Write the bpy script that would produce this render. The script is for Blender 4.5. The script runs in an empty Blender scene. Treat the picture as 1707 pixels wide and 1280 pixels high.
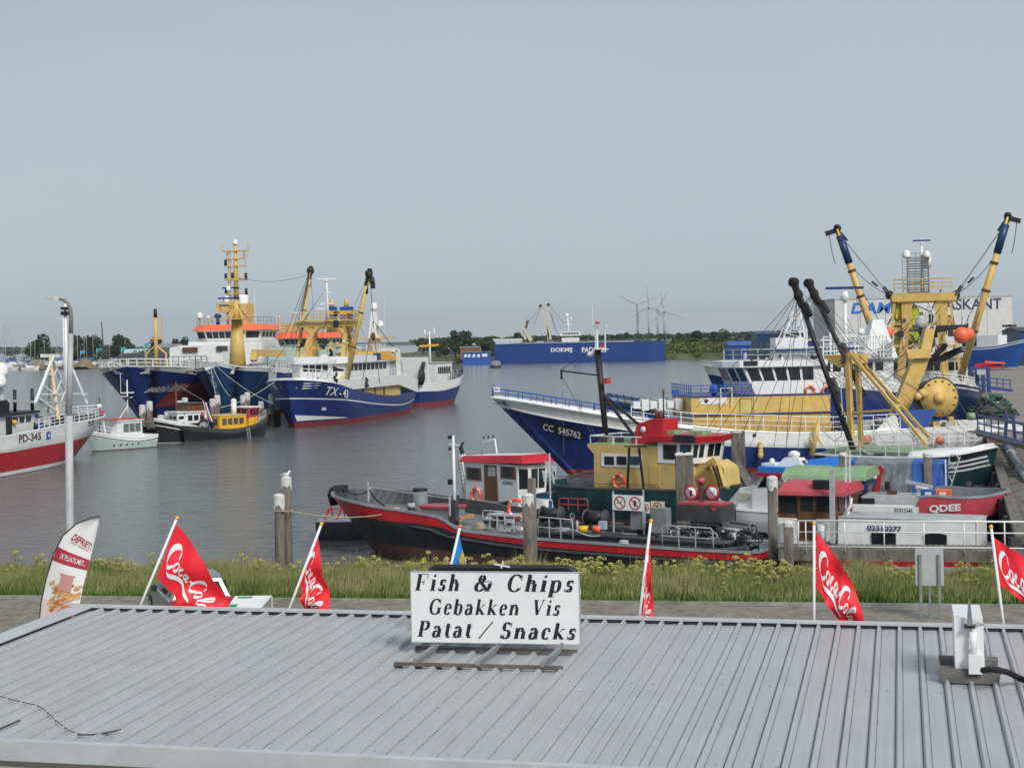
import bpy, math, random
from mathutils import Vector, Matrix
R = random.Random(7)
sc = bpy.context.scene
col = sc.collection
# ---------------- camera, world, sun, exposure
CH, F, TH = 10.0, 2650.0, 0.02          # eye height above the water, focal length in photo pixels, roll
cam = bpy.data.objects.new("camera", bpy.data.cameras.new("camera"))
col.objects.link(cam)
sc.camera = cam
cam.data.sensor_width = 36.0
cam.data.lens = F / 1707 * 36
cam.data.shift_x = 0
cam.data.shift_y = -(640 - 566) / 1707
cam.data.clip_start = 0.3
cam.data.clip_end = 20000
cam.matrix_world = Matrix.Translation((0, 0, CH)) @ Matrix.Rotation(math.radians(90), 4, 'X') @ Matrix.Rotation(-TH, 4, 'Z')
sc.view_settings.view_transform = 'Standard'
sc.view_settings.look = 'None'
sc.view_settings.exposure = 0.5
sc.view_settings.gamma = 1
SUN_EL, SUN_AZ = math.radians(40), math.radians(152)   # azimuth from +Y clockwise
w = bpy.data.worlds.new("World")
sc.world = w
w.use_nodes = True
nt = w.node_tree
bg = nt.nodes['Background']
sky = nt.nodes.new('ShaderNodeTexSky')
sky.sky_type = 'NISHITA'
sky.sun_disc = False
sky.sun_elevation = SUN_EL
sky.sun_rotation = SUN_AZ
sky.dust_density = 3
mx = nt.nodes.new('ShaderNodeMix')
mx.data_type = 'RGBA'
mx.inputs[0].default_value = 0.93
nt.links.new(sky.outputs[0], mx.inputs[6])
# thin even cloud layer: pale grey with very soft large patches
tcw = nt.nodes.new('ShaderNodeTexCoord')
mpw = nt.nodes.new('ShaderNodeMapping')
mpw.inputs['Scale'].default_value = (1, 1, 4)
nzw = nt.nodes.new('ShaderNodeTexNoise')
nzw.inputs['Scale'].default_value = 2.2
nzw.inputs['Detail'].default_value = 3
crw = nt.nodes.new('ShaderNodeValToRGB')
crw.color_ramp.elements[0].position = 0.3
crw.color_ramp.elements[0].color = (0.378, 0.440, 0.492, 1)
crw.color_ramp.elements[1].position = 0.7
crw.color_ramp.elements[1].color = (0.408, 0.466, 0.512, 1)
scw = nt.nodes.new('ShaderNodeVectorMath')
scw.operation = 'SCALE'
scw.inputs['Scale'].default_value = 10
nt.links.new(tcw.outputs['Generated'], mpw.inputs[0])
nt.links.new(mpw.outputs[0], nzw.inputs['Vector'])
nt.links.new(nzw.outputs[0], crw.inputs[0])
nt.links.new(crw.outputs[0], scw.inputs[0])
sxw = nt.nodes.new('ShaderNodeSeparateXYZ')      # the cloud veil is paler towards the horizon
nt.links.new(tcw.outputs['Generated'], sxw.inputs[0])
mrw = nt.nodes.new('ShaderNodeMapRange')
for i_, v_ in enumerate((0.0, 0.3, 11.3, 9.0)): mrw.inputs[i_+1].default_value = v_
nt.links.new(sxw.outputs[2], mrw.inputs[0]); nt.links.new(mrw.outputs[0], scw.inputs['Scale'])
nt.links.new(scw.outputs[0], mx.inputs[7])
nt.links.new(mx.outputs[2], bg.inputs[0])
bg.inputs[1].default_value = 0.085
sun = bpy.data.objects.new("sun", bpy.data.lights.new("sun", 'SUN'))
col.objects.link(sun)
sun.data.energy = 2.0
sun.data.angle = math.radians(20)
sun.data.color = (1, 0.96, 0.9)
sd = Vector((math.sin(SUN_AZ) * math.cos(SUN_EL), math.cos(SUN_AZ) * math.cos(SUN_EL), math.sin(SUN_EL)))
sun.rotation_euler = (-sd).to_track_quat('-Z', 'Y').to_euler()

# ---------------- helpers
CT, ST = math.cos(TH), math.sin(TH)
def ray(px, py):
    u = px - 853.5; v = py - 566
    return Vector(((u * CT - v * ST) / F, 1, -(v * CT + u * ST) / F))
def W(px, py, Y):                       # a point at distance Y seen at a photo position
    return Vector((0, 0, CH)) + ray(px, py) * Y
def G(px, py, z=0.0):
    d = ray(px, py)
    return Vector((0, 0, CH)) + d * ((z - CH) / d.z)

MATS = {}
def mat(name, c, rough=0.5, wear=0.12, metal=0, rust=0.0, scale=1.0, bump=0.0, streak=False, trans=0, spec=0.5):
    if name in MATS: return MATS[name]
    m = bpy.data.materials.new(name)
    m.use_nodes = True
    t = m.node_tree; N = t.nodes; L = t.links
    b = N['Principled BSDF']
    b.inputs['Roughness'].default_value = rough
    b.inputs['Metallic'].default_value = metal
    b.inputs['Specular IOR Level'].default_value = spec
    tc = N.new('ShaderNodeTexCoord'); mp = N.new('ShaderNodeMapping')
    L.new(tc.outputs['Object'], mp.inputs[0])
    mp.inputs['Scale'].default_value = (scale, scale, scale * (0.18 if streak else 1))
    nz = N.new('ShaderNodeTexNoise'); nz.inputs['Scale'].default_value = 1.7; nz.inputs['Detail'].default_value = 7
    nz.inputs['Roughness'].default_value = 0.65
    L.new(mp.outputs[0], nz.inputs['Vector'])
    cr = N.new('ShaderNodeValToRGB')
    k0, k1 = 1 - wear * 1.6, 1 + wear * 0.5
    cr.color_ramp.elements[0].position = 0.32; cr.color_ramp.elements[1].position = 0.68
    cr.color_ramp.elements[0].color = tuple(min(1, x * k0) for x in c[:3]) + (1,)
    cr.color_ramp.elements[1].color = tuple(min(1, x * k1) for x in c[:3]) + (1,)
    L.new(nz.outputs[0], cr.inputs[0])
    out = cr.outputs[0]
    if rust > 0:
        mp2 = N.new('ShaderNodeMapping'); L.new(tc.outputs['Object'], mp2.inputs[0])
        mp2.inputs['Scale'].default_value = (1.6, 1.6, 0.35)
        n2 = N.new('ShaderNodeTexNoise'); n2.inputs['Scale'].default_value = 2.1; n2.inputs['Detail'].default_value = 9
        n2.inputs['Roughness'].default_value = 0.75
        L.new(mp2.outputs[0], n2.inputs['Vector'])
        c2 = N.new('ShaderNodeValToRGB')
        c2.color_ramp.elements[0].position = 0.62 - rust * 0.25; c2.color_ramp.elements[0].color = (0, 0, 0, 1)
        c2.color_ramp.elements[1].position = 0.80 - rust * 0.25; c2.color_ramp.elements[1].color = (.75, .75, .75, 1)
        L.new(n2.outputs[0], c2.inputs[0])
        mm = N.new('ShaderNodeMix'); mm.data_type = 'RGBA'
        L.new(c2.outputs[0], mm.inputs[0]); L.new(out, mm.inputs[6])
        mm.inputs[7].default_value = (0.16, 0.07, 0.035, 1)
        out = mm.outputs[2]
    L.new(out, b.inputs['Base Color'])
    if bump > 0:
        bp = N.new('ShaderNodeBump'); bp.inputs['Strength'].default_value = bump
        n3 = N.new('ShaderNodeTexNoise'); n3.inputs['Scale'].default_value = 14 * scale; n3.inputs['Detail'].default_value = 4
        L.new(tc.outputs['Object'], n3.inputs['Vector'])
        L.new(n3.outputs[0], bp.inputs['Height']); L.new(bp.outputs[0], b.inputs['Normal'])
    MATS[name] = m
    return m
white = mat('white_paint', (.78, .79, .78), .45, .10, rust=.16)
cleanwhite = mat('clean_white', (.8, .81, .81), .4, .05)
ochre = mat('ochre_paint', (.70, .47, .14), .5, .12, rust=.14)
ochre2 = mat('ochre_pale', (.66, .48, .18), .5, .12, rust=.08)
navy = mat('navy_paint', (.012, .038, .20), .38, .28, streak=True, rust=.08)
navyd = mat('deep_blue_paint', (.008, .05, .15), .4, .3, streak=True, rust=.08)
royal = mat('royal_blue_paint', (.008, .055, .25), .4, .15, streak=True)
blue = mat('blue_paint', (.02, .10, .42), .45, .15)
brblue = mat('bright_blue_tarp', (.02, .22, .75), .5, .08)
tarp = mat('blue_tarp', (.03, .12, .42), .6, .25, scale=1.5)
red = mat('red_paint', (.52, .015, .025), .42, .2, rust=.10)
redrust = mat('boot_red_paint', (.27, .045, .045), .6, .25, streak=True, rust=.12)
pinkred = mat('faded_red_paint', (.52, .07, .09), .5, .15, rust=.05)
bootbrown = mat('boot_brown', (.13, .058, .05), .7, .25, streak=True)
orange = mat('orange_paint', (.9, .16, .07), .45, .08)
black = mat('black_paint', (.018, .019, .022), .5, .35, rust=.05)
dgrey = mat('dark_grey_paint', (.06, .065, .07), .6, .3, rust=.05)
grey = mat('grey_paint', (.23, .25, .27), .6, .2, rust=.08)
lgrey = mat('light_grey_paint', (.45, .47, .48), .5, .15, rust=.06)
deckm = mat('grey_deck', (.19, .2, .2), .8, .3, rust=.18)
greend = mat('green_deck_paint', (.26, .40, .22), .6, .15)
palegreen = mat('pale_green_paint', (.45, .58, .54), .45, .08)
teal = mat('dark_teal_paint', (.014, .06, .075), .5, .35, streak=True, rust=.1)
wood = mat('weathered_wood', (.20, .18, .155), .9, .45, scale=2, streak=True, bump=.4)
brown = mat('varnished_wood', (.16, .065, .03), .4, .25, streak=True)
birdlime = mat('bird_lime', (.68, .68, .66), .8, .2, scale=4)
glass = mat('window_glass', (.02, .028, .034), .08, .3)
glassb = mat('blue_window_glass', (.04, .10, .14), .1, .3)
steel = mat('galvanised_steel', (.30, .32, .33), .5, .15, metal=.3)
ropem = mat('rope', (.42, .36, .25), .9, .2)
ropew = mat('pale_rope', (.48, .50, .50), .9, .2)
wire = mat('wire_rope', (.06, .06, .065), .6, .2)
yellow = mat('yellow_paint', (.85, .45, .03), .45, .08)
lime = mat('lime_oilskins', (.6, .68, .05), .6, .3, scale=3)
rubber = mat('black_rubber', (.012, .012, .013), .8, .3)
lamp = mat('lens', (.6, .6, .6), .2, .1)

class M:
    def __init__(s): s.v = []; s.f = []; s.mi = []; s.ms = []; s.k = 0; s.smooth = []; s.st = []
    def mt(s, m):
        if m not in s.ms: s.ms.append(m)
        s.k = s.ms.index(m); return s
    def add(s, vs, fs, sm=False):
        o = len(s.v); s.v += [tuple(p) for p in vs]; s.st.append((o, len(s.f)))
        for q in fs: s.f.append(tuple(o + i for i in q)); s.mi.append(s.k); s.smooth.append(sm)
        return s
    def box(s, a, b):
        x0, x1 = sorted((a[0], b[0])); y0, y1 = sorted((a[1], b[1])); z0, z1 = sorted((a[2], b[2]))
        return s.add([(x0,y0,z0),(x1,y0,z0),(x1,y1,z0),(x0,y1,z0),(x0,y0,z1),(x1,y0,z1),(x1,y1,z1),(x0,y1,z1)],
              [(0,3,2,1),(4,5,6,7),(0,1,5,4),(1,2,6,5),(2,3,7,6),(3,0,4,7)])
    def cbox(s, c, d): return s.box([c[i]-d[i]/2 for i in range(3)], [c[i]+d[i]/2 for i in range(3)])
    def bar(s, a, b, wd, ht=None, up=(0,0,1)):    # rectangular beam from a to b
        a = Vector(a); b = Vector(b); d = (b-a)
        if d.length < 1e-6: return s
        d.normalize(); u = Vector(up)
        if abs(d.dot(u)) > .98: u = Vector((1,0,0)) if abs(d.x) < .9 else Vector((0,1,0))
        r = d.cross(u).normalized() * wd/2; t = r.cross(d).normalized() * (ht or wd)/2
        vs = [p+q for p in (a,b) for q in (-r-t, r-t, r+t, -r+t)]
        return s.add(vs, [(0,1,2,3),(7,6,5,4),(0,4,5,1),(1,5,6,2),(2,6,7,3),(3,7,4,0)])
    def tube(s, pts, r, n=6, r1=None, cap=True):
        pts = [Vector(p) for p in pts]; o = []; N = len(pts); prev = None
        for i, p in enumerate(pts):
            d = (pts[min(i+1,N-1)] - pts[max(i-1,0)])
            if d.length < 1e-9: d = Vector((0,0,1))
            d.normalize()
            if prev is None:
                u = Vector((0,0,1)) if abs(d.z) < .9 else Vector((1,0,0))
                a = d.cross(u).normalized()
            else:
                a = (prev - d * prev.dot(d))
                a = a.normalized() if a.length > 1e-6 else d.orthogonal().normalized()
            prev = a; b = d.cross(a)
            rr = r if r1 is None else r + (r1-r)*i/max(1,N-1)
            for k in range(n):
                t = 2*math.pi*k/n; o.append(p + a*math.cos(t)*rr + b*math.sin(t)*rr)
        fs = []
        for i in range(N-1):
            for k in range(n):
                fs.append((i*n+k, i*n+(k+1)%n, (i+1)*n+(k+1)%n, (i+1)*n+k))
        if cap: fs += [tuple(range(n))[::-1], tuple(range((N-1)*n, N*n))]
        return s.add(o, fs, n > 5)
    def cyl(s, a, b, r, r1=None, n=12): return s.tube([a, b], r, n, r if r1 is None else r1)
    def sag(s, a, b, dip, r, n=4, k=8):
        a = Vector(a); b = Vector(b)
        return s.tube([a.lerp(b, i/k) - Vector((0,0,dip*4*(i/k)*(1-i/k))) for i in range(k+1)], r, n)
    def ball(s, c, r, sx=1, sy=1, sz=1, n=10, m=7):
        vs = []; fs = []
        for i in range(m+1):
            th = math.pi*i/m
            for k in range(n):
                ph = 2*math.pi*k/n
                vs.append((c[0]+r*sx*math.sin(th)*math.cos(ph), c[1]+r*sy*math.sin(th)*math.sin(ph), c[2]+r*sz*math.cos(th)))
        for i in range(m):
            for k in range(n): fs.append((i*n+k, (i+1)*n+k, (i+1)*n+(k+1)%n, i*n+(k+1)%n))
        return s.add(vs, fs, True)
    def prism(s, poly, ax, a, b):       # poly in the two other axes, extruded along axis ax from a to b
        n = len(poly)
        def P(p, q):
            c = list(p); c.insert(ax, q); return tuple(c)
        vs = [P(p, a) for p in poly] + [P(p, b) for p in poly]
        return s.add(vs, [tuple(range(n))[::-1], tuple(range(n, 2*n))] + [(i, (i+1)%n, n+(i+1)%n, n+i) for i in range(n)])
    def loft(s, rings, closed=True, cap=True, sm=False):
        n = len(rings[0]); vs = [p for r in rings for p in r]; fs = []
        for i in range(len(rings)-1):
            for k in range(n if closed else n-1):
                fs.append((i*n+k, i*n+(k+1)%n, (i+1)*n+(k+1)%n, (i+1)*n+k))
        if cap and closed: fs += [tuple(range(n))[::-1], tuple(range((len(rings)-1)*n, len(rings)*n))]
        return s.add(vs, fs, sm)
    def torus(s, c, r, t, ax=1, n=20):
        pts = []
        for i in range(n+1):
            a = 2*math.pi*i/n; p = [r*math.cos(a), r*math.sin(a)]; p.insert(ax, 0)
            pts.append((c[0]+p[0], c[1]+p[1], c[2]+p[2]))
        return s.tube(pts, t, 8, cap=False)
    def rail(s, pts, h=1.0, bars=3, step=1.2, r=.025, closed=False):
        pts = [Vector(p) for p in pts]
        if closed: pts.append(pts[0])
        for a, b in zip(pts, pts[1:]):
            n = max(1, round((b-a).length/step))
            for i in range(n+1):
                q = a.lerp(b, i/n); s.bar(q, q+Vector((0,0,h)), r*1.8)
            for k in range(bars):
                z = Vector((0,0,h*(k+1)/bars)); s.bar(a+z, b+z, r*(2 if k == bars-1 else 1.4))
        return s
    def split(s, name, parent):          # every shape added becomes a part of its own
        e = s.st+[(len(s.v), len(s.f))]
        for (v0, f0), (v1, f1) in zip(e, e[1:]):
            q = M().mt(s.ms[s.mi[f0]]); q.v = s.v[v0:v1]; q.f = [tuple(i-v0 for i in f) for f in s.f[f0:f1]]; q.mi = [0]*(f1-f0); q.smooth = s.smooth[f0:f1]; q.build(name, None, parent)
    def build(s, name, m=None, parent=None, fix=True):
        me = bpy.data.meshes.new(name)
        me.from_pydata(s.v, [], s.f)
        ms = s.ms if s.ms else [m or grey]
        for q in ms: me.materials.append(q)
        me.polygons.foreach_set('material_index', s.mi)
        me.polygons.foreach_set('use_smooth', s.smooth)
        if fix:
            import bmesh
            bm = bmesh.new(); bm.from_mesh(me); bmesh.ops.recalc_face_normals(bm, faces=bm.faces); bm.to_mesh(me); bm.free()
        me.update()
        o = bpy.data.objects.new(name, me); col.objects.link(o)
        if parent: o.parent = parent
        return o
def one(name, m, parent, fn, *a, **k):
    b = M().mt(m); getattr(b, fn)(*a, **k); return b.build(name, m, parent)
def tag(o, label=None, cat=None, group=None, kind=None):
    if label: o['label'] = label
    if cat: o['category'] = cat
    if group: o['group'] = group
    if kind: o['kind'] = kind
    return o
def empty(name, loc=(0,0,0), rz=0, label=None, cat=None, group=None):
    o = bpy.data.objects.new(name, None); col.objects.link(o)
    o.empty_display_size = .3; o.location = loc; o.rotation_euler = (0,0,rz)
    return tag(o, label, cat, group)
def copy_tree(o, parent=None):
    c = o.copy(); col.objects.link(c)
    if parent: c.parent = parent
    for ch in list(o.children): copy_tree(ch, c)
    return c
_tc = {}
def text2d(s, size=1.0, bold=0.0, shear=0.0, width=1.0):     # built-in font outline, centred, as 2-D verts + faces
    k = (s, bold, shear)
    if k not in _tc:
        cu = bpy.data.curves.new('lettering', 'FONT'); cu.body = s; cu.size = 1; cu.offset = bold; cu.shear = shear
        cu.resolution_u = 3
        o = bpy.data.objects.new('lettering', cu); col.objects.link(o)
        bpy.context.view_layer.update()
        me = bpy.data.meshes.new_from_object(o.evaluated_get(bpy.context.evaluated_depsgraph_get()))
        V = [(v.co.x, v.co.y) for v in me.vertices]; Fs = [tuple(p.vertices) for p in me.polygons]
        bpy.data.objects.remove(o); bpy.data.curves.remove(cu); bpy.data.meshes.remove(me)
        x0 = min(p[0] for p in V); x1 = max(p[0] for p in V); y0 = min(p[1] for p in V); y1 = max(p[1] for p in V)
        V = [(p[0]-(x0+x1)/2, p[1]-(y0+y1)/2) for p in V]
        _tc[k] = (V, Fs, x1-x0, y1-y0)
    return _tc[k]
def letters(name, s, m, parent, fn, w=None, h=None, bold=0.0, shear=0.0):
    """lettering: fitted to width w and height h, mapped by fn(a, b) -> point"""
    V, Fs, tw, thh = text2d(s, 1, bold, shear)
    kx = (w / tw) if w else (h / thh); ky = (h / thh) if h else kx
    b = M().mt(m); b.add([fn(p[0]*kx, p[1]*ky) for p in V], Fs)
    return b.build(name, m, parent, fix=False)
def interp(pts, x):
    if x <= pts[0][0]: return pts[0][1]
    for (a, va), (b, vb) in zip(pts, pts[1:]):
        if x <= b:
            t = (x-a)/(b-a); return va + (vb-va)*t
    return pts[-1][1]
def spline(pts, x):      # smooth interpolation
    n = len(pts)
    if x <= pts[0][0]: return pts[0][1]
    if x >= pts[-1][0]: return pts[-1][1]
    for i in range(n-1):
        a, b = pts[i], pts[i+1]
        if x <= b[0]:
            p = pts[max(i-1,0)]; q = pts[min(i+2,n-1)]; t = (x-a[0])/(b[0]-a[0]); h = b[0]-a[0]
            m0 = (b[1]-p[1])/(b[0]-p[0])*h; m1 = (q[1]-a[1])/(q[0]-a[0])*h
            return (2*t**3-3*t*t+1)*a[1]+(t**3-2*t*t+t)*m0+(-2*t**3+3*t*t)*b[1]+(t**3-t*t)*m1

class Ship:
    """local frame: +x bow, +y port, z up; origin amidships on the waterline"""
    def __init__(s, name, stern, bow, label, cat, group=None):
        a = Vector((stern[0], stern[1], 0)); b = Vector((bow[0], bow[1], 0))
        s.L = (b-a).length; s.c = (a+b)/2; s.az = math.atan2(b.y-a.y, b.x-a.x)
        s.o = empty(name, s.c, s.az, label, cat, group)
        s.inv = (Matrix.Translation(s.c) @ Matrix.Rotation(s.az, 4, 'Z')).inverted()
        s.cam = s.inv @ Vector((0,0,CH))
        s.vis = 1 if s.cam.y > 0 else -1
    def _r(s, px, py): return (s.inv.to_3x3() @ ray(px, py))
    def p(s, px, py, y=None, x=None, z=None):
        d = s._r(px, py)
        if y is not None: t = (y - s.cam.y)/d.y
        elif x is not None: t = (x - s.cam.x)/d.x
        else: t = (z - s.cam.z)/d.z
        return s.cam + d*t
    def hull(s, x0, x1, B, sheer, bands, rake=(0, 0), bul=0.8, flare=.8, tr=.8, fine=(.55, .35), inner=None, deck=None, n=28, p=2.0, capm=None, sa=.3, zk=-1.2, fpow=1.0, parent=None, name='hull', capw=.12):
        """x0 stern / x1 stem at the waterline; rake = extra x of (stern, stem) at sheer height"""
        S = lambda x: spline(sheer, x)
        zt0, zt1 = S(x0+rake[0]), S(x1+rake[1])
        xb = lambda z: x0 + rake[0]*max(-.15, min(1.1, z/zt0))
        xf = lambda z: x1 + rake[1]*(math.copysign(abs(max(-.2, min(1.1, z/zt1)))**1.0, z))
        def half(t, v):
            s0 = fine[1] + (fine[0]-fine[1])*v**fpow
            w = B/2*(flare+(1-flare)*min(1, v*1.3))
            if t > s0:
                q = (t-s0)/(1-s0); w *= max(0, 1-q**p)**(.62+.3*(1-v))
            if t < sa:
                q = (sa-t)/sa; w *= tr+(1-tr)*(1-q*q)
                if tr < .05: w = max(w, 0); 
            return w
        def side(x, z):
            t = (x-xb(z))/(xf(z)-xb(z)); t = max(0, min(1, t)); zs = S(x)
            return half(t, max(0, min(1, (z-zk)/(zs-zk))))
        s.side = side; s.sheer = S
        ts = [i/n for i in range(n)]; ts = [1-(1-t)**1.25 for t in ts]+[.985, 1.0]
        nominal = [x0+rake[0]+(x1+rake[1]-x0-rake[0])*t for t in ts]
        # levels
        lv = []
        for lo, hi, m in bands:
            k = 5
            for i in range(k): lv.append((lo, hi, i/k, m))
        b = M(); rows = []
        def zval(e, x): return S(x)+e[1] if isinstance(e, tuple) else spline(e, x) if isinstance(e, list) else e
        def row(e0, e1, f):
            r = []
            for t, x in zip(ts, nominal):
                z = zval(e0, x)*(1-f)+zval(e1, x)*f; z = min(z, S(x))
                xx = xb(z)+(xf(z)-xb(z))*t
                r.append((xx, half(t, (z-zk)/(S(x)-zk)), z))
            return r
        for lo, hi, f, m in lv: rows.append((row(lo, hi, f), m))
        rows.append((row(bands[-1][0], bands[-1][1], 1), None))
        for sgn in (1, -1):
            for (r0, m), (r1, _) in zip(rows, rows[1:]):
                b.mt(m); k = len(r0)
                vs = [(x, y*sgn, z) for x, y, z in r0]+[(x, y*sgn, z) for x, y, z in r1]
                b.add(vs, [(i, i+1, k+i+1, k+i) for i in range(k-1)], True)
        for (r0, m), (r1, _) in zip(rows, rows[1:]):     # transom
            if r0[0][1]+r1[0][1] > .02:
                b.mt(m); b.add([(r0[0][0], r0[0][1], r0[0][2]), (r0[0][0], -r0[0][1], r0[0][2]), (r1[0][0], -r1[0][1], r1[0][2]), (r1[0][0], r1[0][1], r1[0][2])], [(0,1,2,3)])
        top = rows[-1][0]; inn = []
        for x, y, z in top:
            yi = max(0, y-capw); inn.append((x-(capw if x > 0 else -capw)*(1 if y < B*.3 else 0), yi, z))
        cp = capm or (bands[-1][2]); k = len(top)
        for sgn in (1, -1):
            b.mt(cp)
            vs = [(x, y*sgn*1.0, z+.04) for x, y, z in top]+[(x, y*sgn, z+.04) for x, y, z in inn]+[(x, y*sgn+.03*sgn, z-.06) for x, y, z in top]
            b.add(vs, [(i, i+1, k+i+1, k+i) for i in range(k-1)]+[(2*k+i, 2*k+i+1, i+1, i) for i in range(k-1)])
            b.mt(inner or lgrey)
            BU = (lambda x: bul[1] if x > bul[0] else bul[2]) if isinstance(bul, tuple) else (lambda x: bul)
            low = [(min(x, xf(z-BU(x))-.35), max(0, min(y, side(min(x, xf(z-BU(x))-.35), z-BU(x))-capw)), z-BU(x)) for x, y, z in inn]
            vs = [(x, y*sgn, z+.04) for x, y, z in inn]+[(x, y*sgn, z) for x, y, z in low]
            b.add(vs, [(i, i+1, k+i+1, k+i) for i in range(k-1)])
        b.mt(deck or deckm)
        vs = [(x, y, z) for x, y, z in low]+[(x, -y, z) for x, y, z in low]
        b.add(vs, [(i, i+1, k+i+1, k+i) for i in range(k-1)])
        b.mt(inner or lgrey)
        x, y, z = inn[0]; b.add([(x, y, z+.04), (x, -y, z+.04), (x, -y, z-BU(x)), (x, y, z-BU(x))], [(0,1,2,3)])
        return b.build(name, None, parent or s.o, fix=False)
    def sh(s, pts, y=0):
        out = []
        for q in pts:
            v = s.p(q[0], q[1], y=(q[2] if len(q) > 2 else y)); out.append((v.x, v.z))
        return sorted(out)
    def sidetext(s, name, txt, m, px, py, w, h, bold=0.02, shear=0, off=.03, sgn=None, parent=None, tilt=0):
        """lettering on the visible hull side, centred on a photo position"""
        g = sgn or s.vis
        y = s.side(0, 2)*g
        for _ in range(6):
            q = s.p(px, py, y=y); y = s.side(q.x, q.z)*g
        q = s.p(px, py, y=y); dirx = -1 if g > 0 else 1
        def fn(a, b_):
            x = q.x+dirx*a; z = q.z+b_+tilt*a
            return (x, (s.side(x, z)+off)*g, z)
        return letters(name, txt, m, parent or s.o, fn, w, h, bold, shear)
    def deckhouse(s, name, plan, z0, z1, m, lean=0.0, front=None, parent=None, roofm=None, over=.15, rt=.12, roofname='roof'):
        """walls from a plan polygon; lean widens the top; separate roof slab"""
        cx = sum(p[0] for p in plan)/len(plan); cy = sum(p[1] for p in plan)/len(plan)
        def grow(p, d):
            v = Vector((p[0]-cx, p[1]-cy)); 
            return (p[0]+(d if v.x > 0 else -d), p[1]+(d if v.y > 0 else -d))
        b = M().mt(m)
        tp = [grow(p, lean) for p in plan]
        if front is not None: tp = [(p[0]+(front if p[0] > cx else 0), p[1]) for p in tp]
        n = len(plan)
        b.add([(p[0], p[1], z0) for p in plan]+[(p[0], p[1], z1) for p in tp], [tuple(range(n))[::-1], tuple(range(n, 2*n))]+[(i, (i+1)%n, n+(i+1)%n, n+i) for i in range(n)])
        o = b.build(name, m, parent or s.o)
        if roofm:
            r = M().mt(roofm); rp = [grow(p, over) for p in tp]
            r.add([(p[0], p[1], z1) for p in rp]+[(p[0], p[1], z1+rt) for p in rp], [tuple(range(n))[::-1], tuple(range(n, 2*n))]+[(i, (i+1)%n, n+(i+1)%n, n+i) for i in range(n)])
            r.build(roofname, roofm, o)
        return o, tp
def wins(parent, a0, b0, a1, b1, n, f0, f1, gap=.2, m=None, fm=None, name='window', proud=.025, inset=0.08, skip=()):
    """n windows across the wall with bottom edge a0-b0 and top edge a1-b1 (3-D points); f0..f1 = height fractions"""
    a0, b0, a1, b1 = map(Vector, (a0, b0, a1, b1))
    nn = (b0-a0).cross(a1-a0).normalized()
    out = []
    for i in range(n):
        if i in skip: continue
        u0 = inset+(1-2*inset)*(i+gap/2)/n; u1 = inset+(1-2*inset)*(i+1-gap/2)/n
        P = lambda u, f: a0.lerp(b0, u).lerp(a1.lerp(b1, u), f)
        q = [P(u0, f0), P(u1, f0), P(u1, f1), P(u0, f1)]
        if fm:
            c = sum(q, Vector())/4; g = [c+(p-c)*1.16 for p in q]
            b = M().mt(fm); b.add([p-nn*proud for p in g]+[p+nn*proud for p in g], [(0,1,2,3),(4,5,6,7),(0,1,5,4),(1,2,6,5),(2,3,7,6),(3,0,4,7)]); fo = b.build('window_frame', fm, parent)
            b = M().mt(m or glass); b.add([p-nn*(proud+.012) for p in q]+[p+nn*(proud+.012) for p in q], [(0,1,2,3),(4,5,6,7),(0,1,5,4),(1,2,6,5),(2,3,7,6),(3,0,4,7)]); b.build(name, m or glass, fo); out.append(fo)
        else:
            b = M().mt(m or glass); b.add([p-nn*proud for p in q]+[p+nn*proud for p in q], [(0,1,2,3),(4,5,6,7),(0,1,5,4),(1,2,6,5),(2,3,7,6),(3,0,4,7)]); out.append(b.build(name, m or glass, parent))
    return out
def lifering(S, pos, r=.36, ax=1, parent=None):
    o = one('lifebuoy', orange, parent or S.o, 'torus', pos, r, .085, ax)
    b = M().mt(cleanwhite)
    for k in range(4):
        a = math.pi/4+k*math.pi/2
        p = [r*math.cos(a), r*math.sin(a)]; q = [r*math.cos(a+.2), r*math.sin(a+.2)]
        p.insert(ax, 0); q.insert(ax, 0)
        b.tube([Vector(pos)+Vector(p), Vector(pos)+Vector(q)], .092, 8)
    b.build('lifebuoy_band', cleanwhite, o); return o
def radar(parent, pos, L=2.0, m=None, az=0.0, name='radar_scanner'):
    x, y, z = pos; b = M().mt(cleanwhite)
    b.cyl((x, y, z-.35), (x, y, z-.05), .16, .12); b.box((x-.15, y-.15, z-.1), (x+.15, y+.15, z))
    o = b.build('radar_base', cleanwhite, parent)
    c, s_ = math.cos(az)*L/2, math.sin(az)*L/2
    b = M().mt(m or cleanwhite); b.bar((x-c, y-s_, z+.1), (x+c, y+s_, z+.1), .18, .16); b.build(name, m or cleanwhite, o)
def dome(parent, pos, r=.4):
    x, y, z = pos; b = M().mt(cleanwhite); b.cyl((x, y, z-.5*r), (x, y, z+.6*r), r*.9, r, 14); b.ball((x, y, z+.6*r), r, n=14); b.build('radar_dome', cleanwhite, parent)
def antenna(parent, pos, h, r=.025):
    one('antenna', cleanwhite, parent, 'cyl', pos, (pos[0], pos[1], pos[2]+h), r, r*.5, 5)
# ================= SETTING
def struct(b, name, m=None, fix=True): return tag(b.build(name, m, None, fix), kind='structure')
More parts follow.
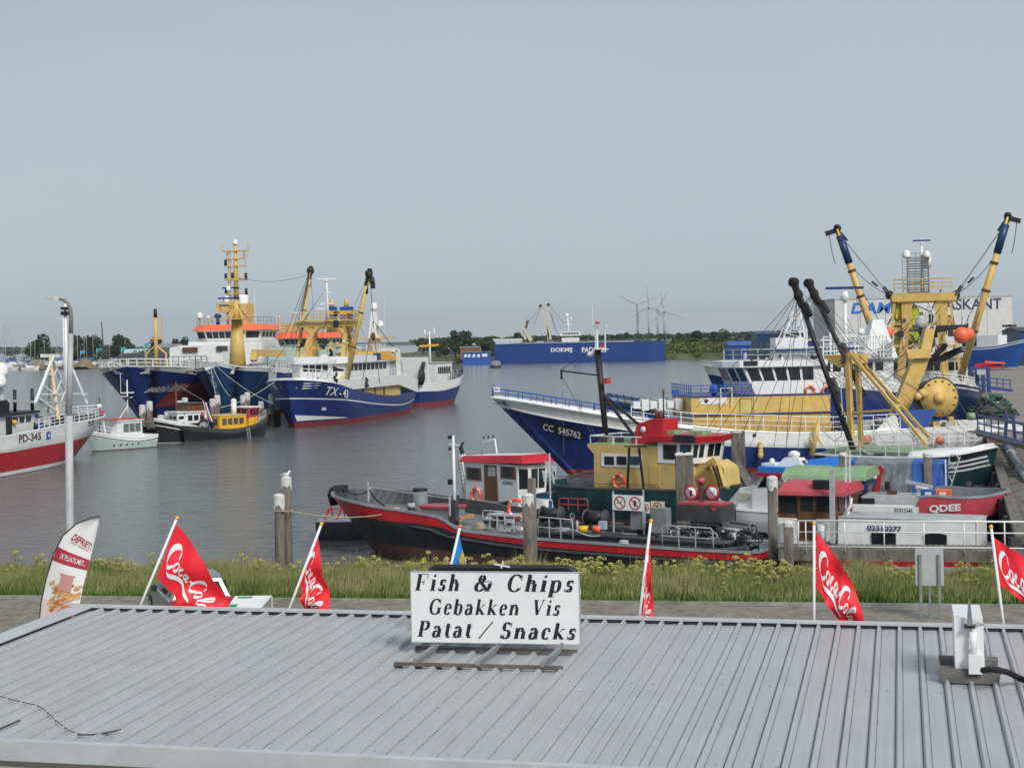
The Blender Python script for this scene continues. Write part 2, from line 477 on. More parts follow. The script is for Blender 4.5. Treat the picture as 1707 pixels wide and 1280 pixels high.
# water
wm = bpy.data.materials.new('harbour_water'); wm.use_nodes = True
t = wm.node_tree; b_ = t.nodes['Principled BSDF']
b_.inputs['Base Color'].default_value = (.105, .115, .11, 1); b_.inputs['Roughness'].default_value = .12; b_.inputs['IOR'].default_value = 1.38
tc = t.nodes.new('ShaderNodeTexCoord')
prev = None
for sc_, st, dt in ((.55, .55, 3), (2.6, .7, 4), (.05, .4, 3)):
    mp = t.nodes.new('ShaderNodeMapping'); mp.inputs['Scale'].default_value = (sc_, sc_*1.7, sc_); mp.inputs['Rotation'].default_value = (0, 0, .35)
    t.links.new(tc.outputs['Object'], mp.inputs[0])
    nz = t.nodes.new('ShaderNodeTexNoise'); nz.inputs['Scale'].default_value = 1; nz.inputs['Detail'].default_value = dt; nz.inputs['Roughness'].default_value = .6
    t.links.new(mp.outputs[0], nz.inputs['Vector'])
    bp = t.nodes.new('ShaderNodeBump'); bp.inputs['Strength'].default_value = st; bp.inputs['Distance'].default_value = .16/sc_ if sc_ > .2 else .6
    t.links.new(nz.outputs[0], bp.inputs['Height'])
    if prev: t.links.new(prev.outputs[0], bp.inputs['Normal'])
    prev = bp
t.links.new(prev.outputs[0], b_.inputs['Normal'])
b = M(); b.add([(-5000, 40, 0), (5000, 40, 0), (9000, 9000, 0), (-9000, 9000, 0)], [(0,1,2,3)])
struct(b, 'water', wm)
bed = mat('harbour_bed', (.05, .045, .035), .9, .3)
b = M(); b.add([(-9000, -300, -2.5), (9000, -300, -2.5), (9000, 9500, -2.5), (-9000, 9500, -2.5)], [(0,1,2,3)])
struct(b, 'ground', bed)

# near land, road, bank
def pave(name, c, c2, sc_, kind='brick'):
    m = bpy.data.materials.new(name); m.use_nodes = True; t = m.node_tree; N = t.nodes; L = t.links; p = N['Principled BSDF']
    p.inputs['Roughness'].default_value = .9
    tc = N.new('ShaderNodeTexCoord'); mp = N.new('ShaderNodeMapping'); L.new(tc.outputs['Object'], mp.inputs[0]); mp.inputs['Rotation'].default_value = (0,0,.17)
    br = N.new('ShaderNodeTexBrick'); br.inputs['Scale'].default_value = sc_; br.inputs['Color1'].default_value = c+(1,); br.inputs['Color2'].default_value = c2+(1,)
    br.inputs['Mortar'].default_value = tuple(x*.45 for x in c)+(1,); br.inputs['Mortar Size'].default_value = .025
    nz = N.new('ShaderNodeTexNoise'); nz.inputs['Scale'].default_value = .8; nz.inputs['Detail'].default_value = 8
    L.new(mp.outputs[0], br.inputs['Vector']); L.new(tc.outputs['Object'], nz.inputs['Vector'])
    mm = N.new('ShaderNodeMix'); mm.data_type = 'RGBA'; mm.blend_type = 'MULTIPLY'; mm.inputs[0].default_value = .7
    cr = N.new('ShaderNodeValToRGB'); cr.color_ramp.elements[0].position = .3; cr.color_ramp.elements[0].color = (.5,.5,.48,1); cr.color_ramp.elements[1].position = .65
    L.new(nz.outputs[0], cr.inputs[0]); L.new(br.outputs[0], mm.inputs[6]); L.new(cr.outputs[0], mm.inputs[7]); L.new(mm.outputs[2], p.inputs['Base Color'])
    return m
pavm = pave('clay_pavers', (.36, .315, .25), (.31, .27, .215), 4.5)
asph = mat('worn_road', (.25, .225, .19), .9, .3, scale=1.5, bump=.3)
earth = mat('earth', (.12, .10, .06), .95, .35, scale=2)
stone = mat('concrete', (.30, .30, .28), .9, .3, scale=1.2, bump=.2)
quaym = mat('quay_paving', (.27, .245, .215), .9, .22, scale=.35, bump=.15)
ZQ = 2.5
A_ = Vector((-15.6, 47.9, ZQ)); B_ = Vector((10.4, 43.3, ZQ)); dr = (B_-A_).normalized(); nr = Vector((-dr.y, dr.x, 0)); nr = nr if nr.y > 0 else -nr
def RL(s, d, z=ZQ): p = A_+dr*s+nr*d; return (p.x, p.y, z)      # along the road edge / outwards to the water
b = M(); b.add([(-90, -25, ZQ), (90, -25, ZQ), RL(90, 4.6), RL(-70, 5.2)], [(0,1,2,3)]); struct(b, 'pavement', pavm)
b = M(); b.add([RL(-70, -5.6, ZQ+.004), RL(90, -5.6, ZQ+.004), RL(90, 0, ZQ+.004), RL(-70, 0, ZQ+.004)], [(0,1,2,3)])
struct(b, 'road', asph)
b = M(); b.box((-.5,0,0),(.5,.1,.1)); b = M()
k = [RL(-70, -.0, ZQ-.2), RL(90, 0, ZQ-.2), RL(90, .14, ZQ-.2), RL(-70, .14, ZQ-.2)]
b.add(k+[(p[0], p[1], ZQ+.10) for p in k], [(4,5,6,7),(0,1,5,4),(1,2,6,5),(2,3,7,6),(3,0,4,7)]); struct(b, 'kerb', stone)
b = M(); b.add([RL(-70, .14, ZQ+.03), RL(90, .14, ZQ+.03), RL(90, 4.2, ZQ+.05), RL(-70, 4.9, ZQ+.05), RL(90, 9, -1), RL(-70, 11, -1)], [(0,1,2,3),(3,2,4,5)]); struct(b, 'grass_bank', earth)
b = M(); k = [RL(24.5, 4.3), RL(60, 4.3), RL(60, 4.75), RL(24.5, 4.75)]
b.add([(p[0], p[1], 1.2) for p in k]+[(p[0], p[1], ZQ+.42) for p in k], [(4,5,6,7),(0,1,5,4),(1,2,6,5),(2,3,7,6),(3,0,4,7)]); tag(b.build('quay_wall', stone), 'low pale concrete wall behind the tall grass at right, below the white railing', 'wall')

# right-hand quay
def gq(px, py): return tuple(G(px, py, ZQ))
qe = [G(1712, 900, ZQ), G(1672, 800, ZQ), G(1648, 735, ZQ), G(1640, 690, ZQ), G(1636, 650, ZQ), G(1622, 622, ZQ), G(1590, 604, ZQ)]
b = M(); n = len(qe)
top = [(p.x, p.y, ZQ) for p in qe]; far = [(p.x+260, p.y+(0 if i else 0), ZQ) for i, p in enumerate(qe)]
vs = top+far+[(p[0], p[1], -1.5) for p in top]
b.add(vs, [(i, i+1, n+i+1, n+i) for i in range(n-1)]+[(i+1, i, 2*n+i, 2*n+i+1) for i in range(n-1)])
b.add([(top[-1][0], top[-1][1], ZQ), (380, top[-1][1], ZQ), (420, 640, ZQ), (top[-1][0]+6, 640, ZQ)], [(0,1,2,3)])
struct(b, 'quay', quaym)

# far land
def land(name, pts, z, m, lip=6):
    n = len(pts); c = Vector((sum(p[0] for p in pts)/n, sum(p[1] for p in pts)/n)); b = M()
    inn = []
    for p in pts:
        d = (c-Vector(p[:2])); d.normalize(); inn.append((p[0]+d.x*lip, p[1]+d.y*lip, z))
    b.add([(p[0], p[1], -.8) for p in pts]+inn, [(i, (i+1)%n, n+(i+1)%n, n+i) for i in range(n)]+[tuple(range(n, 2*n))])
    return struct(b, name, m)
bankm = mat('bank_soil', (.15, .135, .09), .95, .4, scale=.15)
fieldm = mat('rough_grass_ground', (.10, .12, .05), .95, .35, scale=.08)
land('far_bank', [(-420, 700), (-300, 735), (-205, 770), (-150, 770), (-100, 735), (-60, 765), (-60, 830), (-160, 900), (-420, 960)], 2.0, bankm)
land('terrain', [(-80, 800), (-55, 720), (-20, 700), (30, 700), (72, 686), (110, 684), (150, 650), (205, 640), (900, 640), (1500, 2600), (1300, 4200), (0, 4200), (-60, 2000)], 2.4, fieldm)
land('far_shore', [(-3800, 4600), (0, 4600), (0, 5600), (-3800, 5600)], 9, mat('far_wood_ground', (.05, .07, .05), .95, .2), 30)

def leafmat(name, c, v=.35, sc_=.4):
    m = bpy.data.materials.new(name); m.use_nodes = True; t = m.node_tree; N = t.nodes; L = t.links; p = N['Principled BSDF']
    p.inputs['Roughness'].default_value = .75; p.inputs['Specular IOR Level'].default_value = .2
    tc = N.new('ShaderNodeTexCoord'); nz = N.new('ShaderNodeTexNoise'); nz.inputs['Scale'].default_value = sc_; nz.inputs['Detail'].default_value = 5
    cr = N.new('ShaderNodeValToRGB'); cr.color_ramp.elements[0].position = .35; cr.color_ramp.elements[1].position = .65
    cr.color_ramp.elements[0].color = tuple(x*(1-v) for x in c)+(1,); cr.color_ramp.elements[1].color = tuple(x*(1+v) for x in c)+(1,)
    L.new(tc.outputs['Object'], nz.inputs['Vector']); L.new(nz.outputs[0], cr.inputs[0]); L.new(cr.outputs[0], p.inputs['Base Color'])
    return m
leafd = leafmat('dark_leaves', (.035, .060, .028)); leafm = leafmat('leaves', (.050, .078, .028)); leafl = leafmat('light_leaves', (.13, .16, .035)); bark = mat('bark', (.08, .065, .05), .9, .3)
def leaves(b, c, rx, ry, rz, n, s, rnd):
    """leaf clumps spread through an ellipsoid, denser near its skin"""
    for _ in range(n):
        while True:
            d = Vector((rnd.uniform(-1,1), rnd.uniform(-1,1), rnd.uniform(-1,1)))
            if .05 < d.length < 1: break
        d = d.normalized()*(d.length**.45)
        p = Vector((c[0]+d.x*rx, c[1]+d.y*ry, c[2]+d.z*rz)); q = s*rnd.uniform(.6, 1.4)
        u = (Vector((rnd.gauss(0,1), rnd.gauss(0,1), rnd.gauss(0,.7)))).normalized()*q; v = u.orthogonal().normalized()*q*rnd.uniform(.5, .9)
        v.rotate(Matrix.Rotation(rnd.uniform(0, 6.28), 3, u))
        b.add([p-u, p+v*.9, p+u, p-v], [(0,1,2,3)])
def tree(px, ptop, pbase, wpx, Y, m, label, group, dens=1.0, seed=0, z0=2.2):
    rnd = random.Random(seed*31+px); base = W(px, pbase, Y); top = W(px, ptop, Y); h = top.z-z0; r = wpx/2*Y/F
    o = empty('tree', (base.x, Y, z0), 0, label, 'tree', group)
    b = M(); b.tube([(0,0,-.5), (rnd.uniform(-.3,.3), 0, h*.4), (rnd.uniform(-.6,.6), 0, h*.8)], h*.035, 7, h*.012)
    for k in range(4):
        a = rnd.uniform(0, 6.28); b.tube([(0,0,h*.3), (math.cos(a)*r*.5, math.sin(a)*r*.5, h*(.55+.1*k/3))], h*.015, 5, h*.006)
    b.build('trunk', bark, o)
    b = M(); s = max(.35, r*.085)
    for k in range(11):
        a = rnd.uniform(0, 6.28); q = rnd.uniform(0, .72)**.75; zz = rnd.uniform(.26, .84); sh = (1-abs(zz-.52)*1.25)
        rr = r*rnd.uniform(.36, .55)
        leaves(b, (math.cos(a)*r*q*sh*1.1, math.sin(a)*r*q*sh*1.1, h*zz), rr, rr, min(rr, h*.22), int(210*dens), s, rnd)
    b.build('crown', m, o, fix=False)
    return o
TL = [(30, 574, 8, 20), (65, 561, 600, 32), (131, 560, 600, 36), (152, 563, 600, 26), (198, 562, 600, 30), (215, 575, 600, 20), (262, 563, 600, 22), (291, 562, 600, 18), (309, 563, 600, 16)]
lab = {65: 'round dark tree standing alone at far left behind the marina masts', 131: 'tree behind the top of the street lamp pole', 152: 'broad tree just right of the street lamp pole', 198: 'round tree right of the thin dark mooring mast', 262: 'small tree behind the grey sheds above the blue ship bow', 291: 'small tree behind the grey sheds near the orange roof', 309: 'small tree left of the orange wheelhouse roof', 215: 'low tree tapering down towards the grey sheds'}
for px, pt, pb, wp in TL:
    if px in lab: tree(px, pt-3, 598, wp*1.5, 830, leafd, lab[px]+' ', 'trees behind the marina', seed=3)['label'] = lab[px]
TR = [(759, 546, 26, 720, 'left of two round trees rising above the bank left of the blue dock'), (777, 546, 24, 722, 'right of two round trees rising above the bank left of the blue dock'),
      (815, 560, 22, 730, 'low dark bush-like tree at the left end of the blue dock'), (862, 549, 26, 780, 'round tree behind the white loading arm at the dock'), (1000, 552, 24, 800, 'tree behind the dock left of the black mast'),
      (1034, 553, 22, 800, 'tree behind the dock just right of the white masthead'), (1046, 550, 12, 810, 'narrow dark tree behind the dock under the first wind turbine'), (1135, 552, 14, 900, 'small conical tree under the wind turbines'),
      (1160, 551, 24, 900, 'broad tree right of the wind turbines'), (1211, 548, 26, 880, 'tallest tree of the right-hand tree line'), (1190, 552, 20, 900, 'tree left of the tallest one in the right-hand tree line'), (1252, 553, 24, 860, 'tree behind the white lattice mast at right'), (1285, 553, 26, 860, 'tree behind the blue sheds'), (1330, 553, 26, 860, 'tree behind the black booms')]
for i, (px, pt, wp, Y, lb) in enumerate(TR):
    tree(px, pt, 570, wp, Y, leafd if i % 3 else leafm, lb, 'trees on the far bank', seed=i)
# bushes on the far bank: one mass each side
b = M(); rnd = random.Random(5)
def bush(px, py, Y, w_, h_, n=60, s=.6):
    p = W(px, py, Y); r = w_/2*Y/F; leaves(b, (p.x, p.y, max(2.3, p.z)), r, r*1.3, h_*Y/F, n, s, rnd)
for i in range(90):
    px = rnd.uniform(740, 1400); bush(px, rnd.uniform(565, 576), rnd.uniform(740, 900), rnd.uniform(14, 30), rnd.uniform(3, 6.5), 80, .75)
for i in range(70): bush(rnd.uniform(700, 830), rnd.uniform(568, 590), rnd.uniform(715, 760), rnd.uniform(10, 22), rnd.uniform(3, 6), 70, .6)
for i in range(60): bush(rnd.uniform(10, 340), rnd.uniform(586, 600), rnd.uniform(790, 880), rnd.uniform(8, 20), rnd.uniform(3, 6), 50, .5)
tag(b.build('bushes', leafm, fix=False), 'dark green scrub along the far bank', 'bushes', kind='stuff')
b = M()
for i in range(70): bush(rnd.uniform(1105, 1225), rnd.uniform(572, 592), rnd.uniform(688, 730), rnd.uniform(8, 20), rnd.uniform(3, 6.5), 80, .45)
tag(b.build('shrubs', leafl, fix=False), 'bright yellow green shrubs on the bank right of the blue dock', 'shrubs', kind='stuff')
b = M()
for i in range(150):
    px = rnd.uniform(700, 1420); bush(px, 567-.02*(px-853)-1, rnd.uniform(1500, 1700), rnd.uniform(16, 34), rnd.uniform(2, 5), 45, 2.2)
tag(b.build('distant_wood', leafd, fix=False), 'far tree belt fading along the horizon', 'wood', kind='stuff')
b = M()
for i in range(120): bush(rnd.uniform(-60, 700), 583-2, 4700, rnd.uniform(30, 60), .8, 14, 6)
tag(b.build('horizon_wood', leafd, fix=False), 'thin dark line of land across the open water at left', 'wood', kind='stuff')

# wind turbines
tw = mat('turbine_white', (.37, .39, .41), .4, .05)
TB = [(1062, 508, 556, 2300, (155, 20, 275), 'largest wind turbine, leftmost of the four, one long blade pointing up left'), (1081, 512, 559, 2700, (212, 95, 335), 'second wind turbine from the left, with a blade pointing straight up'),
      (1096, 516, 558, 3000, (180, 60, 300), 'third wind turbine from the left, its blade level'), (1107, 520, 556, 3200, (100, 220, 340), 'rightmost wind turbine of the four')]
for px, ph, pb, Y, angs, lb in TB:
    hub = W(px, ph, Y); o = empty('wind_turbine', (hub.x, Y, 2), 0, lb, 'wind turbine', 'wind turbines on the horizon')
    hz = hub.z-2; k = Y/2300
    one('tower', tw, o, 'cyl', (0,0,-1), (0,0,hz), 1.9*k, 1.1*k, 10)
    bb = M().mt(tw); bb.bar((0,-2.5*k,hz), (0,4*k,hz), 2.4*k, 2.4*k); bb.ball((0,-3.2*k,hz), 1.4*k); bb.build('nacelle', tw, o)
    for a in angs:
        a = math.radians(a); L_ = 31*k
        c, s_ = math.cos(a), math.sin(a); bb = M().mt(tw)
        bb.loft([[(c*d-s_*w_, -3.3*k, hz+s_*d+c*w_), (c*d+s_*w_, -3.3*k, hz+s_*d-c*w_), (c*d+s_*w_, -2.8*k, hz+s_*d-c*w_), (c*d-s_*w_, -2.8*k, hz+s_*d+c*w_)] for d, w_ in ((0, .7*k), (L_*.25, 1.1*k), (L_, .25*k))])
        bb.build('blade', tw, o)

# marina sailboats on the left
sm_ = mat('mast_alloy', (.50, .53, .53), .4, .1)
def sailboat():
    o = empty('sailboat'); b = M().mt(cleanwhite)
    rings = []
    for x, wd, zt in ((-4, .9, 1.1), (-2, 1.35, 1.0), (1, 1.4, 1.1), (3.3, .7, 1.3), (4.6, .05, 1.5)):
        rings.append([(x, -wd, zt), (x*.9, -wd*.6, -.3), (x*.9, wd*.6, -.3), (x, wd, zt)])
    b.loft(rings); b.build('hull', cleanwhite, o)
    b = M().mt(cleanwhite); b.loft([[(-1.5,-.8,1.0),(-1.5,-.6,1.7),(-1.5,.6,1.7),(-1.5,.8,1.0)], [(2.2,-.5,1.0),(2.2,-.3,1.45),(2.2,.3,1.45),(2.2,.5,1.0)]]); b.build('cabin', cleanwhite, o)
    one('mast', sm_, o, 'cyl', (.6,0,1), (.6,0,14), .11, .08, 6)
    b = M(); b.mt(sm_).cyl((.6,0,2.4), (-3.2,0,2.5), .07); b.mt(brblue).cyl((.4,0,2.6), (-3,0,2.65), .16); b.build('boom', sm_, o)
    b = M().mt(wire)
    for q in ((4.5,0,1.5), (-4,0,1.2), (.6,1.3,1.1), (.6,-1.3,1.1)): b.cyl((.6,0,13.8), q, .02, n=3)
    b.bar((.6,-.7,8), (.6,.7,8), .06); b.build('rigging', wire, o)
    return o
sb0 = sailboat()
SBX = [(4, 780, 560, 'leftmost sailing boat with a short mast'), (12, 748, 530, 'sailing boat with the tallest dark mast at far left'), (20, 800, 562, 'sailing boat just right of the tallest mast'), (37, 790, 566, 'sailing boat left of the round lone tree'), (49, 760, 552, 'sailing boat before the left edge of the round lone tree'), (60, 775, 566, 'sailing boat with pale mast in front of the round lone tree'), (73, 780, 568, 'sailing boat with low mast right of the lone tree centre'),
       (89, 770, 548, 'sailing boat left of the white fishing boat mast'), (93, 800, 556, 'sailing boat close behind the fishing boat gantry'), (99, 790, 558, 'sailing boat seen between gantry and white mast'), (103, 800, 552, 'sailing boat touching the white mast'), (131, 775, 556, 'sailing boat right of the street lamp pole'), (139, 790, 562, 'sailing boat second right of the lamp pole'), (147, 770, 554, 'sailing boat with pale mast below the dark trees'), (154, 800, 562, 'sailing boat before the broad dark tree'), (184, 780, 566, 'sailing boat right of the dark mooring mast')]
for i, (px, Y, pt, lb) in enumerate(SBX):
    o = sb0 if i == 0 else copy_tree(sb0)
    p = W(px, 600, Y); hh = W(px, pt, Y).z-1.8; o.location = (p.x, Y, 1.9 if Y > 765 else .2); o.rotation_euler.z = R.uniform(-.5, .5)+(3.14 if i % 2 else 0)
    k = hh/14; o.scale = (k*.85, k*.85, k)
    tag(o, lb, 'sailing boat', 'sailing boats in the marina')
# grey sheds, quay and rubble by the marina
shedm = mat('shed_grey', (.13, .14, .15), .8, .4, scale=.3); sheddk = mat('shed_dark', (.07, .07, .075), .8, .3, scale=.5)
roofg = mat('shed_roof', (.25, .26, .27), .7, .2, scale=.4)
def shed(px0, px1, ptop, pbot, Y, depth, m, rm, label, cat='shed', gable=.35, doors=0, name='shed', dm=None):
    a = W(px0, ptop, Y); c = W(px1, pbot, Y); o = empty(name, ((a.x+c.x)/2, Y, min(c.z, 2)), 0, label, cat); w_ = abs(c.x-a.x)/2; h = a.z-min(c.z, 2)
    b = M().mt(m); b.box((-w_, 0, -.5), (w_, depth, h*(1-gable))); b.build('wall', m, o)
    b = M().mt(rm); hh = h*(1-gable); b.prism([(-.3, hh), (depth+.3, hh), (depth/2, h)] if gable > .05 else [(-.3, hh), (depth+.3, hh), (depth+.3, h), (-.3, h)], 0, -w_-.3, w_+.3); b.build('roof', rm, o)
    for i in range(doors):
        x = -w_+2*w_*(i+.5)/doors; q = M().mt(dm or sheddk); q.box((x-w_/doors*.35, -.06, 0.2), (x+w_/doors*.35, .02, hh*.7)); q.build('door' if i % 2 == 0 else 'window', dm or sheddk, o)
    return o
shed(196, 330, 589, 600, 800, 20, shedm, sheddk, 'long low dark grey shed on the far bank above the blue ship bow rail', doors=9, gable=.3)
shed(255, 298, 574, 592, 805, 14, shedm, roofg, 'taller grey shed behind the small yellow foremast', gable=.2, doors=3)
shed(205, 243, 582, 590, 812, 10, mat('pale_teal', (.25,.45,.48), .6, .1), mat('pale_teal_roof', (.35,.55,.6), .6, .1), 'low pale turquoise roofed building at the marina', gable=.4, doors=3)
shed(168, 178, 575, 598, 815, 8, sheddk, sheddk, 'small dark hut behind the thin dark mast', gable=.1)
shed(283, 323, 583, 600, 770, 12, cleanwhite, lgrey, 'white shed left of the white superstructure', gable=.15, doors=3)
teal_ = mat('turquoise_flag', (.06, .4, .42), .6, .1)
for px, py, lb in ((134, 588, 'turquoise flag left of the broad dark tree'), (161, 585, 'turquoise flag at the right foot of the broad tree'), (202, 583, 'turquoise flag at the foot of the round tree'), (241, 576, 'turquoise banner on a pole above the sheds')):
    p = W(px, py, 795); o = empty('flag', (p.x, 795, 2), 0, lb, 'flag', 'turquoise flags at the marina')
    one('pole', sm_, o, 'cyl', (0,0,-.2), (0,0,p.z-2+1.4), .09, .07, 6)
    b = M().mt(teal_); h = p.z-2
    for i in range(6): b.add([(i*.4, math.sin(i)*.15, h+1.3), (i*.4+.4, math.sin(i+1)*.15, h+1.25), (i*.4+.4, math.sin(i+1)*.15, h-.9+i*.2), (i*.4, math.sin(i)*.15, h-1.1+i*.2)], [(0,1,2,3)])
    b.build('cloth', teal_, o)
p = W(174, 600, 690); o = empty('dark_mast', (p.x, 690, 0), 0, 'thin dark mooring mast rising from the marina bank', 'mast')
one('mast_pole', sheddk, o, 'cyl', (0,0,0), (-.9,0,W(171,537,690).z), .45, .22, 8)
for i, (px0, px1, py, lb) in enumerate(((55, 85, 611, 'brown rubble slope left of the white gantry'), (128, 165, 605, 'brown sand heap right of the lamp pole'))):
    a = W(px0, py, 775); c = W(px1, py, 775); b = M(); rnd = random.Random(i); nx = 14
    rows = []
    for j in range(5):
        rows.append([(a.x+(c.x-a.x)*k/nx, 760+j*5, max(.0, math.sin(math.pi*min(1, k/nx*1.0))*(1+4*math.sin(math.pi*j/4)))+rnd.uniform(0, .4)) for k in range(nx+1)])
    b.loft(rows, closed=False, sm=True); tag(b.build('rubble', mat('sand_rubble', (.26, .19, .12), .95, .3, scale=.4)), lb, 'rubble', kind='stuff')

# floating dock
DY = 672
A = W(825, 606, DY); A.z = 0; Bp = W(1087, 601, 662); Bp.z = 0; C_ = Vector((Bp.x+4.6, 690, 0))
dk = empty('floating_dock', A, math.atan2(Bp.y-A.y, Bp.x-A.x), 'long blue steel floating dock with white lettering on its side wall, across the harbour', 'floating dock')
Ld = (Bp-A).length; Hd = W(825, 574, DY).z
b = M().mt(royal)
b.box((0, 0, -.5), (Ld, 4.2, Hd)); b.build('side_wall', royal, dk)
b = M().mt(royal); b.box((0, 31, -.5), (Ld, 35, Hd)); b.build('far_side_wall', royal, dk)
b = M().mt(royal); b.box((-.5, 4.2, -.5), (Ld+1.5, 31, 1.2)); b.build('pontoon', royal, dk)
b = M().mt(navy)
for i in range(1, 22): b.box((Ld*i/22-.06, -.05, 0.3), (Ld*i/22+.06, -.01, Hd-.1))
b.box((0, -.12, -.2), (Ld, -.02, .35)); b.box((0, -.1, Hd-.3), (Ld, -.02, Hd-.12)); b.build('rubbing_strake', navy, dk)
b = M().mt(royal); b.add([(Ld, .0, -.5), (Ld+5, 8, -.5), (Ld+5, 12, -.5), (Ld, 4.2, -.5), (Ld, 0, Hd), (Ld+5, 8, Hd), (Ld+5, 12, Hd), (Ld, 4.2, Hd)], [(0,1,5,4),(1,2,6,5),(2,3,7,6),(4,5,6,7)]); b.build('end_wing', royal, dk)
one('railing', steel, dk, 'rail', [(0,.4,Hd),(Ld,.4,Hd)], 1.1, 2, 2.2, .05)
p1 = (W(915, 578, DY)-A).x; p2 = (W(1007, 576, DY)-A).x
letters('dock_name', 'DOKMIJ', cleanwhite, dk, lambda a, c: (p1+5.5+a, -.14, Hd*.62+c), 9.0, 2.3, .03)
letters('dock_name', 'PADMOS', cleanwhite, dk, lambda a, c: (p1+19.2+a, -.14, Hd*.62+c), 10.2, 2.3, .03)
# ship inside the dock
sh = empty('docked_ship', (A.x+10, A.y+16, 1.5), .0, 'ship standing inside the blue dock with a white wheelhouse and cream masts', 'ship')
def dp(px, py, Y=DY+16): q = W(px, py, Y); return (q.x-A.x-10, Y-A.y-16, q.z-1.5)
b = M().mt(lgrey); b.loft([[(x, -w_, 7.0), (x, -w_*.8, 0), (x, w_*.8, 0), (x, w_, 7.0)] for x, w_ in ((-4, 3), (4, 5), (25, 5), (42, 4), (50, .3))]); b.build('hull', lgrey, sh)
a = dp(936, 560); c = dp(965, 572)
wh, _ = None, None
b = M().mt(cleanwhite); b.box((a[0], -4, 6.5), (c[0], 4, a[2]-.8)); o_ = b.build('wheelhouse', cleanwhite, sh)
b = M().mt(cleanwhite); zz = dp(950, 553)[2]; b.prism([(a[0]-1, a[2]), (c[0]+1, a[2]), (c[0]+.3, zz), (a[0]-.3, zz)], 1, -4.6, 4.6); ob = b.build('bridge', cleanwhite, sh)
wins(ob, (a[0]-.8, -4.6, a[2]), (c[0]+.8, -4.6, a[2]), (a[0]-.3, -4.6, zz), (c[0]+.3, -4.6, zz), 6, .35, .75, .2)
one('white_mast', cleanwhite, sh, 'cyl', dp(948, 553), dp(946, 530), .5, .3, 8); dome(sh, dp(945, 527), .8); dome(sh, dp(952, 532), .5)
b = M().mt(cleanwhite); b.bar(dp(941, 541), dp(953, 541), .3); b.build('crossbar', cleanwhite, sh)
crm = mat('cream_paint', (.6, .55, .42), .5, .15)
b = M().mt(crm)
for q, r_ in (((916, 566), (902, 510)), ((918, 566), (914, 508)), ((914, 566), (912, 520))): b.bar(dp(*q), dp(*r_), .7)
b.mt(black); b.ball(dp(901, 510), .7); b.ball(dp(914, 508), .7); b.build('derrick', crm, sh)
b = M().mt(crm); b.bar(dp(886, 568), dp(873, 548), 1.6); b.bar(dp(876, 566), dp(872, 550), 1.0); b.bar(dp(872, 550), dp(868, 541), .7); b.mt(bootbrown); b.bar(dp(875, 552), dp(880, 534), 1.0); b.build('loading_arm', crm, sh)
b = M().mt(wire)
for q, r_ in (((902, 510), (873, 549)), ((914, 508), (946, 545)), ((902, 512), (888, 545)), ((914, 512), (930, 556)), ((914, 510), (926, 552))): b.cyl(dp(*q), dp(*r_), .09, n=3)
b.build('stay', wire, sh)
b = M(); rnd = random.Random(3)
for i in range(34):
    px = rnd.uniform(862, 1008); q = dp(px, rnd.uniform(569, 574)); b.mt(rnd.choice([black, bootbrown, lgrey, dgrey, orange if i % 9 == 0 else grey])); b.cbox((q[0], rnd.uniform(-3, 3), q[2]), (rnd.uniform(.6, 3), 1, rnd.uniform(.5, 2)))
b.split('deck_locker', sh)
# blue pontoon house left of the dock, office, brick shed, buoy
pb = shed(771, 818, 587, 606, 660, 8, blue, roofg, 'blue cabin on a pontoon at the left end of the dock', 'cabin', gable=.04, name='pontoon_cabin'); 
a = W(771, 592, 660); 
for px in (776, 782, 790, 798): 
    q = W(px, 593, 660)-Vector(pb.location); one('window', cleanwhite, pb, 'box', (q.x-.55, -.12, q.z-.6), (q.x+.55, -.02, q.z+.6))
q = W(808, 592, 660)-Vector(pb.location); one('window', cleanwhite, pb, 'box', (q.x-1.1, -.12, q.z-.6), (q.x+1.1, -.02, q.z+.6))
shed(767, 800, 578, 590, 700, 8, mat('brick', (.28, .12, .08), .9, .2), roofg, 'small brick building behind the blue pontoon cabin', 'building', gable=.1, doors=2)
shed(822, 870, 565, 575, 740, 14, roofg, lgrey, 'grey hipped roof shed behind the left end of the dock', gable=.7)
shed(700, 765, 574, 600, 880, 14, shedm, roofg, 'long grey farm building behind the far fishing boat', gable=.5)
o = shed(781, 802, 573, 579, 730, 6, cleanwhite, cleanwhite, 'low white rounded building on the bank left of the dock', 'building', gable=.4, doors=1)
bo = empty('mooring_buoy', G(826, 613), 0, 'grey drum buoy floating before the left end of the blue dock', 'buoy')
b = M().mt(grey); b.cyl((0,0,-.3), (0,0,2.2), 1.9, 1.9, 16); b.cyl((0,0,2.2), (0,0,2.5), 1.9, 1.2, 16); b.build('drum', grey, bo)
b = M().mt(black); b.cyl((0,0,-.3), (0,0,.7), 1.96, 1.96, 16); b.torus((0,0,2.9), .4, .1); b.build('fender_band', black, bo)
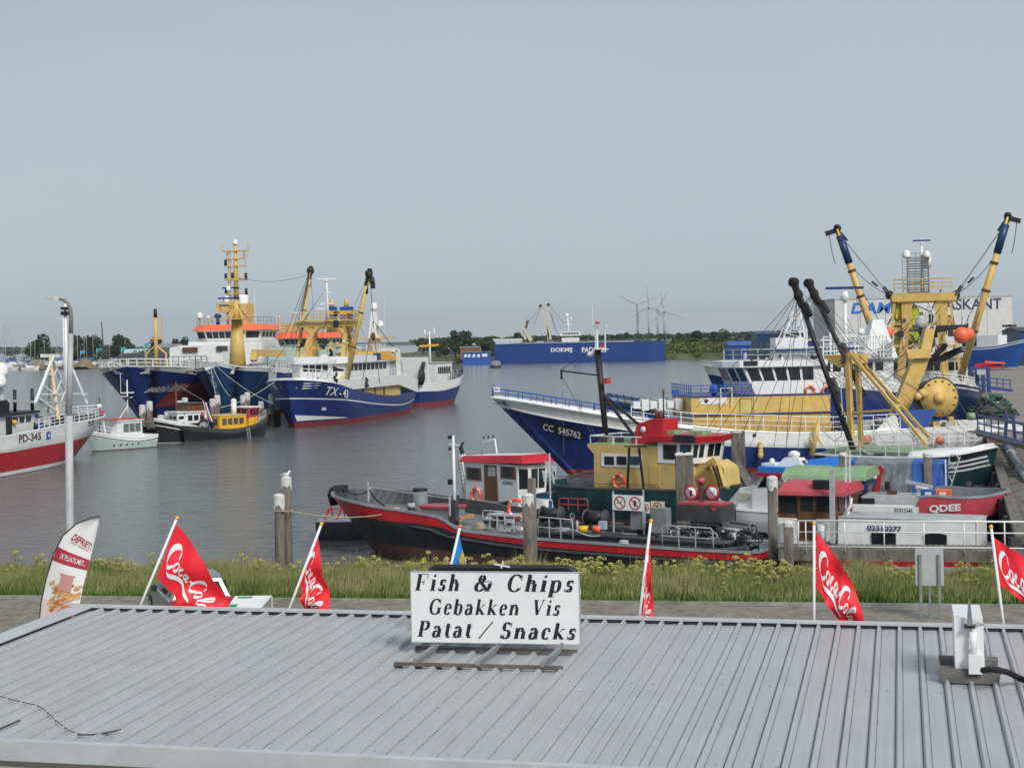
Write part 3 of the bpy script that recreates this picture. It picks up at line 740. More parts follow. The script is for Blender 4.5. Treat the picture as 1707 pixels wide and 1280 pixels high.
# rusty jetty frame on the bank at right and blue sheds
j = empty('rusty_jetty', G(1195, 597), 0, 'rusty brown open frame jetty at the far waterside right of the green shrubs', 'jetty')
rustm = mat('rusty_steel', (.13, .07, .05), .9, .4)
b = M().mt(rustm)
for x in (-3.5, 0, 3.5):
    for y in (0, 3): b.bar((x, y, -.5), (x, y, 6.8 if x == 0 else 4.8), .3)
b.box((-4.4, -.4, 1.6), (4.4, 3.4, 2.0)); b.bar((-3.5, 0, 4.8), (3.5, 0, 4.8), .3); b.bar((-3.5, 3, 4.8), (0, 3, 6.8), .25); b.bar((-3.5, 0, 4.8), (0, 0, 6.8), .25); b.bar((3.5, 0, 4.8), (0, 0, 6.8), .25)
b.build('frame', rustm, j)
b = M().mt(sheddk); b.box((-6, -1.2, -.3), (9, 3.4, .9)); b.build('landing', sheddk, j)
shed(1216, 1262, 569, 586, 560, 14, royal, blue, 'blue shed on the far bank behind the white mast', gable=.25, doors=2)
shed(1262, 1296, 552, 592, 470, 12, navyd, navyd, 'tall dark blue shed right of the white lattice mast', gable=.1, doors=3)
shed(1296, 1395, 566, 590, 480, 14, navyd, dgrey, 'long dark blue shed behind the black booms', gable=.1, doors=5)
# big white hall
HY = 420
a = W(1391, 500, HY); c = W(1695, 493, HY-4)
hall = empty('shipyard_hall', ((a.x+c.x)/2, HY, ZQ), 0, 'large pale grey shipyard hall with blue and navy lettering behind the boats', 'hall')
wl = (c.x-a.x)/2; hh = a.z-ZQ
panel = mat('hall_cladding', (.64, .64, .63), .7, .08, scale=.4)
b = M().mt(panel); n = 7
for i in range(n): b.box((-wl+2*wl*i/n+.06, 0 if i % 2 else .0, 0), (-wl+2*wl*(i+1)/n-.06, 30, hh))
b.box((-wl+.2, .3, 0), (wl-.2, 29, hh-.1)); b.build('wall', panel, hall)
b = M().mt(lgrey); b.box((-wl-.1, -.15, hh), (wl+.1, 30.2, hh+.35)); b.build('roof_edge', lgrey, hall)
def hx(px, py): q = W(px, py, HY); return q.x-hall.location.x, q.z-ZQ
dblue = mat('sign_blue', (.01, .16, .55), .5, .05); dnavy = mat('sign_navy', (.02, .03, .12), .5, .05)
x0, z0_ = hx(1472, 513)
letters('sign_lettering', 'DAMEN', dblue, hall, lambda p, q: (x0+p, -.1, z0_+q), 17.0, 2.9, .03, .2)
x1, z1_ = hx(1614, 507)
letters('sign_lettering', 'MASKANT', dnavy, hall, lambda p, q: (x1+p, -.1, z1_+q), 17.6, 2.9, .01)
for px in (1415, 1460, 1655): 
    x, z = hx(px, 580); one('hall_door', royal, hall, 'box', (x-2.4, -.08, 0), (x+2.4, .02, 5))
o_ = shed(1700, 1760, 545, 585, 330, 12, navyd, dgrey, 'dark blue grey shed at the right edge of the picture', gable=.1, doors=2)
# small tower with lamps at right
for px, lb in ((1678, 'thin floodlight post left of the shipyard gate'), (1687, 'second thin floodlight post beside the blue hull')):
    q = W(px, 545, 340); o = empty('floodlight_post', (q.x, 340, ZQ), 0, lb, 'light post', 'floodlight posts at the yard')
    one('post', dgrey, o, 'cyl', (0,0,0), (0,0,q.z-ZQ), .15, .1, 6); one('lamp_head', dgrey, o, 'box', (-.9,-.3,q.z-ZQ), (.9,.3,q.z-ZQ+.5))
# mesh fence on the far quay
fa, fb = G(1622, 600, ZQ), G(1712, 596, ZQ)
f_ = empty('mesh_fence', fa, 0, 'grey wire mesh fence closing the quay before the blue hull', 'fence')
q = fb-fa; b = M().mt(steel); b.rail([(0,0,0), q], 2.2, 2, 3, .05); b.build('post_rail', steel, f_)
b = M().mt(grey)
for i in range(60): p = q*(i/60); b.bar(p, p+Vector((0,0,2.1)), .03)
b.build('mesh', grey, f_)
# ================= BOATS, LEFT HALF
HD = Vector((-.25, -.97, 0)).normalized()       # the big ships on the left quay all point this way
def berth(bx, by, L): return (bx-HD.x*L, by-HD.y*L), (bx, by)
def V3(v): return Vector(v)
# ---- beam trawler with TX lettering
s_, b_ = berth(-26.2, 189.7, 37)
S = Ship('fishing_trawler', s_, b_, 'big blue beam trawler marked TX-43 with ochre booms, in the middle of the harbour', 'trawler')
h = S.L/2
xt = S.p(477, 634, y=0)
shr = S.sh([(477, 634, 0), (505, 630, 3.7), (539, 634, 4.4), (566, 641.6, 4.5), (585, 649, 4.5), (612, 655, 4.5), (636, 659, 4.5), (667, 658.5, 4.5), (692, 652, 4.2), (700, 647, 3.9)])
st1 = S.sh([(484, 664, 0), (510, 663, 3.0), (575, 666, 4.4), (624, 672, 4.5), (672, 673, 4.5), (699, 664.6, 4.2)])
st0 = [(x, z-.17) for x, z in st1]
S.hull(-h+1, h-.3, 9.0, shr, [(-1.2, .6, redrust), (.6, st0, navy), (st0, st1, cleanwhite), (st1, ('s', 0), navy)], rake=(-1.6, xt.x-h+.3), bul=.9, tr=.72, fine=(.84, .56), p=2.6, capm=navyd, deck=deckm, inner=ochre2, fpow=1.1)
# wing emblem at the bow and white forefoot
def slant(S, name, txt, m, pa, pb, hgt, bold=.01, off=.06, sgn=None, parent=None):
    """lettering along a line on the hull between two photo positions"""
    g_ = sgn or S.vis; pts = []
    for px, py in (pa, pb):
        y = S.side(0, 2)*g_
        for _ in range(12):
            q = S.p(px, py, y=y); y = (y+S.side(q.x, q.z)*g_)/2
        pts.append(q)
    a, c = pts; L_ = (c-a).length; d = (c-a)/L_; mid_ = (a+c)/2
    def fn(u, v):
        x = mid_.x+d.x*u; z = mid_.z+d.z*u+v
        return (x, (S.side(x, z)+off)*g_, z)
    return letters(name, txt, m, parent or S.o, fn, L_, hgt, bold)
def hullpatch(S, name, poly, m, off=.03, sgn=None, parent=None, sub=4):
    g = sgn or S.vis; pts = []
    for px, py in poly:
        y = S.side(0, 2)*g
        for _ in range(12):
            q = S.p(px, py, y=y); y = (y+S.side(q.x, q.z)*g)/2
        pts.append(q)
    vs = []
    n = len(pts)
    b = M().mt(m)
    # strip polygons: first half top edge, second half bottom edge reversed
    k = n//2; T = pts[:k]; Bo = pts[k:][::-1]
    for i in range(k-1):
        for j in range(sub):
            for r in range(2):
                f0, f1 = j/sub, (j+1)/sub; g0, g1 = r/2, (r+1)/2
                def q_(f, gg):
                    a = T[i].lerp(T[i+1], f); c = Bo[i].lerp(Bo[i+1], f); d = a.lerp(c, gg)
                    return (d.x, (S.side(d.x, d.z)+off)*g, d.z)
                b.add([q_(f0, g0), q_(f1, g0), q_(f1, g1), q_(f0, g1)], [(0,1,2,3)])
    return b.build(name, m, parent or S.o, fix=False)
xb_ = xt.x
for g_ in (1, -1):
    b = M().mt(cleanwhite)
    for k in range(3):
        zc = xt.z-.5-.3*k
        for i in range(8):
            def q_(f, dz):
                x = xb_-.9-.1*k-(3.4-.9*k)*f**1.6; return (x, g_*(S.side(x, zc)+.04), zc+.12*f+dz)
            b.add([q_(i/8, 0), q_((i+1)/8, 0), q_((i+1)/8, .12), q_(i/8, .14)], [(0,1,2,3)])
    b.build('bow_emblem', cleanwhite, S.o, fix=False)
slant(S, 'registration', 'TX - 43', cleanwhite, (541, 651), (579, 657), 1.0, .012, off=.12)
hullpatch(S, 'forefoot', [(494, 692), (520, 693), (578, 695.5), (578, 696.5), (520, 700), (494, 702)], cleanwhite, .04)
hullpatch(S, 'hull_mark', [(536, 679), (543, 679), (543, 684), (536, 684)], cleanwhite, .04)
# forecastle deck: raised white whaleback and rails
xf0 = S.p(566, 641, y=4.4).x
xs = [xf0+(xt.x-.3-xf0)*i/12 for i in range(13)]
b = M(); b.mt(cleanwhite)
b.loft([[(x, -max(.05, S.side(x, S.sheer(x))-.1), S.sheer(x)+.05), (x, max(.05, S.side(x, S.sheer(x))-.1), S.sheer(x)+.05), (x, max(.04, S.side(x, S.sheer(x))-.2), S.sheer(x)+.3), (x, -max(.04, S.side(x, S.sheer(x))-.2), S.sheer(x)+.3)] for x in xs]); b.build('foredeck', cleanwhite, S.o)
for g in (1, -1):
    b = M().mt(cleanwhite); b.rail([(x, g*max(.1, S.side(x, S.sheer(x))-.4), S.sheer(x)+.3) for x in xs[:12]], 1.15, 3, 1.1, .035); b.build('bow_railing', cleanwhite, S.o)
# superstructure
x0 = S.p(650, 620, y=3.6).x; x1 = S.p(572, 620, y=3.6).x
zz = S.p(600, 630, y=3.6).z-.9
ztop = S.p(600, 604, y=3.6).z-.9
o, tp = S.deckhouse('lower_house', [(x0-4, -3.7), (x1+1, -3.7), (x1+1, 3.7), (x0-4, 3.7)], 2.3, zz-.2, ochre2)
xq = S.p(694, 640, y=4.0).x
b = M().mt(white); b.loft([[(x, -4.2, a), (x, 4.2, a), (x, 4.2, c), (x, -4.2, c)] for x, a, c in ((xq, S.sheer(xq)-.3, S.sheer(xq)+1.5), (x0-2, zz-.4, zz+.9), (x1, zz-.4, zz+.9), (x1+3.5, zz-.2, zz+.7))]); b.build('shelter_deck', white, S.o)
o, tp = S.deckhouse('wheelhouse', [(x0, -3.5), (x1-1, -3.5), (x1, -2), (x1, 2), (x1-1, 3.5), (x0, 3.5)], zz+.9, ztop+.9, white, lean=.1, roofm=cleanwhite, over=.5, rt=S.p(600, 593, y=3.6).z-ztop-.9, roofname='wheelhouse_roof')
wins(o, (x1-1, 3.5, zz+.9), (x0, 3.5, zz+.9), (x1-.95, 3.6, ztop+.9), (x0-.1, 3.6, ztop+.9), 9, .5, .92, .25)
wins(o, (x1, -2, zz+.9), (x1, 2, zz+.9), (x1+.1, -2.05, ztop+.9), (x1+.1, 2.05, ztop+.9), 4, .5, .92, .2)
wins(o, (x1, 2, zz+.9), (x1-1, 3.5, zz+.9), (x1+.1, 2.05, ztop+.9), (x1-.95, 3.6, ztop+.9), 1, .5, .92, .1)
zr_ = ztop+.9
b = M().mt(yellow); b.prism([(x0+5, zr_+1.2), (x0-1.2, zr_+.6), (x0-1.2, zr_+.1), (x0+5, zr_+.2)], 1, 3.55, 4.15); b.build('yellow_panel', yellow, S.o)
one('blue_panel', navy, S.o, 'box', (x0+5.1, 3.6, zr_+.2), (x0+6.6, 4.14, zr_+1.1))
one('bridge_railing', cleanwhite, S.o, 'rail', [(x1+1, 4.1, zz+.9), (x0-2, 4.1, zz+.9)], .9, 2, 1.4, .03)
one('roof_railing', cleanwhite, S.o, 'rail', [(x0+5, 3.2, zr_+1.2), (x0, 3.2, zr_+1.2), (x0, -3.4, zr_+1.2)], 1.0, 3, 1.0, .03)
ztop = zr_
# fore side plating (yellow working deck with doors)
for px in (592, 605, 625, 640): 
    q = S.p(px, 652, y=3.7); one('deck_door', brown if px != 605 else dgrey, o, 'box', (q.x-.35, 3.66, q.z-.9), (q.x+.35, 3.76, q.z+.5))
# aft gallows and stern white arch
xa = x0-4
b = M().mt(white); b.bar((xa, 3.6, 4), (xa, 3.4, ztop+1.4), .5); b.bar((xa, -3.6, 4), (xa, -3.4, ztop+1.4), .5); b.bar((xa, -3.5, ztop+1.4), (xa, 3.5, ztop+1.4), .5); b.bar((xa-3, 3.5, 4), (xa, 3.5, ztop+1.2), .35); b.build('aft_gallows', white, S.o)
# white mast with domes on the wheelhouse
b = M().mt(cleanwhite)
q = S.p(625, 600, y=0); t_ = S.p(622, 520, y=0)
b.loft([[(q.x+dx, y, q.z-.5) for dx, y in ((-1.3,-.8), (1.3,-.8), (1.3,.8), (-1.3,.8))], [(q.x+dx*.35, y*.35, t_.z) for dx, y in ((-1.3,-.8), (1.3,-.8), (1.3,.8), (-1.3,.8))]])
b.build('signal_mast', cleanwhite, S.o); dome(S.o, (q.x, 0, t_.z+.5), .5); dome(S.o, (q.x+.6, 1.1, S.p(618, 543, y=1.1).z), .45)
b = M().mt(ochre); b.box((q.x-3, -2, q.z+2.9), (q.x+3, 2, q.z+3.1)); b.box((q.x-3.6, -2.6, q.z+.8), (q.x+4.4, 2.6, q.z+1.2)); b.build('mast_platform', ochre, S.o)
for dy in (-1.5, 1.5): antenna(S.o, (q.x, dy, q.z+2), 7)
# ochre gantry amidships: two legs pairs and a portal
gx = S.p(548, 640, y=0).x
def gp(px, py, y): return S.p(px, py, y=y)
GT = S.p(560, 541, y=0).z
b = M().mt(ochre)
for sy in (-1, 1):
    b.bar((gx, sy*2.6, 4), (gx, sy*2.2, GT), .5, .5); b.bar((gx+4.4, sy*3.2, 4.4), (gx, sy*2.3, GT-1.5), .5); b.bar((gx-2.6, sy*2.6, 4), (gx-1.2, sy*2.2, GT), .55)
b.bar((gx, -4.2, GT), (gx, 4.2, GT), .7, .6); b.bar((gx-1.6, -4, GT), (gx-1.6, 4, GT), .5); b.box((gx-2, -4.1, GT+.4), (gx+.9, 4.1, GT+.55))
b.bar((gx+2.2, -2.8, 8), (gx+2.2, 2.8, 8), .35)
for z in (6, 7.6, 9.4): b.bar((gx, -2.6, z), (gx, 2.6, z), .25)
arc = [(gx, 2.4*math.cos(math.pi*i/10), GT-2.2+2.2*math.sin(math.pi*i/10)) for i in range(11)]; b.tube(arc, .38, 6)
g_ = b.build('gantry', ochre, S.o)
one('gantry_railing', ochre, g_, 'rail', [(gx+.9, -4.1, GT+.55), (gx+.9, 4.1, GT+.55), (gx-2, 4.1, GT+.55), (gx-2, -4.1, GT+.55)], 1.1, 3, 1.1, .035)
# funnels with blue-yellow bands
for px0, px1, y in ((545, 560, 0), (567, 587, 0)):
    c0 = S.p(px0, 538, x=gx-3); c1 = S.p(px1, 511, x=gx-3); b = M(); y0, y1 = sorted((c0.y, c1.y)); zb, zt = c0.z, c1.z
    for k in range(4):
        b.mt([ochre2, blue, yellow, blue][k]); b.box((gx-3.5, y0, zb+(zt-zb)*(k/4-(.6 if k == 0 else 0))), (gx-2.9, y1, zb+(zt-zb)*(k+1)/4-.003))
    b.mt(ochre); b.cyl((gx-3.2, (y0+y1)/2, zt), (gx-3.2, (y0+y1)/2, zt+.9), .3); b.build('funnel', None, S.o)
# derrick booms
def boom(S, base, tip, m, r=.28, head=black, hl=1.8, hr=.33, name='boom'):
    base, tip = Vector(base), Vector(tip); d = (tip-base).normalized()
    o = one(name, m, S.o, 'cyl', base, tip, r, r*.8, 10)
    b = M().mt(head); b.bar(tip-d*hl, tip+d*.3, hr*1.5, hr*1.2); b.cyl(tip-d*hl*.2-Vector((0, .35, 0)), tip-d*hl*.2+Vector((0, .35, 0)), hr*1.3, n=12); b.bar(tip-d*hl*.9, tip-d*hl*.9-Vector((0,0,1.2)), hr*.8); b.cyl(tip+Vector((.2,0,0)), tip+Vector((.2,0,-.9)), hr*.9, n=8); b.build('boom_head', head, o)
    for k in (.3, .62):
        p = base.lerp(tip, k); one('boom_band', bootbrown, o, 'cyl', p-d*.08, p+d*.08, r*1.08)
    return o
bs = S.p(579, 632, y=4.0); tp_ = S.p(616, 452, y=7.5)
boom(S, bs, tp_, ochre)
bs2 = S.p(507, 612, y=-4.0); tp2 = S.p(518, 448, y=-5.5)
boom(S, (gx+2, -4, 5), tp2, ochre)
b = M().mt(wire)
for k in range(3):
    b.cyl(tp_+Vector((0,0,-.4*k)), (gx, 4.1-.2*k, GT+.2-.4*k), .045, n=3); b.cyl(tp2+Vector((0,0,-.4*k)), (gx, -4.1+.2*k, GT+.2), .045, n=3)
    b.cyl(tp2, S.p(470+k*9, 575+k*5, y=-3.5), .04, n=3)
b.cyl(tp_, S.p(622, 535, y=5), .05, n=3)
for q in ((600, 660), (636, 668), (655, 578)): b.cyl(S.p(622, 535, y=5), S.p(q[0], q[1], y=4), .04, n=3)
b.build('rigging', wire, S.o)
one('cod_block', bootbrown, S.o, 'ball', S.p(622, 561, y=5), .55, 1, .5, 1)
one('hook_block', black, S.o, 'bar', S.p(620, 465, y=6.5), S.p(622, 478, y=6), .55)
# radar mast on fore gantry
q = S.p(541, 535, y=0); rt = S.p(542, 466, y=0)
b = M().mt(cleanwhite); b.cyl((gx, 0, GT), (gx, 0, rt.z-.3), .25, .12); b.bar((gx, -.9, GT+2.6), (gx, .9, GT+2.6), .2); b.bar((gx, -.6, GT+4), (gx, .6, GT+4), .15); b.box((gx-.2, -1.4, GT+1.9), (gx+.2, -.2, GT+2.1)); b.build('radar_mast', cleanwhite, S.o)
radar(S.o, (gx, 0, rt.z), 2.4, cleanwhite, math.pi/2+.3)
# trawl gear: black nets
b = M().mt(black); rnd = random.Random(4)
for px, py, y in ((552, 590, -1), (540, 575, 0), (560, 632, 4.2), (612, 640, 4.4), (530, 640, 3)):
    p = S.p(px, py, y=y)
    b.tube([p+Vector((rnd.uniform(-.3,.3), rnd.uniform(-.2,.2), .8-k*.3)) for k in range(5)], .12, 6, .3)
b.split('net_bundle', S.o)
oo = one('winch', grey, S.o, 'cyl', (gx-1, -1.5, 4.6), (gx-1, 1.5, 4.6), .8)
TX = S; TXgx = gx
b = M().mt(wire); rnd = random.Random(44)      # thinner rigging and gantry clutter
A_s = [(gx, 4.1, GT), (gx, -4.1, GT), (gx, 0, GT+1), tuple(tp_), tuple(tp2), (x1, 3, zr_+.5), (gx, 0, rt.z-1)]
for i in range(26): a_ = rnd.choice(A_s); b.cyl(a_, (rnd.uniform(x0-6, xf0+8), rnd.uniform(-3.8, 3.8), rnd.uniform(3.5, 6.5)), .022, n=3)
b.build('stays', wire, S.o)
b = M()
for i in range(40):
    b.mt(rnd.choice([ochre, ochre2, bootbrown, black, steel, cleanwhite, ochre])); q = Vector((gx+rnd.uniform(-2, 1), rnd.uniform(-3.9, 3.9), rnd.uniform(6, GT+1.6)))
    if i % 2: b.bar(q, q+Vector((rnd.uniform(-1, 1), rnd.uniform(-.8, .8), rnd.uniform(-2.2, .6))), rnd.uniform(.1, .22))
    else: b.cbox(q, (.4, rnd.uniform(.3, .9), rnd.uniform(.3, .9)))
b.split('gantry_fitting', S.o)

# ---- far trawler astern of it
S = Ship('fishing_trawler', (-16.2, 240), (-9.6, 258), 'small blue and white trawler with rusty white bow, lying astern of the trawler marked TX-43', 'trawler')
h = S.L/2
S.hull(-h, h-1.2, 6.2, [(-h, 3.7), (-2, 3.6), (h*.5, 4.1), (h+1.5, 4.9)], [(-1.2, .75, redrust), (.75, ('s', -1.25), navy), (('s', -1.25), ('s', 0), white)], rake=(-.5, 2.2), tr=.8, fine=(.7, .5))
q0 = S.p(688, 640, y=-2.4); q1 = S.p(738, 640, y=-2.4)
one('bow_railing', dgrey, S.o, 'rail', [(x, -S.side(x, S.sheer(x))+.1, S.sheer(x)) for x in (h*.1, h*.3, h*.5, h*.7, h*.85, h*.97)]+[(x, S.side(x, S.sheer(x))-.1, S.sheer(x)) for x in (h*.97, h*.8, h*.5)], 1.1, 3, 1.0, .04)
o, tp = S.deckhouse('wheelhouse', [(-3, -2.3), (3.2, -2.3), (3.8, -1.4), (3.8, 1.4), (3.2, 2.3), (-3, 2.3)], 2.4, 6.6, white, lean=.05, roofm=lgrey)
wins(o, (-3, -2.3, 2.4), (3.2, -2.3, 2.4), (-3, -2.35, 6.6), (3.2, -2.35, 6.6), 7, .6, .85, .25)
b = M().mt(white); b.loft([[(-7, -2.6, 2), (-7, 2.6, 2), (-7, 2.4, 7.6), (-7, -2.4, 7.6)], [(-6.2, -2.6, 2), (-6.2, 2.6, 2), (-6.4, 2.4, 7.6), (-6.4, -2.4, 7.6)]]); b.build('stern_gallows', white, S.o)
m0 = S.p(697, 600, y=0); m1 = S.p(693, 547, y=0)
one('mast', cleanwhite, S.o, 'cyl', (0, 0, 6.5), (0, 0, m1.z-.5), .22, .12, 8)
b = M().mt(cleanwhite); b.bar((0,-.9,m1.z-1.5), (0,.9,m1.z-1.5), .15); b.cyl((0,-.8,m1.z-1.5), (0,-.8,m1.z), .1); b.cyl((0,.8,m1.z-1.5), (0,.8,m1.z-.2), .1); b.build('mast_head', cleanwhite, S.o)
b = M().mt(black); b.bar(S.p(700, 640, y=-2.8), S.p(706, 605, y=-2), .5); b.ball(S.p(703, 628, y=-2.9), .8, 1, .6, 1.6); b.build('net_bundle', black, S.o)
b = M().mt(wire); b.cyl((0,0,m1.z-1), (h+1, 0, 4.8), .05, n=3); b.cyl((0,0,m1.z-1), (-6.8, 0, 7.6), .05, n=3); b.build('rigging', wire, S.o)
b = M().mt(yellow); b.bar(S.p(700, 577, y=0), S.p(730, 575, y=0), .3); b.build('yellow_boom', yellow, S.o)

# ---- big supply ships 1 and 2
def foreship(name, bx, by, L, B, top, label, sheerd, bands, wl_x=None, **k):
    s_, b_ = berth(bx, by, L); S = Ship(name, s_, b_, label, 'ship'); h = S.L/2
    return S, h
HD0 = HD; HD = Vector((-.196, -.98, 0)).normalized()
bw_ = G(240, 698)
S, h = foreship('supply_ship', bw_.x, bw_.y, 66, 13, None, 'large ship with dark blue bow and orange wheelhouse roof, farthest left in the harbour', None, None)
HD = HD0
tp_ = S.p(212, 608, y=0); zt = tp_.z
wb = S.sh([(212, 608, 0), (262, 610.5, 6.4), (290, 615.5, 6.6), (320, 625, 6.6)])
S.hull(-h, h-.3, 13.4, [(-h, 5.0), (wb[0][0]-12, 5.4), (wb[0][0]-5, zt-1.0), (wb[2][0], zt-.2), (tp_.x, zt)], [(-1.2, .3, redrust), (.3, wb, navy), (wb, ('s', 0), cleanwhite)], rake=(-1, tp_.x-h+.3), bul=1.0, tr=.9, fine=(.90, .64), capm=cleanwhite, deck=deckm, inner=white, p=3.2, fpow=1.0, n=40)
xs = [tp_.x-d for d in (.15, .7, 1.6, 3, 5, 7, 9, 11, 13)]
for g in (1, -1):
    b = M().mt(cleanwhite)
    pts = [(x, g*max(.12, S.side(x, S.sheer(x)-.05)-.1), S.sheer(x)+.05) for x in xs]
    b.rail(pts, .95, 2, 1.2, .07)
    b.build('bow_railing', cleanwhite, S.o)
slant(S, 'ship_name', 'BAREND BIESHEUVEL', cleanwhite, (259, 650), (312, 646), .75, .0, off=.15, sgn=1)
XF = S.p(376, 560, y=0).x
# red hull section and white forecastle front
xr0 = S.p(314, 640, y=6.6).x
b = M().mt(redrust)
vs = []
for x in [xr0-i*2 for i in range(8)]: vs.append([(x, S.side(x, z)+.1, z) for z in (1.6, 3, 4.4, S.sheer(x)-.5)])
b.loft(vs, closed=False); b.build('red_side_panel', redrust, S.o, fix=False)
# superstructure
xfr = S.p(376, 575, y=0, x=None).x
def sup(S, px0, px1, pyroof, pyeave, pywin, pybase, xf, depth, roofc, wallm=white, nwin=7):
    """wheelhouse with slanted orange roof rim; xf = local x of the front face"""
    l = S.p(px0, pyeave, x=xf); r = S.p(px1, pyeave, x=xf)
    ze = l.z; zr = S.p((px0+px1)/2, pyroof, x=xf).z; zw = S.p((px0+px1)/2, pywin, x=xf).z; zb = pybase
    y0, y1 = min(l.y, r.y), max(l.y, r.y); ym = (y0+y1)/2; hw = (y1-y0)/2
    w_ = hw-1.0
    plan = [(xf-depth, ym-w_), (xf-1.6, ym-w_), (xf, ym-w_*.6), (xf, ym+w_*.6), (xf-1.6, ym+w_), (xf-depth, ym+w_)]
    o, tp = S.deckhouse('wheelhouse', plan, zw, ze, wallm, lean=.35)
    P = lambda i, z: (plan[i][0], plan[i][1], z)
    T = lambda i, z: (tp[i][0], tp[i][1], z)
    wins(o, P(2, zw), P(3, zw), T(2, ze), T(3, ze), nwin, .25, .86, .14, m=glass, inset=.02)
    wins(o, P(3, zw), P(4, zw), T(3, ze), T(4, ze), 1, .25, .86, .1, inset=.05)
    wins(o, P(1, zw), P(2, zw), T(1, ze), T(2, ze), 1, .25, .86, .1, inset=.05)
    wins(o, P(4, zw), P(5, zw), T(4, ze), T(5, ze), 4, .3, .8, .3)
    b = M().mt(roofc)
    n = 6; g = lambda p, d: (p[0]+(d if p[0] > xf-depth/2 else -d), ym+(p[1]-ym)*(1+d/hw*1.0))
    lo = [g(p, 1.0) for p in plan]; hi = [g(p, .1) for p in plan]
    b.add([(p[0], p[1], ze) for p in lo]+[(p[0], p[1], zr) for p in hi], [tuple(range(n))[::-1], tuple(range(n, 2*n))]+[(i, (i+1)%n, n+(i+1)%n, n+i) for i in range(n)])
    b.build('orange_roof', roofc, S.o)
    b = M().mt(wallm)
    wb = hw*1.05
    b.loft([[(xf-depth-2, ym-wb, zb), (xf+.8, ym-wb, zb), (xf+.8, ym+wb, zb), (xf-depth-2, ym+wb, zb)], [(xf-depth-2, ym-wb, zw-.1), (xf+.4, ym-wb*.95, zw-.1), (xf+.4, ym+wb*.95, zw-.1), (xf-depth-2, ym+wb, zw-.1)]])
    b.build('superstructure', wallm, S.o)
    one('roof_railing', steel, S.o, 'rail', [(xf-1, ym-w_, zr), (xf-1, ym+w_, zr), (xf-depth+.5, ym+w_, zr)], 1.1, 2, 1.3, .04)
    return ym, hw, ze, zr, zw
ym, hw, ze, zr, zw = sup(S, 315, 437, 541, 552, 568, 3.5, XF, 9, orange, white, 6)
o = one('forward_house', white, S.o, 'prism', [(XF-6, 3.5), (XF+7.5, 3.5), (XF+7.0, S.p(300, 580, x=XF+7).z), (XF+2.9, zw-.6), (XF-6, zw-.6)], 1, S.p(283, 590, x=XF+7).y, S.p(372, 590, x=XF+7).y)
for px, py in ((316, 582), (363, 580), (368, 580)):
    q = S.p(px, py, x=XF+7.4); one('porthole', dgrey if px > 350 else brown, o, 'box', (XF+5.2, q.y-(.25 if px > 350 else 1.2), q.z-.5), (XF+7.35, q.y+(.25 if px > 350 else 1.2), q.z+.3))
for px, py, r_ in ((333, 529, .5), (347, 531, .3)):
    q = S.p(px, py, x=XF-3); dome(S.o, q, r_); one('dome_stand', ochre2, S.o, 'cyl', (q.x, q.y, zr), q, .12)
q = S.p(363, 530, x=XF-2); b = M().mt(navy); b.cyl((q.x, q.y, zr), (q.x, q.y, q.z), .28); b.ball((q.x, q.y, q.z+.3), .6, 1, 1, .7); b.build('searchlight', navy, S.o)
q = S.p(405, 505, x=XF-5); dome(S.o, q, 1.0); b = M().mt(ochre2); b.cyl((q.x, q.y, zr), (q.x, q.y, q.z-.3), .55); b.box((q.x-2, q.y-1.3, zr), (q.x+2, q.y+1.3, zr+3.2)); b.build('dome_tower', ochre2, S.o)
q = S.p(379, 503, x=XF-5); dome(S.o, q, .6); b = M().mt(ochre2); b.cyl((q.x, q.y, zr), (q.x, q.y, q.z-.2), .2); b.box((q.x-1, q.y-1.5, zr+2), (q.x+1, q.y+2.2, zr+3.6)); b.build('dome_tower', ochre2, S.o)
q = S.p(425, 530, x=XF-2); antenna(S.o, (q.x, q.y, zr), S.p(426, 480, x=XF-2).z-zr, .07)
b = M().mt(white); b.box((XF+9, S.p(290, 612, x=XF+14).y, 5), (XF+14, S.p(318, 612, x=XF+14).y, S.p(300, 600, x=XF+14).z)); b.build('winch_house', white, S.o)
b = M().mt(dgrey); rnd = random.Random(8)
b.rail([(XF+15, S.p(288, 605, x=XF+15).y, S.p(300, 610, x=XF+15).z), (XF+15, S.p(345, 605, x=XF+15).y, S.p(300, 610, x=XF+15).z)], 1.4, 3, .9, .05); b.build('fore_railing', dgrey, S.o)
# yellow foremast on ship 1
fq = S.p(277, 600, y=1.5); ft = S.p(277, 517, y=1.5)
b = M().mt(ochre); b.cyl((fq.x, 0, 6.5), (fq.x, 0, ft.z), .32, .2); b.tube([(fq.x, -1.4, 6), (fq.x, -1.5, 9), (fq.x, 0, 10.2), (fq.x, 1.5, 9), (fq.x, 1.4, 6)], .16); b.bar((fq.x, -1, ft.z-4), (fq.x, 1, ft.z-4), .25); b.bar((fq.x, .9, ft.z-4), (fq.x, .9, ft.z-1), .12); b.mt(black); b.cyl((fq.x, 0, ft.z-1), (fq.x, 0, ft.z+.2), .25); b.build('foremast', ochre, S.o)
b = M().mt(wire); b.cyl((fq.x, 0, ft.z-4), (fq.x+5, -3, 8.3), .03, n=3); b.cyl((fq.x, 0, ft.z-4), (fq.x-7, 4, 8.3), .03, n=3); b.build('rigging', wire, S.o)
SUP1 = S
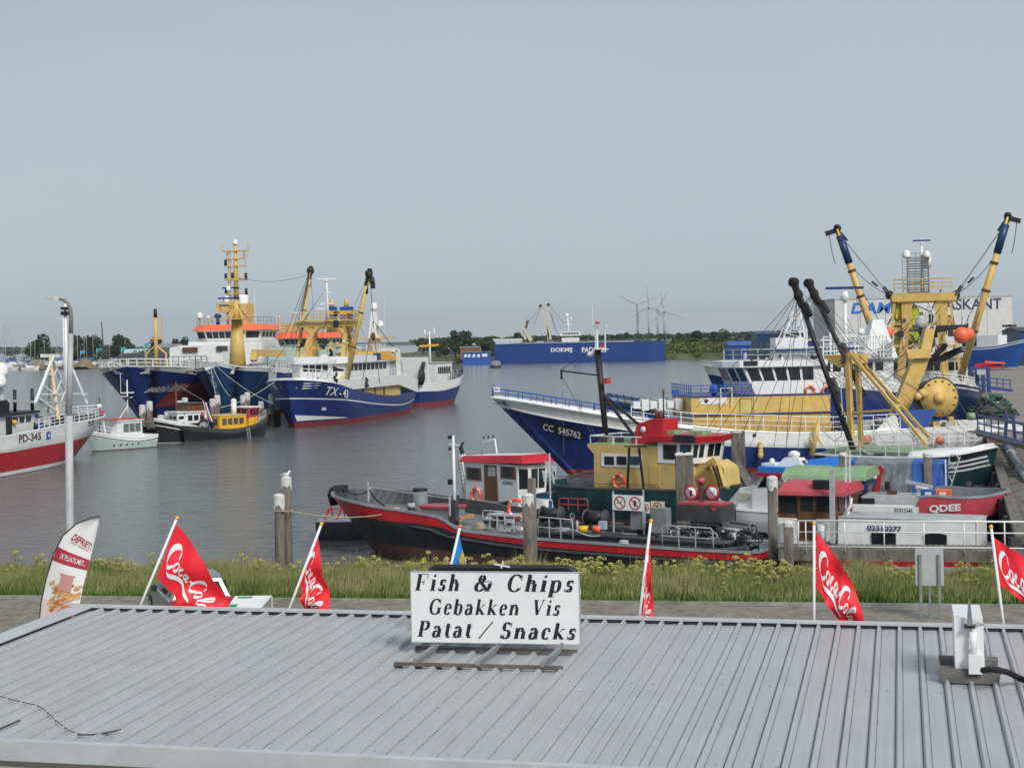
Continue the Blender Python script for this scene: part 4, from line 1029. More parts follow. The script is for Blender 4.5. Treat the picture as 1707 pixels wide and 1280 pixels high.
# ---- ship 2
bw_ = G(377, 698)
S, h = foreship('supply_ship', bw_.x, bw_.y, 52, 12, None, 'dark blue ship with tall ochre radio mast, left of the trawler marked TX-43', None, None)
tp_ = S.p(362, 607, y=0); zt = tp_.z
bb_ = [(x, z) for x, z in S.sh([(362, 610, 0), (385, 609, 5.2), (430, 616, 5.8), (470, 622, 5.8)])]
S.hull(-h, h-.3, 12, [(x, z+.55) for x, z in bb_], [(-1.2, .3, redrust), (.3, bb_, navyd), (bb_, ('s', 0), cleanwhite)], rake=(-1, tp_.x-h+.3), bul=1.0, tr=.9, fine=(.86, .62), capm=cleanwhite, inner=white, p=2.8, fpow=1.0, n=36)
ym, hw, ze, zr, zw = sup(S, 450, 554, 554, 565, 577, 4, -5.0, 9, orange, palegreen, 6)
mx_ = S.p(396, 603, y=0).x
b = M().mt(ochre); mt_ = S.p(396, 408, y=0).z; mb = S.sheer(mx_)-.6; P = lambda py: S.p(396, py, y=0).z
b.cyl((mx_, 0, mb), (mx_, 0, P(534)), 1.25, .72, 12); b.cyl((mx_, 0, P(534)), (mx_, 0, P(500)), .62, .42); b.cyl((mx_, 0, P(500)), (mx_, 0, mt_), .38, .2)
b.box((mx_-2.2, -1.6, P(533)), (mx_+2.2, 1.6, P(531.5)))
for a in range(6): b.bar((mx_+1.9*math.cos(a*1.05), 1.5*math.sin(a*1.05), P(532)), (mx_+.5*math.cos(a*1.05), .5*math.sin(a*1.05), P(516)), .14)
mast = b.build('radio_mast', ochre, S.o)
b = M().mt(ochre)
for py, w_ in ((419, 1.9), (432, 1.3), (444, 1.5), (465, 1.5), (467, 1.5), (490, 1.5), (508, 1.9), (518, 2.4)):
    b.box((mx_-.35, -w_, P(py)-.08), (mx_+.35, w_, P(py)+.08)); b.bar((mx_, -w_, P(py)), (mx_, -w_, P(py)+.9), .1); b.bar((mx_, w_, P(py)), (mx_, w_, P(py)+.9), .1)
b.bar((mx_, -1.1, P(520)), (mx_, -1.1, P(420)), .09); b.bar((mx_, -.8, P(520)), (mx_, -.8, P(420)), .09)
for k in range(26): b.bar((mx_, -1.1, P(520)+k*.36*1.0), (mx_, -.8, P(520)+k*.36), .05)
b.bar((mx_, 1.3, P(432)), (mx_, 1.3, P(419)), .1); b.bar((mx_, .8, P(426)), (mx_, 2.0, P(426)), .08); b.bar((mx_, .8, P(429)), (mx_, 2.0, P(429)), .08)
b.build('yard', ochre, mast)
b = M().mt(navy); b.bar((mx_+.3, -2.6, P(497)), (mx_+.3, .6, P(497)), .22); b.bar((mx_+.3, -1.9, P(480)), (mx_+.3, .6, P(480)), .18); b.bar((mx_+.4, -2.4, P(509)), (mx_+.4, -1.0, P(509)), .2); b.build('radar_scanner', navy, mast)
b = M().mt(black)
for y, py in ((-1.5, 443), (-1.5, 466), (1.5, 466), (-.5, 465), (-1.5, 490), (1.5, 492)): b.cyl((mx_, y, P(py)), (mx_, y, P(py)+.85), .2)
b.split('signal_lamp', mast)
dome(mast, (mx_, 0, mt_+.1), .35); dome(mast, (mx_+.3, -1.0, P(483)), .35)
b = M().mt(wire); b.sag((mx_, 0, P(463)), S.inv@W(520, 456, 208), .8, .025); b.build('aerial_wire', wire, S.o)
one('bow_railing', lgrey, S.o, 'rail', [(x, S.side(x, S.sheer(x))-.2, S.sheer(x)) for x in (2, 8, 14, 18, 21, 24, 26)], 1.1, 3, 1.2, .05)
one('bow_railing', lgrey, S.o, 'rail', [(x, -S.side(x, S.sheer(x))+.2, S.sheer(x)) for x in (14, 18, 21, 24, 26)], 1.1, 3, 1.2, .05)
cr0 = S.p(422, 592, y=3); b = M().mt(ochre); b.bar(S.p(423, 602, y=3), S.p(425, 588, y=3), .9); b.bar(S.p(423, 588, y=3), S.p(473, 589, y=3), .8, .9); b.build('deck_crane', ochre, S.o)
b = M(); rnd = random.Random(2)
for i in range(26):
    x = rnd.uniform(3, 27); b.mt(rnd.choice([dgrey, white, bootbrown, lgrey, grey])); b.cbox((x, rnd.uniform(-2.5, 4.0)*(1-max(0, x-16)/20), S.sheer(x)-.3+rnd.uniform(0, .5)), (rnd.uniform(.5, 2), rnd.uniform(.5, 1.5), rnd.uniform(.5, 1.5)))
b.split('deck_locker', S.o)
o = one('signal_post', cleanwhite, S.o, 'cyl', S.p(466, 552, x=-5), S.p(466, 527, x=-5), .22, .12); b = M().mt(orange)
for k in range(4): q = S.p(466, 531+k*4, x=-5); b.cyl(q, q+Vector((0,0,.2)), .2)
b.build('orange_band', orange, o)
q = S.p(497, 548, x=-8); b = M().mt(ochre2); b.box((q.x-1.5, q.y-2.6, zr), (q.x+1, q.y+2, zr+1.5)); b.build('roof_house', ochre2, S.o)
radar(S.o, S.p(501, 522, x=-7), 2.4, cleanwhite, math.pi/2+.2); q = S.p(501, 522, x=-7); one('radar_post', cleanwhite, S.o, 'cyl', (q.x, q.y, zr), q, .15)
# mooring lines of both blue ships
mo = empty('mooring_lines', (0,0,0), 0, 'pale mooring ropes hanging from the dark blue bow to the piles', 'ropes')
b = M().mt(ropew)
def wl(a, c, dip=.5, r=.055): b.sag(a, c, dip, r)
pts = [(W(350, 604, 208), W(365, 682, 192)), (W(352, 604, 208), W(383, 660, 190)), (W(355, 605, 208), W(455, 673, 186)), (W(458, 636, 188), W(360, 681, 186)), (W(258, 640, 226), W(288, 619, 228))]
for a, c in pts: wl(a, c, .5, .045)
b.build('rope', ropew, mo)

# ---- red and white trawler at far left
S = Ship('fishing_trawler', (-43.9, 119.5), (-40.1, 145.2), 'red and white fishing boat marked PD-345 at the left edge, with white tripod gantry', 'trawler')
h = S.L/2; BW = 6.4
tp_ = S.p(162, 690, y=0)
shp = S.sh([(0, 729, -3.1), (32, 722, -3.1), (70, 715, -3.2), (100, 708, -3.0), (130, 701, -2.3), (150, 694.5, -1.2), (162, 690, 0)])
rdp = S.sh([(0, 755, -3.1), (32, 751, -3.1), (70, 744, -3.2), (112, 735, -2.7), (140, 726, -1.5), (159, 715, 0)])
S.hull(-h, h-.8, BW, [(-h, shp[0][1])]+shp, [(-1.2, .05, bootbrown), (.05, .35, cleanwhite), (.35, rdp, red), (rdp, ('s', 0), white)], rake=(-.5, tp_.x-h+.8), tr=.8, fine=(.68, .45), bul=1.0, capm=cleanwhite, inner=dgrey)
zt = tp_.z
S.sidetext('registration', 'PD-345', bootbrown, 50, 729, 4.0, .62, .02)
S.sidetext('registration', 'PD-345', bootbrown, 152, 705, 1.6, .5, .01)
hullpatch(S, 'fish_emblem', [(77, 720), (84, 719), (84, 731), (77, 733)], blue)
hullpatch(S, 'fish_emblem', [(79.5, 724), (82, 723), (82, 728), (79.5, 729)], cleanwhite, .05)
g = -1
b = M().mt(cleanwhite)
b.rail([(x, g*(S.side(x, S.sheer(x))-.1), S.sheer(x)) for x in (-1, 2, 4, 6, 8, 10, 12)]+[(tp_.x-.2, 0, zt)], .85, 3, 1.1, .04); b.rail([(x, (S.side(x, S.sheer(x))-.1), S.sheer(x)) for x in (2, 4, 6, 8, 10, 12)]+[(tp_.x-.2, 0, zt)], .85, 3, 1.1, .04); b.build('bow_railing', cleanwhite, S.o)
a0 = S.p(57, 690, y=-2.2).x; 
o, tp = S.deckhouse('wheelhouse', [(a0-9, -2.2), (a0-.5, -2.2), (a0, -1.4), (a0, 1.4), (a0-.5, 2.2), (a0-9, 2.2)], 2.6, S.p(40, 690, y=-2.2).z, white, lean=0, front=.7, roofm=black, over=.3, rt=.2)
zr = S.p(40, 690, y=-2.2).z
wins(o, (a0-4.5, -2.2, 2.6), (a0-.5, -2.2, 2.6), (a0-4.5, -2.2, zr), (a0-.1, -2.2, zr), 3, .68, .92, .25, fm=cleanwhite)
wins(o, (a0, -1.4, 2.6), (a0, 1.4, 2.6), (a0+.7, -1.4, zr), (a0+.7, 1.4, zr), 3, .68, .92, .2)
q = S.p(17, 740, y=-2.3); one('door', black, o, 'box', (q.x-.5, -2.26, 2.5), (q.x+.5, -2.19, 4.6))
q = S.p(23, 704, y=-2.3); one('lamp', yellow, o, 'ball', (q.x, -2.35, q.z), .22)
b = M().mt(black); b.box((a0-6, -1.5, zr+.2), (a0-3, 1.5, zr+1.2)); b.ball((a0-5.3, -1.3, zr-.6), 1.1, .8, .5, 1.2); b.build('black_net_bundle', black, S.o)
for px in (25, 54): q = S.p(px, 682, y=-1.5); one('exhaust', black, S.o, 'cyl', (q.x, q.y, zr+.2), (q.x, q.y, zr+2), .14)
q = S.p(2, 622, y=-1); dome(S.o, q, .55); one('dome_stand', cleanwhite, S.o, 'cyl', (q.x, q.y, zr), (q.x, q.y, q.z), .2); q = S.p(0, 640, y=-1.2); dome(S.o, q, .5)
# tripod gantry and mast
def Q(px, py, y): return S.p(px, py, y=y)
zg = Q(85, 590, 0).z
gx = Q(85, 690, 0).x
b = M().mt(cleanwhite)
gt = Q(85, 592, -0.6)
legs = [Q(59, 672, -2.6), Q(97, 700, -2.6), Q(112, 660, 0), Q(146, 673, -1.6), Q(80, 690, 2.4)]
b.bar(gt+Vector((.6,0,0)), legs[0], .22); b.mt(ochre2).bar(gt+Vector((-.3,0,0)), legs[1], .24); b.mt(cleanwhite).bar(gt, legs[2], .18); b.bar(Q(115, 600, 0), legs[3], .14); b.bar(gt, legs[4], .2)
for f in (.35, .62, .88):
    b.bar(gt.lerp(legs[0], f), gt.lerp(legs[1], f), .13); b.bar(gt.lerp(legs[1], f), gt.lerp(legs[2], f), .1)
b.bar(Q(65, 657, -2.2), Q(146, 656, -1.6), .12); b.bar(Q(70, 593, -.6), Q(97, 593, -.6), .3)
for i in range(9): f = i/9; b.bar(gt.lerp(legs[4], f)+Vector((.25,0,0)), gt.lerp(legs[4], f)-Vector((.25,0,0)), .06)
b.build('gantry', cleanwhite, S.o)
mb, mt2 = Q(112, 672, 0), Q(109, 506, 0)
b = M().mt(cleanwhite); b.cyl((mb.x, 0, 3.6), (mb.x, 0, mt2.z), .22, .12, 10); b.cyl((mb.x-.5, 0, 6), (mb.x-.5, 0, Q(105, 530, 0).z), .05); b.tube([(mb.x, 0, mt2.z), (mb.x-.6, 0, mt2.z+.35), (mb.x-2, 0, mt2.z+.5)], .06); mst = b.build('mast', cleanwhite, S.o)
b = M().mt(black); z = Q(109, 521, 0).z; b.box((mb.x-.35, -.3, z-.25), (mb.x+.35, .3, z+.1)); b.box((mb.x-.35, -.3, z+.25), (mb.x+.35, .3, z+.5)); b.split('mast_lamp', mst)
b = M().mt(ropew); b.cyl(Q(75, 598, -.6), Q(0, 668, -2), .035, n=3); b.cyl(Q(70, 600, -.6), Q(8, 655, 0), .03, n=3); b.bar(Q(15, 668, -2), Q(110, 672, -2.2), .2); b.build('stay', ropew, S.o)
b = M(); rnd = random.Random(6)
for i in range(26):
    x = rnd.uniform(a0+1, h-2.5); b.mt(rnd.choice([navy, black, navy, lgrey, dgrey])); b.ball((x, rnd.uniform(-1.7, 1.5), S.sheer(x)-.2+rnd.uniform(0, .7)), rnd.uniform(.3, .6), 1.2, 1, .8, 7, 5)
tag(b.build('net_heap', None, S.o), kind='stuff')
SPD = S

# ---- pale green motor boat
S = Ship('motor_boat', (-36.6, 159.5), (-41.0, 153.8), 'small white and pale green motor boat between the red trawler and the wooden jetty', 'motor boat')
h = S.L/2
S.hull(-h, h-.2, 2.8, [(-h, 1.25), (-1, 1.1), (h*.5, 1.45), (h+.6, 2.0)], [(-1.2, .08, bootbrown), (.08, ('s', -.42), palegreen), (('s', -.42), ('s', -.34), dgrey), (('s', -.34), ('s', 0), cleanwhite)], rake=(-.2, .8), bul=.3, tr=.85, fine=(.6, .4), deck=cleanwhite, inner=cleanwhite, capm=cleanwhite)
g = S.vis
q0, q1 = S.p(202, 712, y=g*.9).x, S.p(237, 712, y=g*.9).x; xa, xb = min(q0, q1), max(q0, q1)
o, tp = S.deckhouse('cabin', [(xa, -.95), (xb, -.95), (xb+.2, -.5), (xb+.2, .5), (xb, .95), (xa, .95)], .8, 2.75, cleanwhite, lean=-.03, roofm=cleanwhite, over=.12, rt=.1)
wins(o, (xa, g*.95, .8), (xb, g*.95, .8), (xa, g*.93, 2.75), (xb, g*.93, 2.75), 3, .45, .88, .12, m=mat('hazy_glass', (.16,.18,.18), .15, .1))
b = M().mt(cleanwhite); b.box((xb, -.8, 1.0), (xb+1.6, .8, 1.5)); b.build('fore_cabin', cleanwhite, o)
mq = S.p(213, 700, y=0).x
b = M().mt(cleanwhite); b.cyl((mq, 0, 2.8), (mq, 0, S.p(216, 633, y=0).z), .09, .05); b.bar((mq, 0, S.p(214, 677, y=0).z), (S.p(198, 700, y=0).x, 0, 2.9), .08); b.bar((mq-.8, 0, 5.5), (mq+.8, 0, 5.5), .1); b.bar((mq-.6, 0, 5), (mq+.7, 0, 5.2), .08); b.cyl((mq+.8, 0, 5.5), (mq+.8, 0, 7.4), .03, n=4); b.mt(dgrey); b.cbox((mq, 0, 5.0), (.4, .4, .25)); b.build('mast', cleanwhite, S.o)
one('bow_railing', cleanwhite, S.o, 'rail', [(xb+1, g*1.2, 1.4), (h*.6, g*.95, 1.6), (h*.95, g*.3, 1.9)], .7, 2, .8, .025)
b = M().mt(dgrey)
for i in range(5): q = S.p(193+i*9.5, 744-i*1.1, y=g*1.42); b.cyl((q.x, g*(S.side(q.x, .5)-.02), .5), (q.x, g*(S.side(q.x, .5)+.03), .5), .1)
b.split('porthole', S.o)
q = S.p(166, 690, y=0); b = M().mt(dgrey); b.cyl((q.x, 0, 1.5), (q.x, 0, 5.2), .12, .05, 6); b.mt(pinkred); b.box((q.x-.3, -.3, 3.0), (q.x+.3, .3, 3.9)); b.mt(cleanwhite); b.ball((q.x, 0, 4.3), .25); b.build('fore_mast', dgrey, S.o)
b = M().mt(cleanwhite); b.bar((q.x-.7, 0, 1.2), (q.x-.2, 0, 4.0), .14); b.build('derrick', cleanwhite, S.o)
b = M().mt(pinkred); b.box((xa+.3, -.7, 2.88), (xb+1.4, .7, 3.0)); b.build('red_roof_mat', pinkred, S.o)

# ---- dark and white tug, yellow tug
S = Ship('tug_boat', (-29.6, 171.3), (-37.0, 165.0), 'dark hulled small tug with white cabin and brown canopy, left of the yellow one', 'tug')
h = S.L/2; g = S.vis
S.hull(-h, h, 3.4, [(-h, 1.7), (-1, 1.35), (h*.5, 1.9), (h+.5, 2.6)], [(-1.2, .05, lgrey), (.05, ('s', -.75), black), (('s', -.75), ('s', -.66), cleanwhite), (('s', -.66), ('s', -.3), black), (('s', -.3), ('s', 0), cleanwhite)], rake=(-.3, .4), bul=.4, tr=.3, fine=(.6, .45), capm=cleanwhite, p=2.6)
def cab(px0, px1, pyb, pyt, m, rm, nw, f0=.35, f1=.8, hw=1.0, fm=None, lean=0, name='cabin', gm=None, over=.15):
    q0 = S.p(px0, pyb, y=g*hw); q1 = S.p(px1, pyb, y=g*hw); zt_ = S.p((px0+px1)/2, pyt, y=g*hw).z; xa, xb = min(q0.x, q1.x), max(q0.x, q1.x); zb_ = min(q0.z, q1.z)
    o, tp = S.deckhouse(name, [(xa, -hw), (xb, -hw), (xb, hw), (xa, hw)], zb_, zt_, m, lean=lean, roofm=rm, over=over, rt=.12)
    if nw:
        wins(o, (xa, g*hw, zb_), (xb, g*hw, zb_), (xa, g*(hw+lean), zt_), (xb, g*(hw+lean), zt_), nw, f0, f1, .25, fm=fm, m=gm)
        wins(o, (xb, -hw, zb_), (xb, hw, zb_), (xb+lean, -hw, zt_), (xb+lean, hw, zt_), 2, f0, f1, .25, m=gm); wins(o, (xa, -hw, zb_), (xa, hw, zb_), (xa, -hw, zt_), (xa, hw, zt_), 2, f0, f1, .25, m=gm)
    return o, xa, xb, zb_, zt_
cab(309, 345, 704, 687, cleanwhite, cleanwhite, 3, .25, .75, 1.15, fm=cleanwhite)
cab(296, 309, 704, 688, cleanwhite, cleanwhite, 1, .35, .65, 1.0, name='fore_cabin')
cab(312, 345, 686, 673, brown, dgrey, 0, hw=1.2, name='canopy')
q = S.p(294, 690, y=0); b = M().mt(brown); b.cyl((q.x, 0, 1.4), (q.x, 0, S.p(294, 636, y=0).z), .09, .05); b.bar((q.x-1.2, 0, 6.0), (q.x+1.2, 0, 6.0), .05); b.build('mast', brown, S.o)
b = M().mt(ropew); b.cyl((q.x, 0, 6.0), S.p(340, 668, y=0), .03, n=3); b.build('stay', ropew, S.o)
one('red_ensign_box', pinkred, S.o, 'box', S.p(335, 688, y=g*1.2), S.p(340, 694, y=g*1.35))
S = Ship('tug_boat', (-27.2, 173.0), (-34.0, 164.3), 'black tug with bright yellow cabin and red wheelhouse beside the wooden jetty', 'tug')
h = S.L/2; g = S.vis
S.hull(-h, h, 3.8, [(-h, 2.2), (-h*.6, 1.6), (0, 1.2), (h*.5, 1.35), (h+.3, 1.75)], [(-1.2, .2, dgrey), (.2, ('s', -.4), black), (('s', -.4), ('s', -.3), dgrey), (('s', -.3), ('s', 0), dgrey)], rake=(-.5, .3), bul=.3, tr=.1, fine=(.6, .45), capm=dgrey, p=2.6, sa=.35)
o, xa, xb, z0, z1 = cab(366, 411, 716, 693, yellow, ochre2, 4, .42, .85, 1.25, gm=mat('curtained_glass', (.12, .12, .11), .3, .4), over=.05)
o, xa, xb, z0, z1 = cab(415, 433, 713, 679, yellow, cleanwhite, 0, hw=1.15, name='wheelhouse')
b = M().mt(pinkred); zc = (z0+z1)/2+.1; b.box((xa-.03, -1.19, zc), (xb+.03, 1.19, z1-.02)); w2 = b.build('red_wheelhouse_frame', pinkred, S.o)
wins(w2, (xa, g*1.19, zc), (xb, g*1.19, zc), (xa, g*1.19, z1), (xb, g*1.19, z1), 3, .2, .85, .25)
wins(w2, (xb, -1.1, zc), (xb, 1.1, zc), (xb, -1.1, z1), (xb, 1.1, z1), 2, .2, .85, .25, proud=.06)
b = M(); rnd = random.Random(9)
for i in range(16): q = S.p(rnd.uniform(333, 362), rnd.uniform(702, 712), y=g*rnd.uniform(-.5, 1.2)); b.mt(rnd.choice([black, dgrey, lgrey, black])); b.ball(q, rnd.uniform(.2, .5), 1, 1, .9, 7, 5)
b.split('deck_locker', S.o)
q = S.p(390, 690, y=0); b = M().mt(cleanwhite); b.cyl((q.x, 0, 2.6), (q.x, 0, 3.9), .3); b.ball((q.x, 0, 4.0), .32); b.build('exhaust', cleanwhite, S.o)
b = M().mt(lgrey); a = S.p(413, 714, y=g*2.0); c = S.p(416, 732, y=g*2.0)
for dx in (-.2, .2): b.bar(a+Vector((dx,0,0)), c+Vector((dx,0,0)), .05)
for k in range(6): q = a.lerp(c, k/5); b.bar(q+Vector((-.2,0,0)), q+Vector((.2,0,0)), .05)
b.build('ladder', lgrey, S.o)
b = M().mt(lgrey); b.rail([(x, g*(S.side(x, 1.6)-.05), S.sheer(x)) for x in (-h*.95, -h*.75, -h*.5)], .8, 2, .8, .025); b.build('railing', lgrey, S.o)
# flag on the yellow tug
q = G(351, 740); fl = empty('flag', W(350, 692, 163.6), 0, 'small striped flag hanging from a staff between the two tugs', 'flag')
fl.location.z = 1.2; b = M().mt(lgrey); b.cyl((0,0,0), (-.7, 0, 3.2), .035); b.build('pole', lgrey, fl)
for k, m_ in enumerate((pinkred, cleanwhite, navy)):
    b = M().mt(m_); b.loft([[(-.7+.1*i-.0, .05*math.sin(i), 3.1-.42*i), (-.45+.14*i, .05*math.cos(i), 3.1-.42*i)] for i in range(5)] if False else [[(-.68+.16*k+.13*i, .06*math.sin(i*1.3+k), 3.1-.40*i-.1*k), (-.52+.16*k+.13*i, .06*math.sin(i*1.3+k+1), 3.0-.40*i-.1*k)] for i in range(6)], closed=False); b.build('cloth_stripe', m_, fl)

# ---- wooden jetty with piles on the left
def pile(px, py, Y, wd, label, zb=-1.5, lean=0, group='wooden mooring piles', capz=.35, sq=False, cap=True):
    p = W(px, py, Y); o = empty('mooring_pile', (p.x, Y, 0), R.uniform(-.2, .2), label, 'pile', group)
    b = M().mt(wood)
    if sq: b.bar((lean, 0, zb), (0, 0, p.z), wd, wd)
    else: b.cyl((lean, 0, zb), (0, 0, p.z), wd/2*1.05, wd/2, 12)
    b.build('post', wood, o)
    if cap:
        b = M().mt(birdlime); rnd = random.Random(px); n = 12
        r0 = []; r1 = []
        for k in range(n):
            a = 2*math.pi*k/n+.26; rr = wd/2*(1.13 if not sq else 1.12/max(abs(math.cos(a)), abs(math.sin(a)))*1.0)
            r0.append((rr*math.cos(a), rr*math.sin(a), p.z-capz*rnd.uniform(.5, 1.3))); r1.append((rr*math.cos(a), rr*math.sin(a), p.z+.02))
        b.loft([r0, r1, [(q[0]*.5, q[1]*.5, p.z+.09) for q in r1]]); b.build('lime_cap', birdlime, o)
    return o
LJ = empty('wooden_jetty', G(300, 742), 0, 'low weathered wooden jetty in front of the dark blue bows at left', 'jetty')
a = W(236, 706, 168)-LJ.location; c = W(275, 706, 171)-LJ.location; c2 = W(345, 700, 180)-LJ.location; c3 = W(462, 690, 196)-LJ.location
b = M().mt(wood); b.bar((a.x, a.y, 1.8), (c.x, c.y, 1.8), 2.2, .5); b.bar((c.x, c.y, 1.8), (c2.x, c2.y, 1.8), 2.2, .5); b.bar((c2.x, c2.y, 1.8), (c3.x, c3.y, 1.8), 2.2, .5)
b.build('deck', wood, LJ)
b = M().mt(sheddk)
for f in range(9):
    q = a.lerp(c3, f/8); b.bar((q.x, q.y-1, -1.5), (q.x, q.y-1, 1.5), .5); b.bar((q.x, q.y+1, -1.5), (q.x, q.y+1, 1.5), .5)
b.bar((a.x, a.y, .6), (c3.x, c3.y, .6), .3, 1.2); b.split('support', LJ)
for px, py, Y, lb in ((237, 676, 170, 'leftmost white-capped pile on the left jetty'), (249, 670, 172, 'white-capped pile second from the left on the left jetty'), (268, 693, 166, 'short white-capped pile left of the white cabin tug'), (279, 687, 168, 'second short white-capped pile at the dark tug bow'), (299, 669, 178, 'white-capped pile behind the dark tug mast'), (308, 664, 180, 'taller white-capped pile right of the dark tug mast'), (354, 666, 184, 'white-capped pile above the yellow cabin left end'), (362, 660, 186, 'white-capped pile where the mooring ropes meet'), (405, 660, 190, 'left one of two thick piles above the yellow cabin'), (412, 655, 190, 'right one of two thick piles above the yellow cabin, carrying the rope'), (435, 670, 192, 'white-capped pile right of the red wheelhouse'), (452, 658, 194, 'white-capped pile below the bow marked TX-43')):
    pile(px, py, Y, .62, lb, capz=.9)
# ================= BOATS, RIGHT HALF
# ---- blue and ochre trawler CC
S = Ship('fishing_trawler', (37, 121), (2.4, 117.5), 'large blue and white trawler with ochre deckhouse, marked CC 545762, behind the yellow tug', 'trawler')
h = S.L/2; g = S.vis
tp_ = S.p(818, 662, y=0)
B2 = 8.4
shr = S.sh([(818, 662, 0), (860, 668, g*1.9), (920, 678, g*3.5), (1000, 691, g*4.1), (1100, 708, g*4.2), (1200, 718, g*4.2), (1330, 722, g*4.2), (1480, 716, g*4.2), (1640, 710, g*4.2)])
mid = S.sh([(828, 682, g*.4), (880, 697, g*2.3), (950, 711, g*3.8), (1010, 722, g*4.1), (1060, 734, g*4.2), (1100, 742, g*4.2), (1200, 746, g*4.2), (1500, 750, g*4.2)])
S.hull(-h, h-1.5, B2, shr, [(-1.2, .35, redrust), (.35, mid, navy), (mid, ('s', 0), white)], rake=(-.4, tp_.x-h+1.5), tr=.85, fine=(.62, .40), bul=.9, capm=cleanwhite, inner=white, n=36)
# grey-white bow strake and knuckle line
kn = S.sh([(822, 672, g*.2), (880, 688, g*2.3), (960, 704, g*3.8), (1060, 719, g*4.2), (1130, 728, g*4.2)])
b = M().mt(cleanwhite); b.tube([(x, g*(S.side(x, spline(kn, x))+.03), spline(kn, x)) for x in [kn[0][0]+(kn[-1][0]-kn[0][0])*i/24 for i in range(25)]], .06, 5); b.build('knuckle_strake', cleanwhite, S.o)
b = M().mt(cleanwhite); xs = [shr[-1][0]-.2-14*i/14 for i in range(15)]
for gg in (1, -1): b.tube([(x, gg*max(.05, S.side(x, S.sheer(x))), S.sheer(x)) for x in xs], .14, 5)
b.build('bow_cap', cleanwhite, S.o)
hullpatch(S, 'number_plate', [(899, 699), (935, 708), (971, 717), (971, 733), (935, 725), (903, 714)], black, .03)
slant(S, 'registration', 'CC  545762', cleanwhite, (905, 711), (968, 726), .5, .02)
for k in range(4): hullpatch(S, 'bow_stripe', [(825+k*3, 668+k*3.4), (844+k*.5, 672+k*3.4), (844+k*.5, 673.2+k*3.4), (827+k*3, 669.4+k*3.4)], navy, .05)
for k in range(3): pass
# blue bow rail and jackstaff
b = M().mt(blue)
for gg in (1, -1): b.rail([(x, gg*max(.1, S.side(x, S.sheer(x))-.25), S.sheer(x)+.1) for x in xs], .55, 2, 1.3, .025)
b.build('bow_railing', blue, S.o)
q = S.p(821, 660, y=0); one('jackstaff', blue, S.o, 'cyl', (q.x, 0, q.z), (q.x, 0, q.z+.9), .03)
b = M(); b.mt(cleanwhite); b.box((q.x-.55, -.015, q.z+.3), (q.x-.04, .015, q.z+.62)); b.mt(pinkred); b.box((q.x-.4, -.02, q.z+.4), (q.x-.2, .02, q.z+.52)); b.build('pennant', None, S.o)
# blue life-raft / net bundle on the foredeck
a = S.p(1010, 668, y=-g*1); c = S.p(1082, 679, y=-g*1)
b = M().mt(navyd); b.tube([a, a.lerp(c, .05), a.lerp(c, .5), a.lerp(c, .93), c], .62, 12, .55); b.mt(blue); b.cyl(c, c+Vector((-.5*1, 0, -1.3)), .35)
b.build('net_cover', None, S.o)
b = M().mt(wire)
for f in (.1, .25, .42, .6, .78, .92): q = a.lerp(c, f); b.torus(q, .64, .03, 0, 12)
b.build('lashing', wire, S.o)
# ochre deckhouse and wheelhouse
def hb(S, name, px0, px1, pyt, pyb, yn, yf, m, parent=None, lean=0, roofm=None, over=.1, rt=.1, zb=None, front=None):
    """box house whose near wall lies at local y = yn, seen between two photo columns"""
    a = S.p(px0, pyb, y=yn); c = S.p(px1, pyb, y=yn); zt_ = S.p((px0+px1)/2, pyt, y=yn).z; z0_ = zb if zb is not None else min(a.z, c.z)
    xa, xb = min(a.x, c.x), max(a.x, c.x); y0, y1 = min(yn, yf), max(yn, yf)
    o, tp = S.deckhouse(name, [(xa, y0), (xb, y0), (xb, y1), (xa, y1)], z0_, zt_, m, lean=lean, roofm=roofm, over=over, rt=rt, parent=parent, front=front)
    return o, xa, xb, z0_, zt_
def wside(S, o, xa, xb, yn, z0, z1, n, f0, f1, gap=.25, **k):
    return wins(o, (xa, yn, z0), (xb, yn, z0), (xa, yn, z1), (xb, yn, z1), n, f0, f1, gap, **k)
o, xa, xb, z0, z1 = hb(S, 'deckhouse', 1153, 1385, 660, 722, g*3.4, -g*3.4, ochre, roofm=navy, over=.05, rt=.08)
dh = (xa, xb, z0, z1)
a = S.p(1257, 712, y=g*3.4); c = S.p(1271, 661, y=g*3.4); one('corner_strip', ochre2, o, 'box', (a.x, g*3.38, z0), (c.x, g*3.46, z1-.02))
a = S.p(1167, 674, y=g*3.4); c = S.p(1212, 663, y=g*3.4); pl = one('porthole_panel', cleanwhite, o, 'box', (a.x, g*3.38, a.z), (c.x, g*3.44, c.z)); q = S.p(1177, 668, y=g*3.4); one('porthole', dgrey, pl, 'cyl', (q.x, g*3.4, q.z), (q.x, g*3.47, q.z), .15)
a = S.p(1234, 702, y=g*3.4); c = S.p(1253, 664, y=g*3.4)
b = M().mt(ochre2); x0_, x1_ = a.x, c.x
b.box((x0_, g*3.38, a.z), (x1_, g*3.43, c.z)); dr_ = b.build('door', ochre2, o)
b = M().mt(dgrey); b.bar((x0_, g*3.44, a.z), (x0_, g*3.44, c.z), .03); b.bar((x1_, g*3.44, a.z), (x1_, g*3.44, c.z), .03); b.bar((x0_, g*3.44, c.z), (x1_, g*3.44, c.z), .03); b.build('door_seam', dgrey, dr_)
one('blue_rail', navy, o, 'bar', (xa-1, g*3.5, S.p(1250, 690, y=g*3.5).z), (xb+1, g*3.5, S.p(1250, 690, y=g*3.5).z), .1)
one('deck_railing', cleanwhite, S.o, 'rail', [(xb+4.5, g*4.0, S.sheer(xb+4)), (xb, g*4.05, S.sheer(xb)), (xa, g*4.05, S.sheer(xa)), (xa-5, g*4.05, S.sheer(xa-5))], 1.1, 3, 1.0, .03)
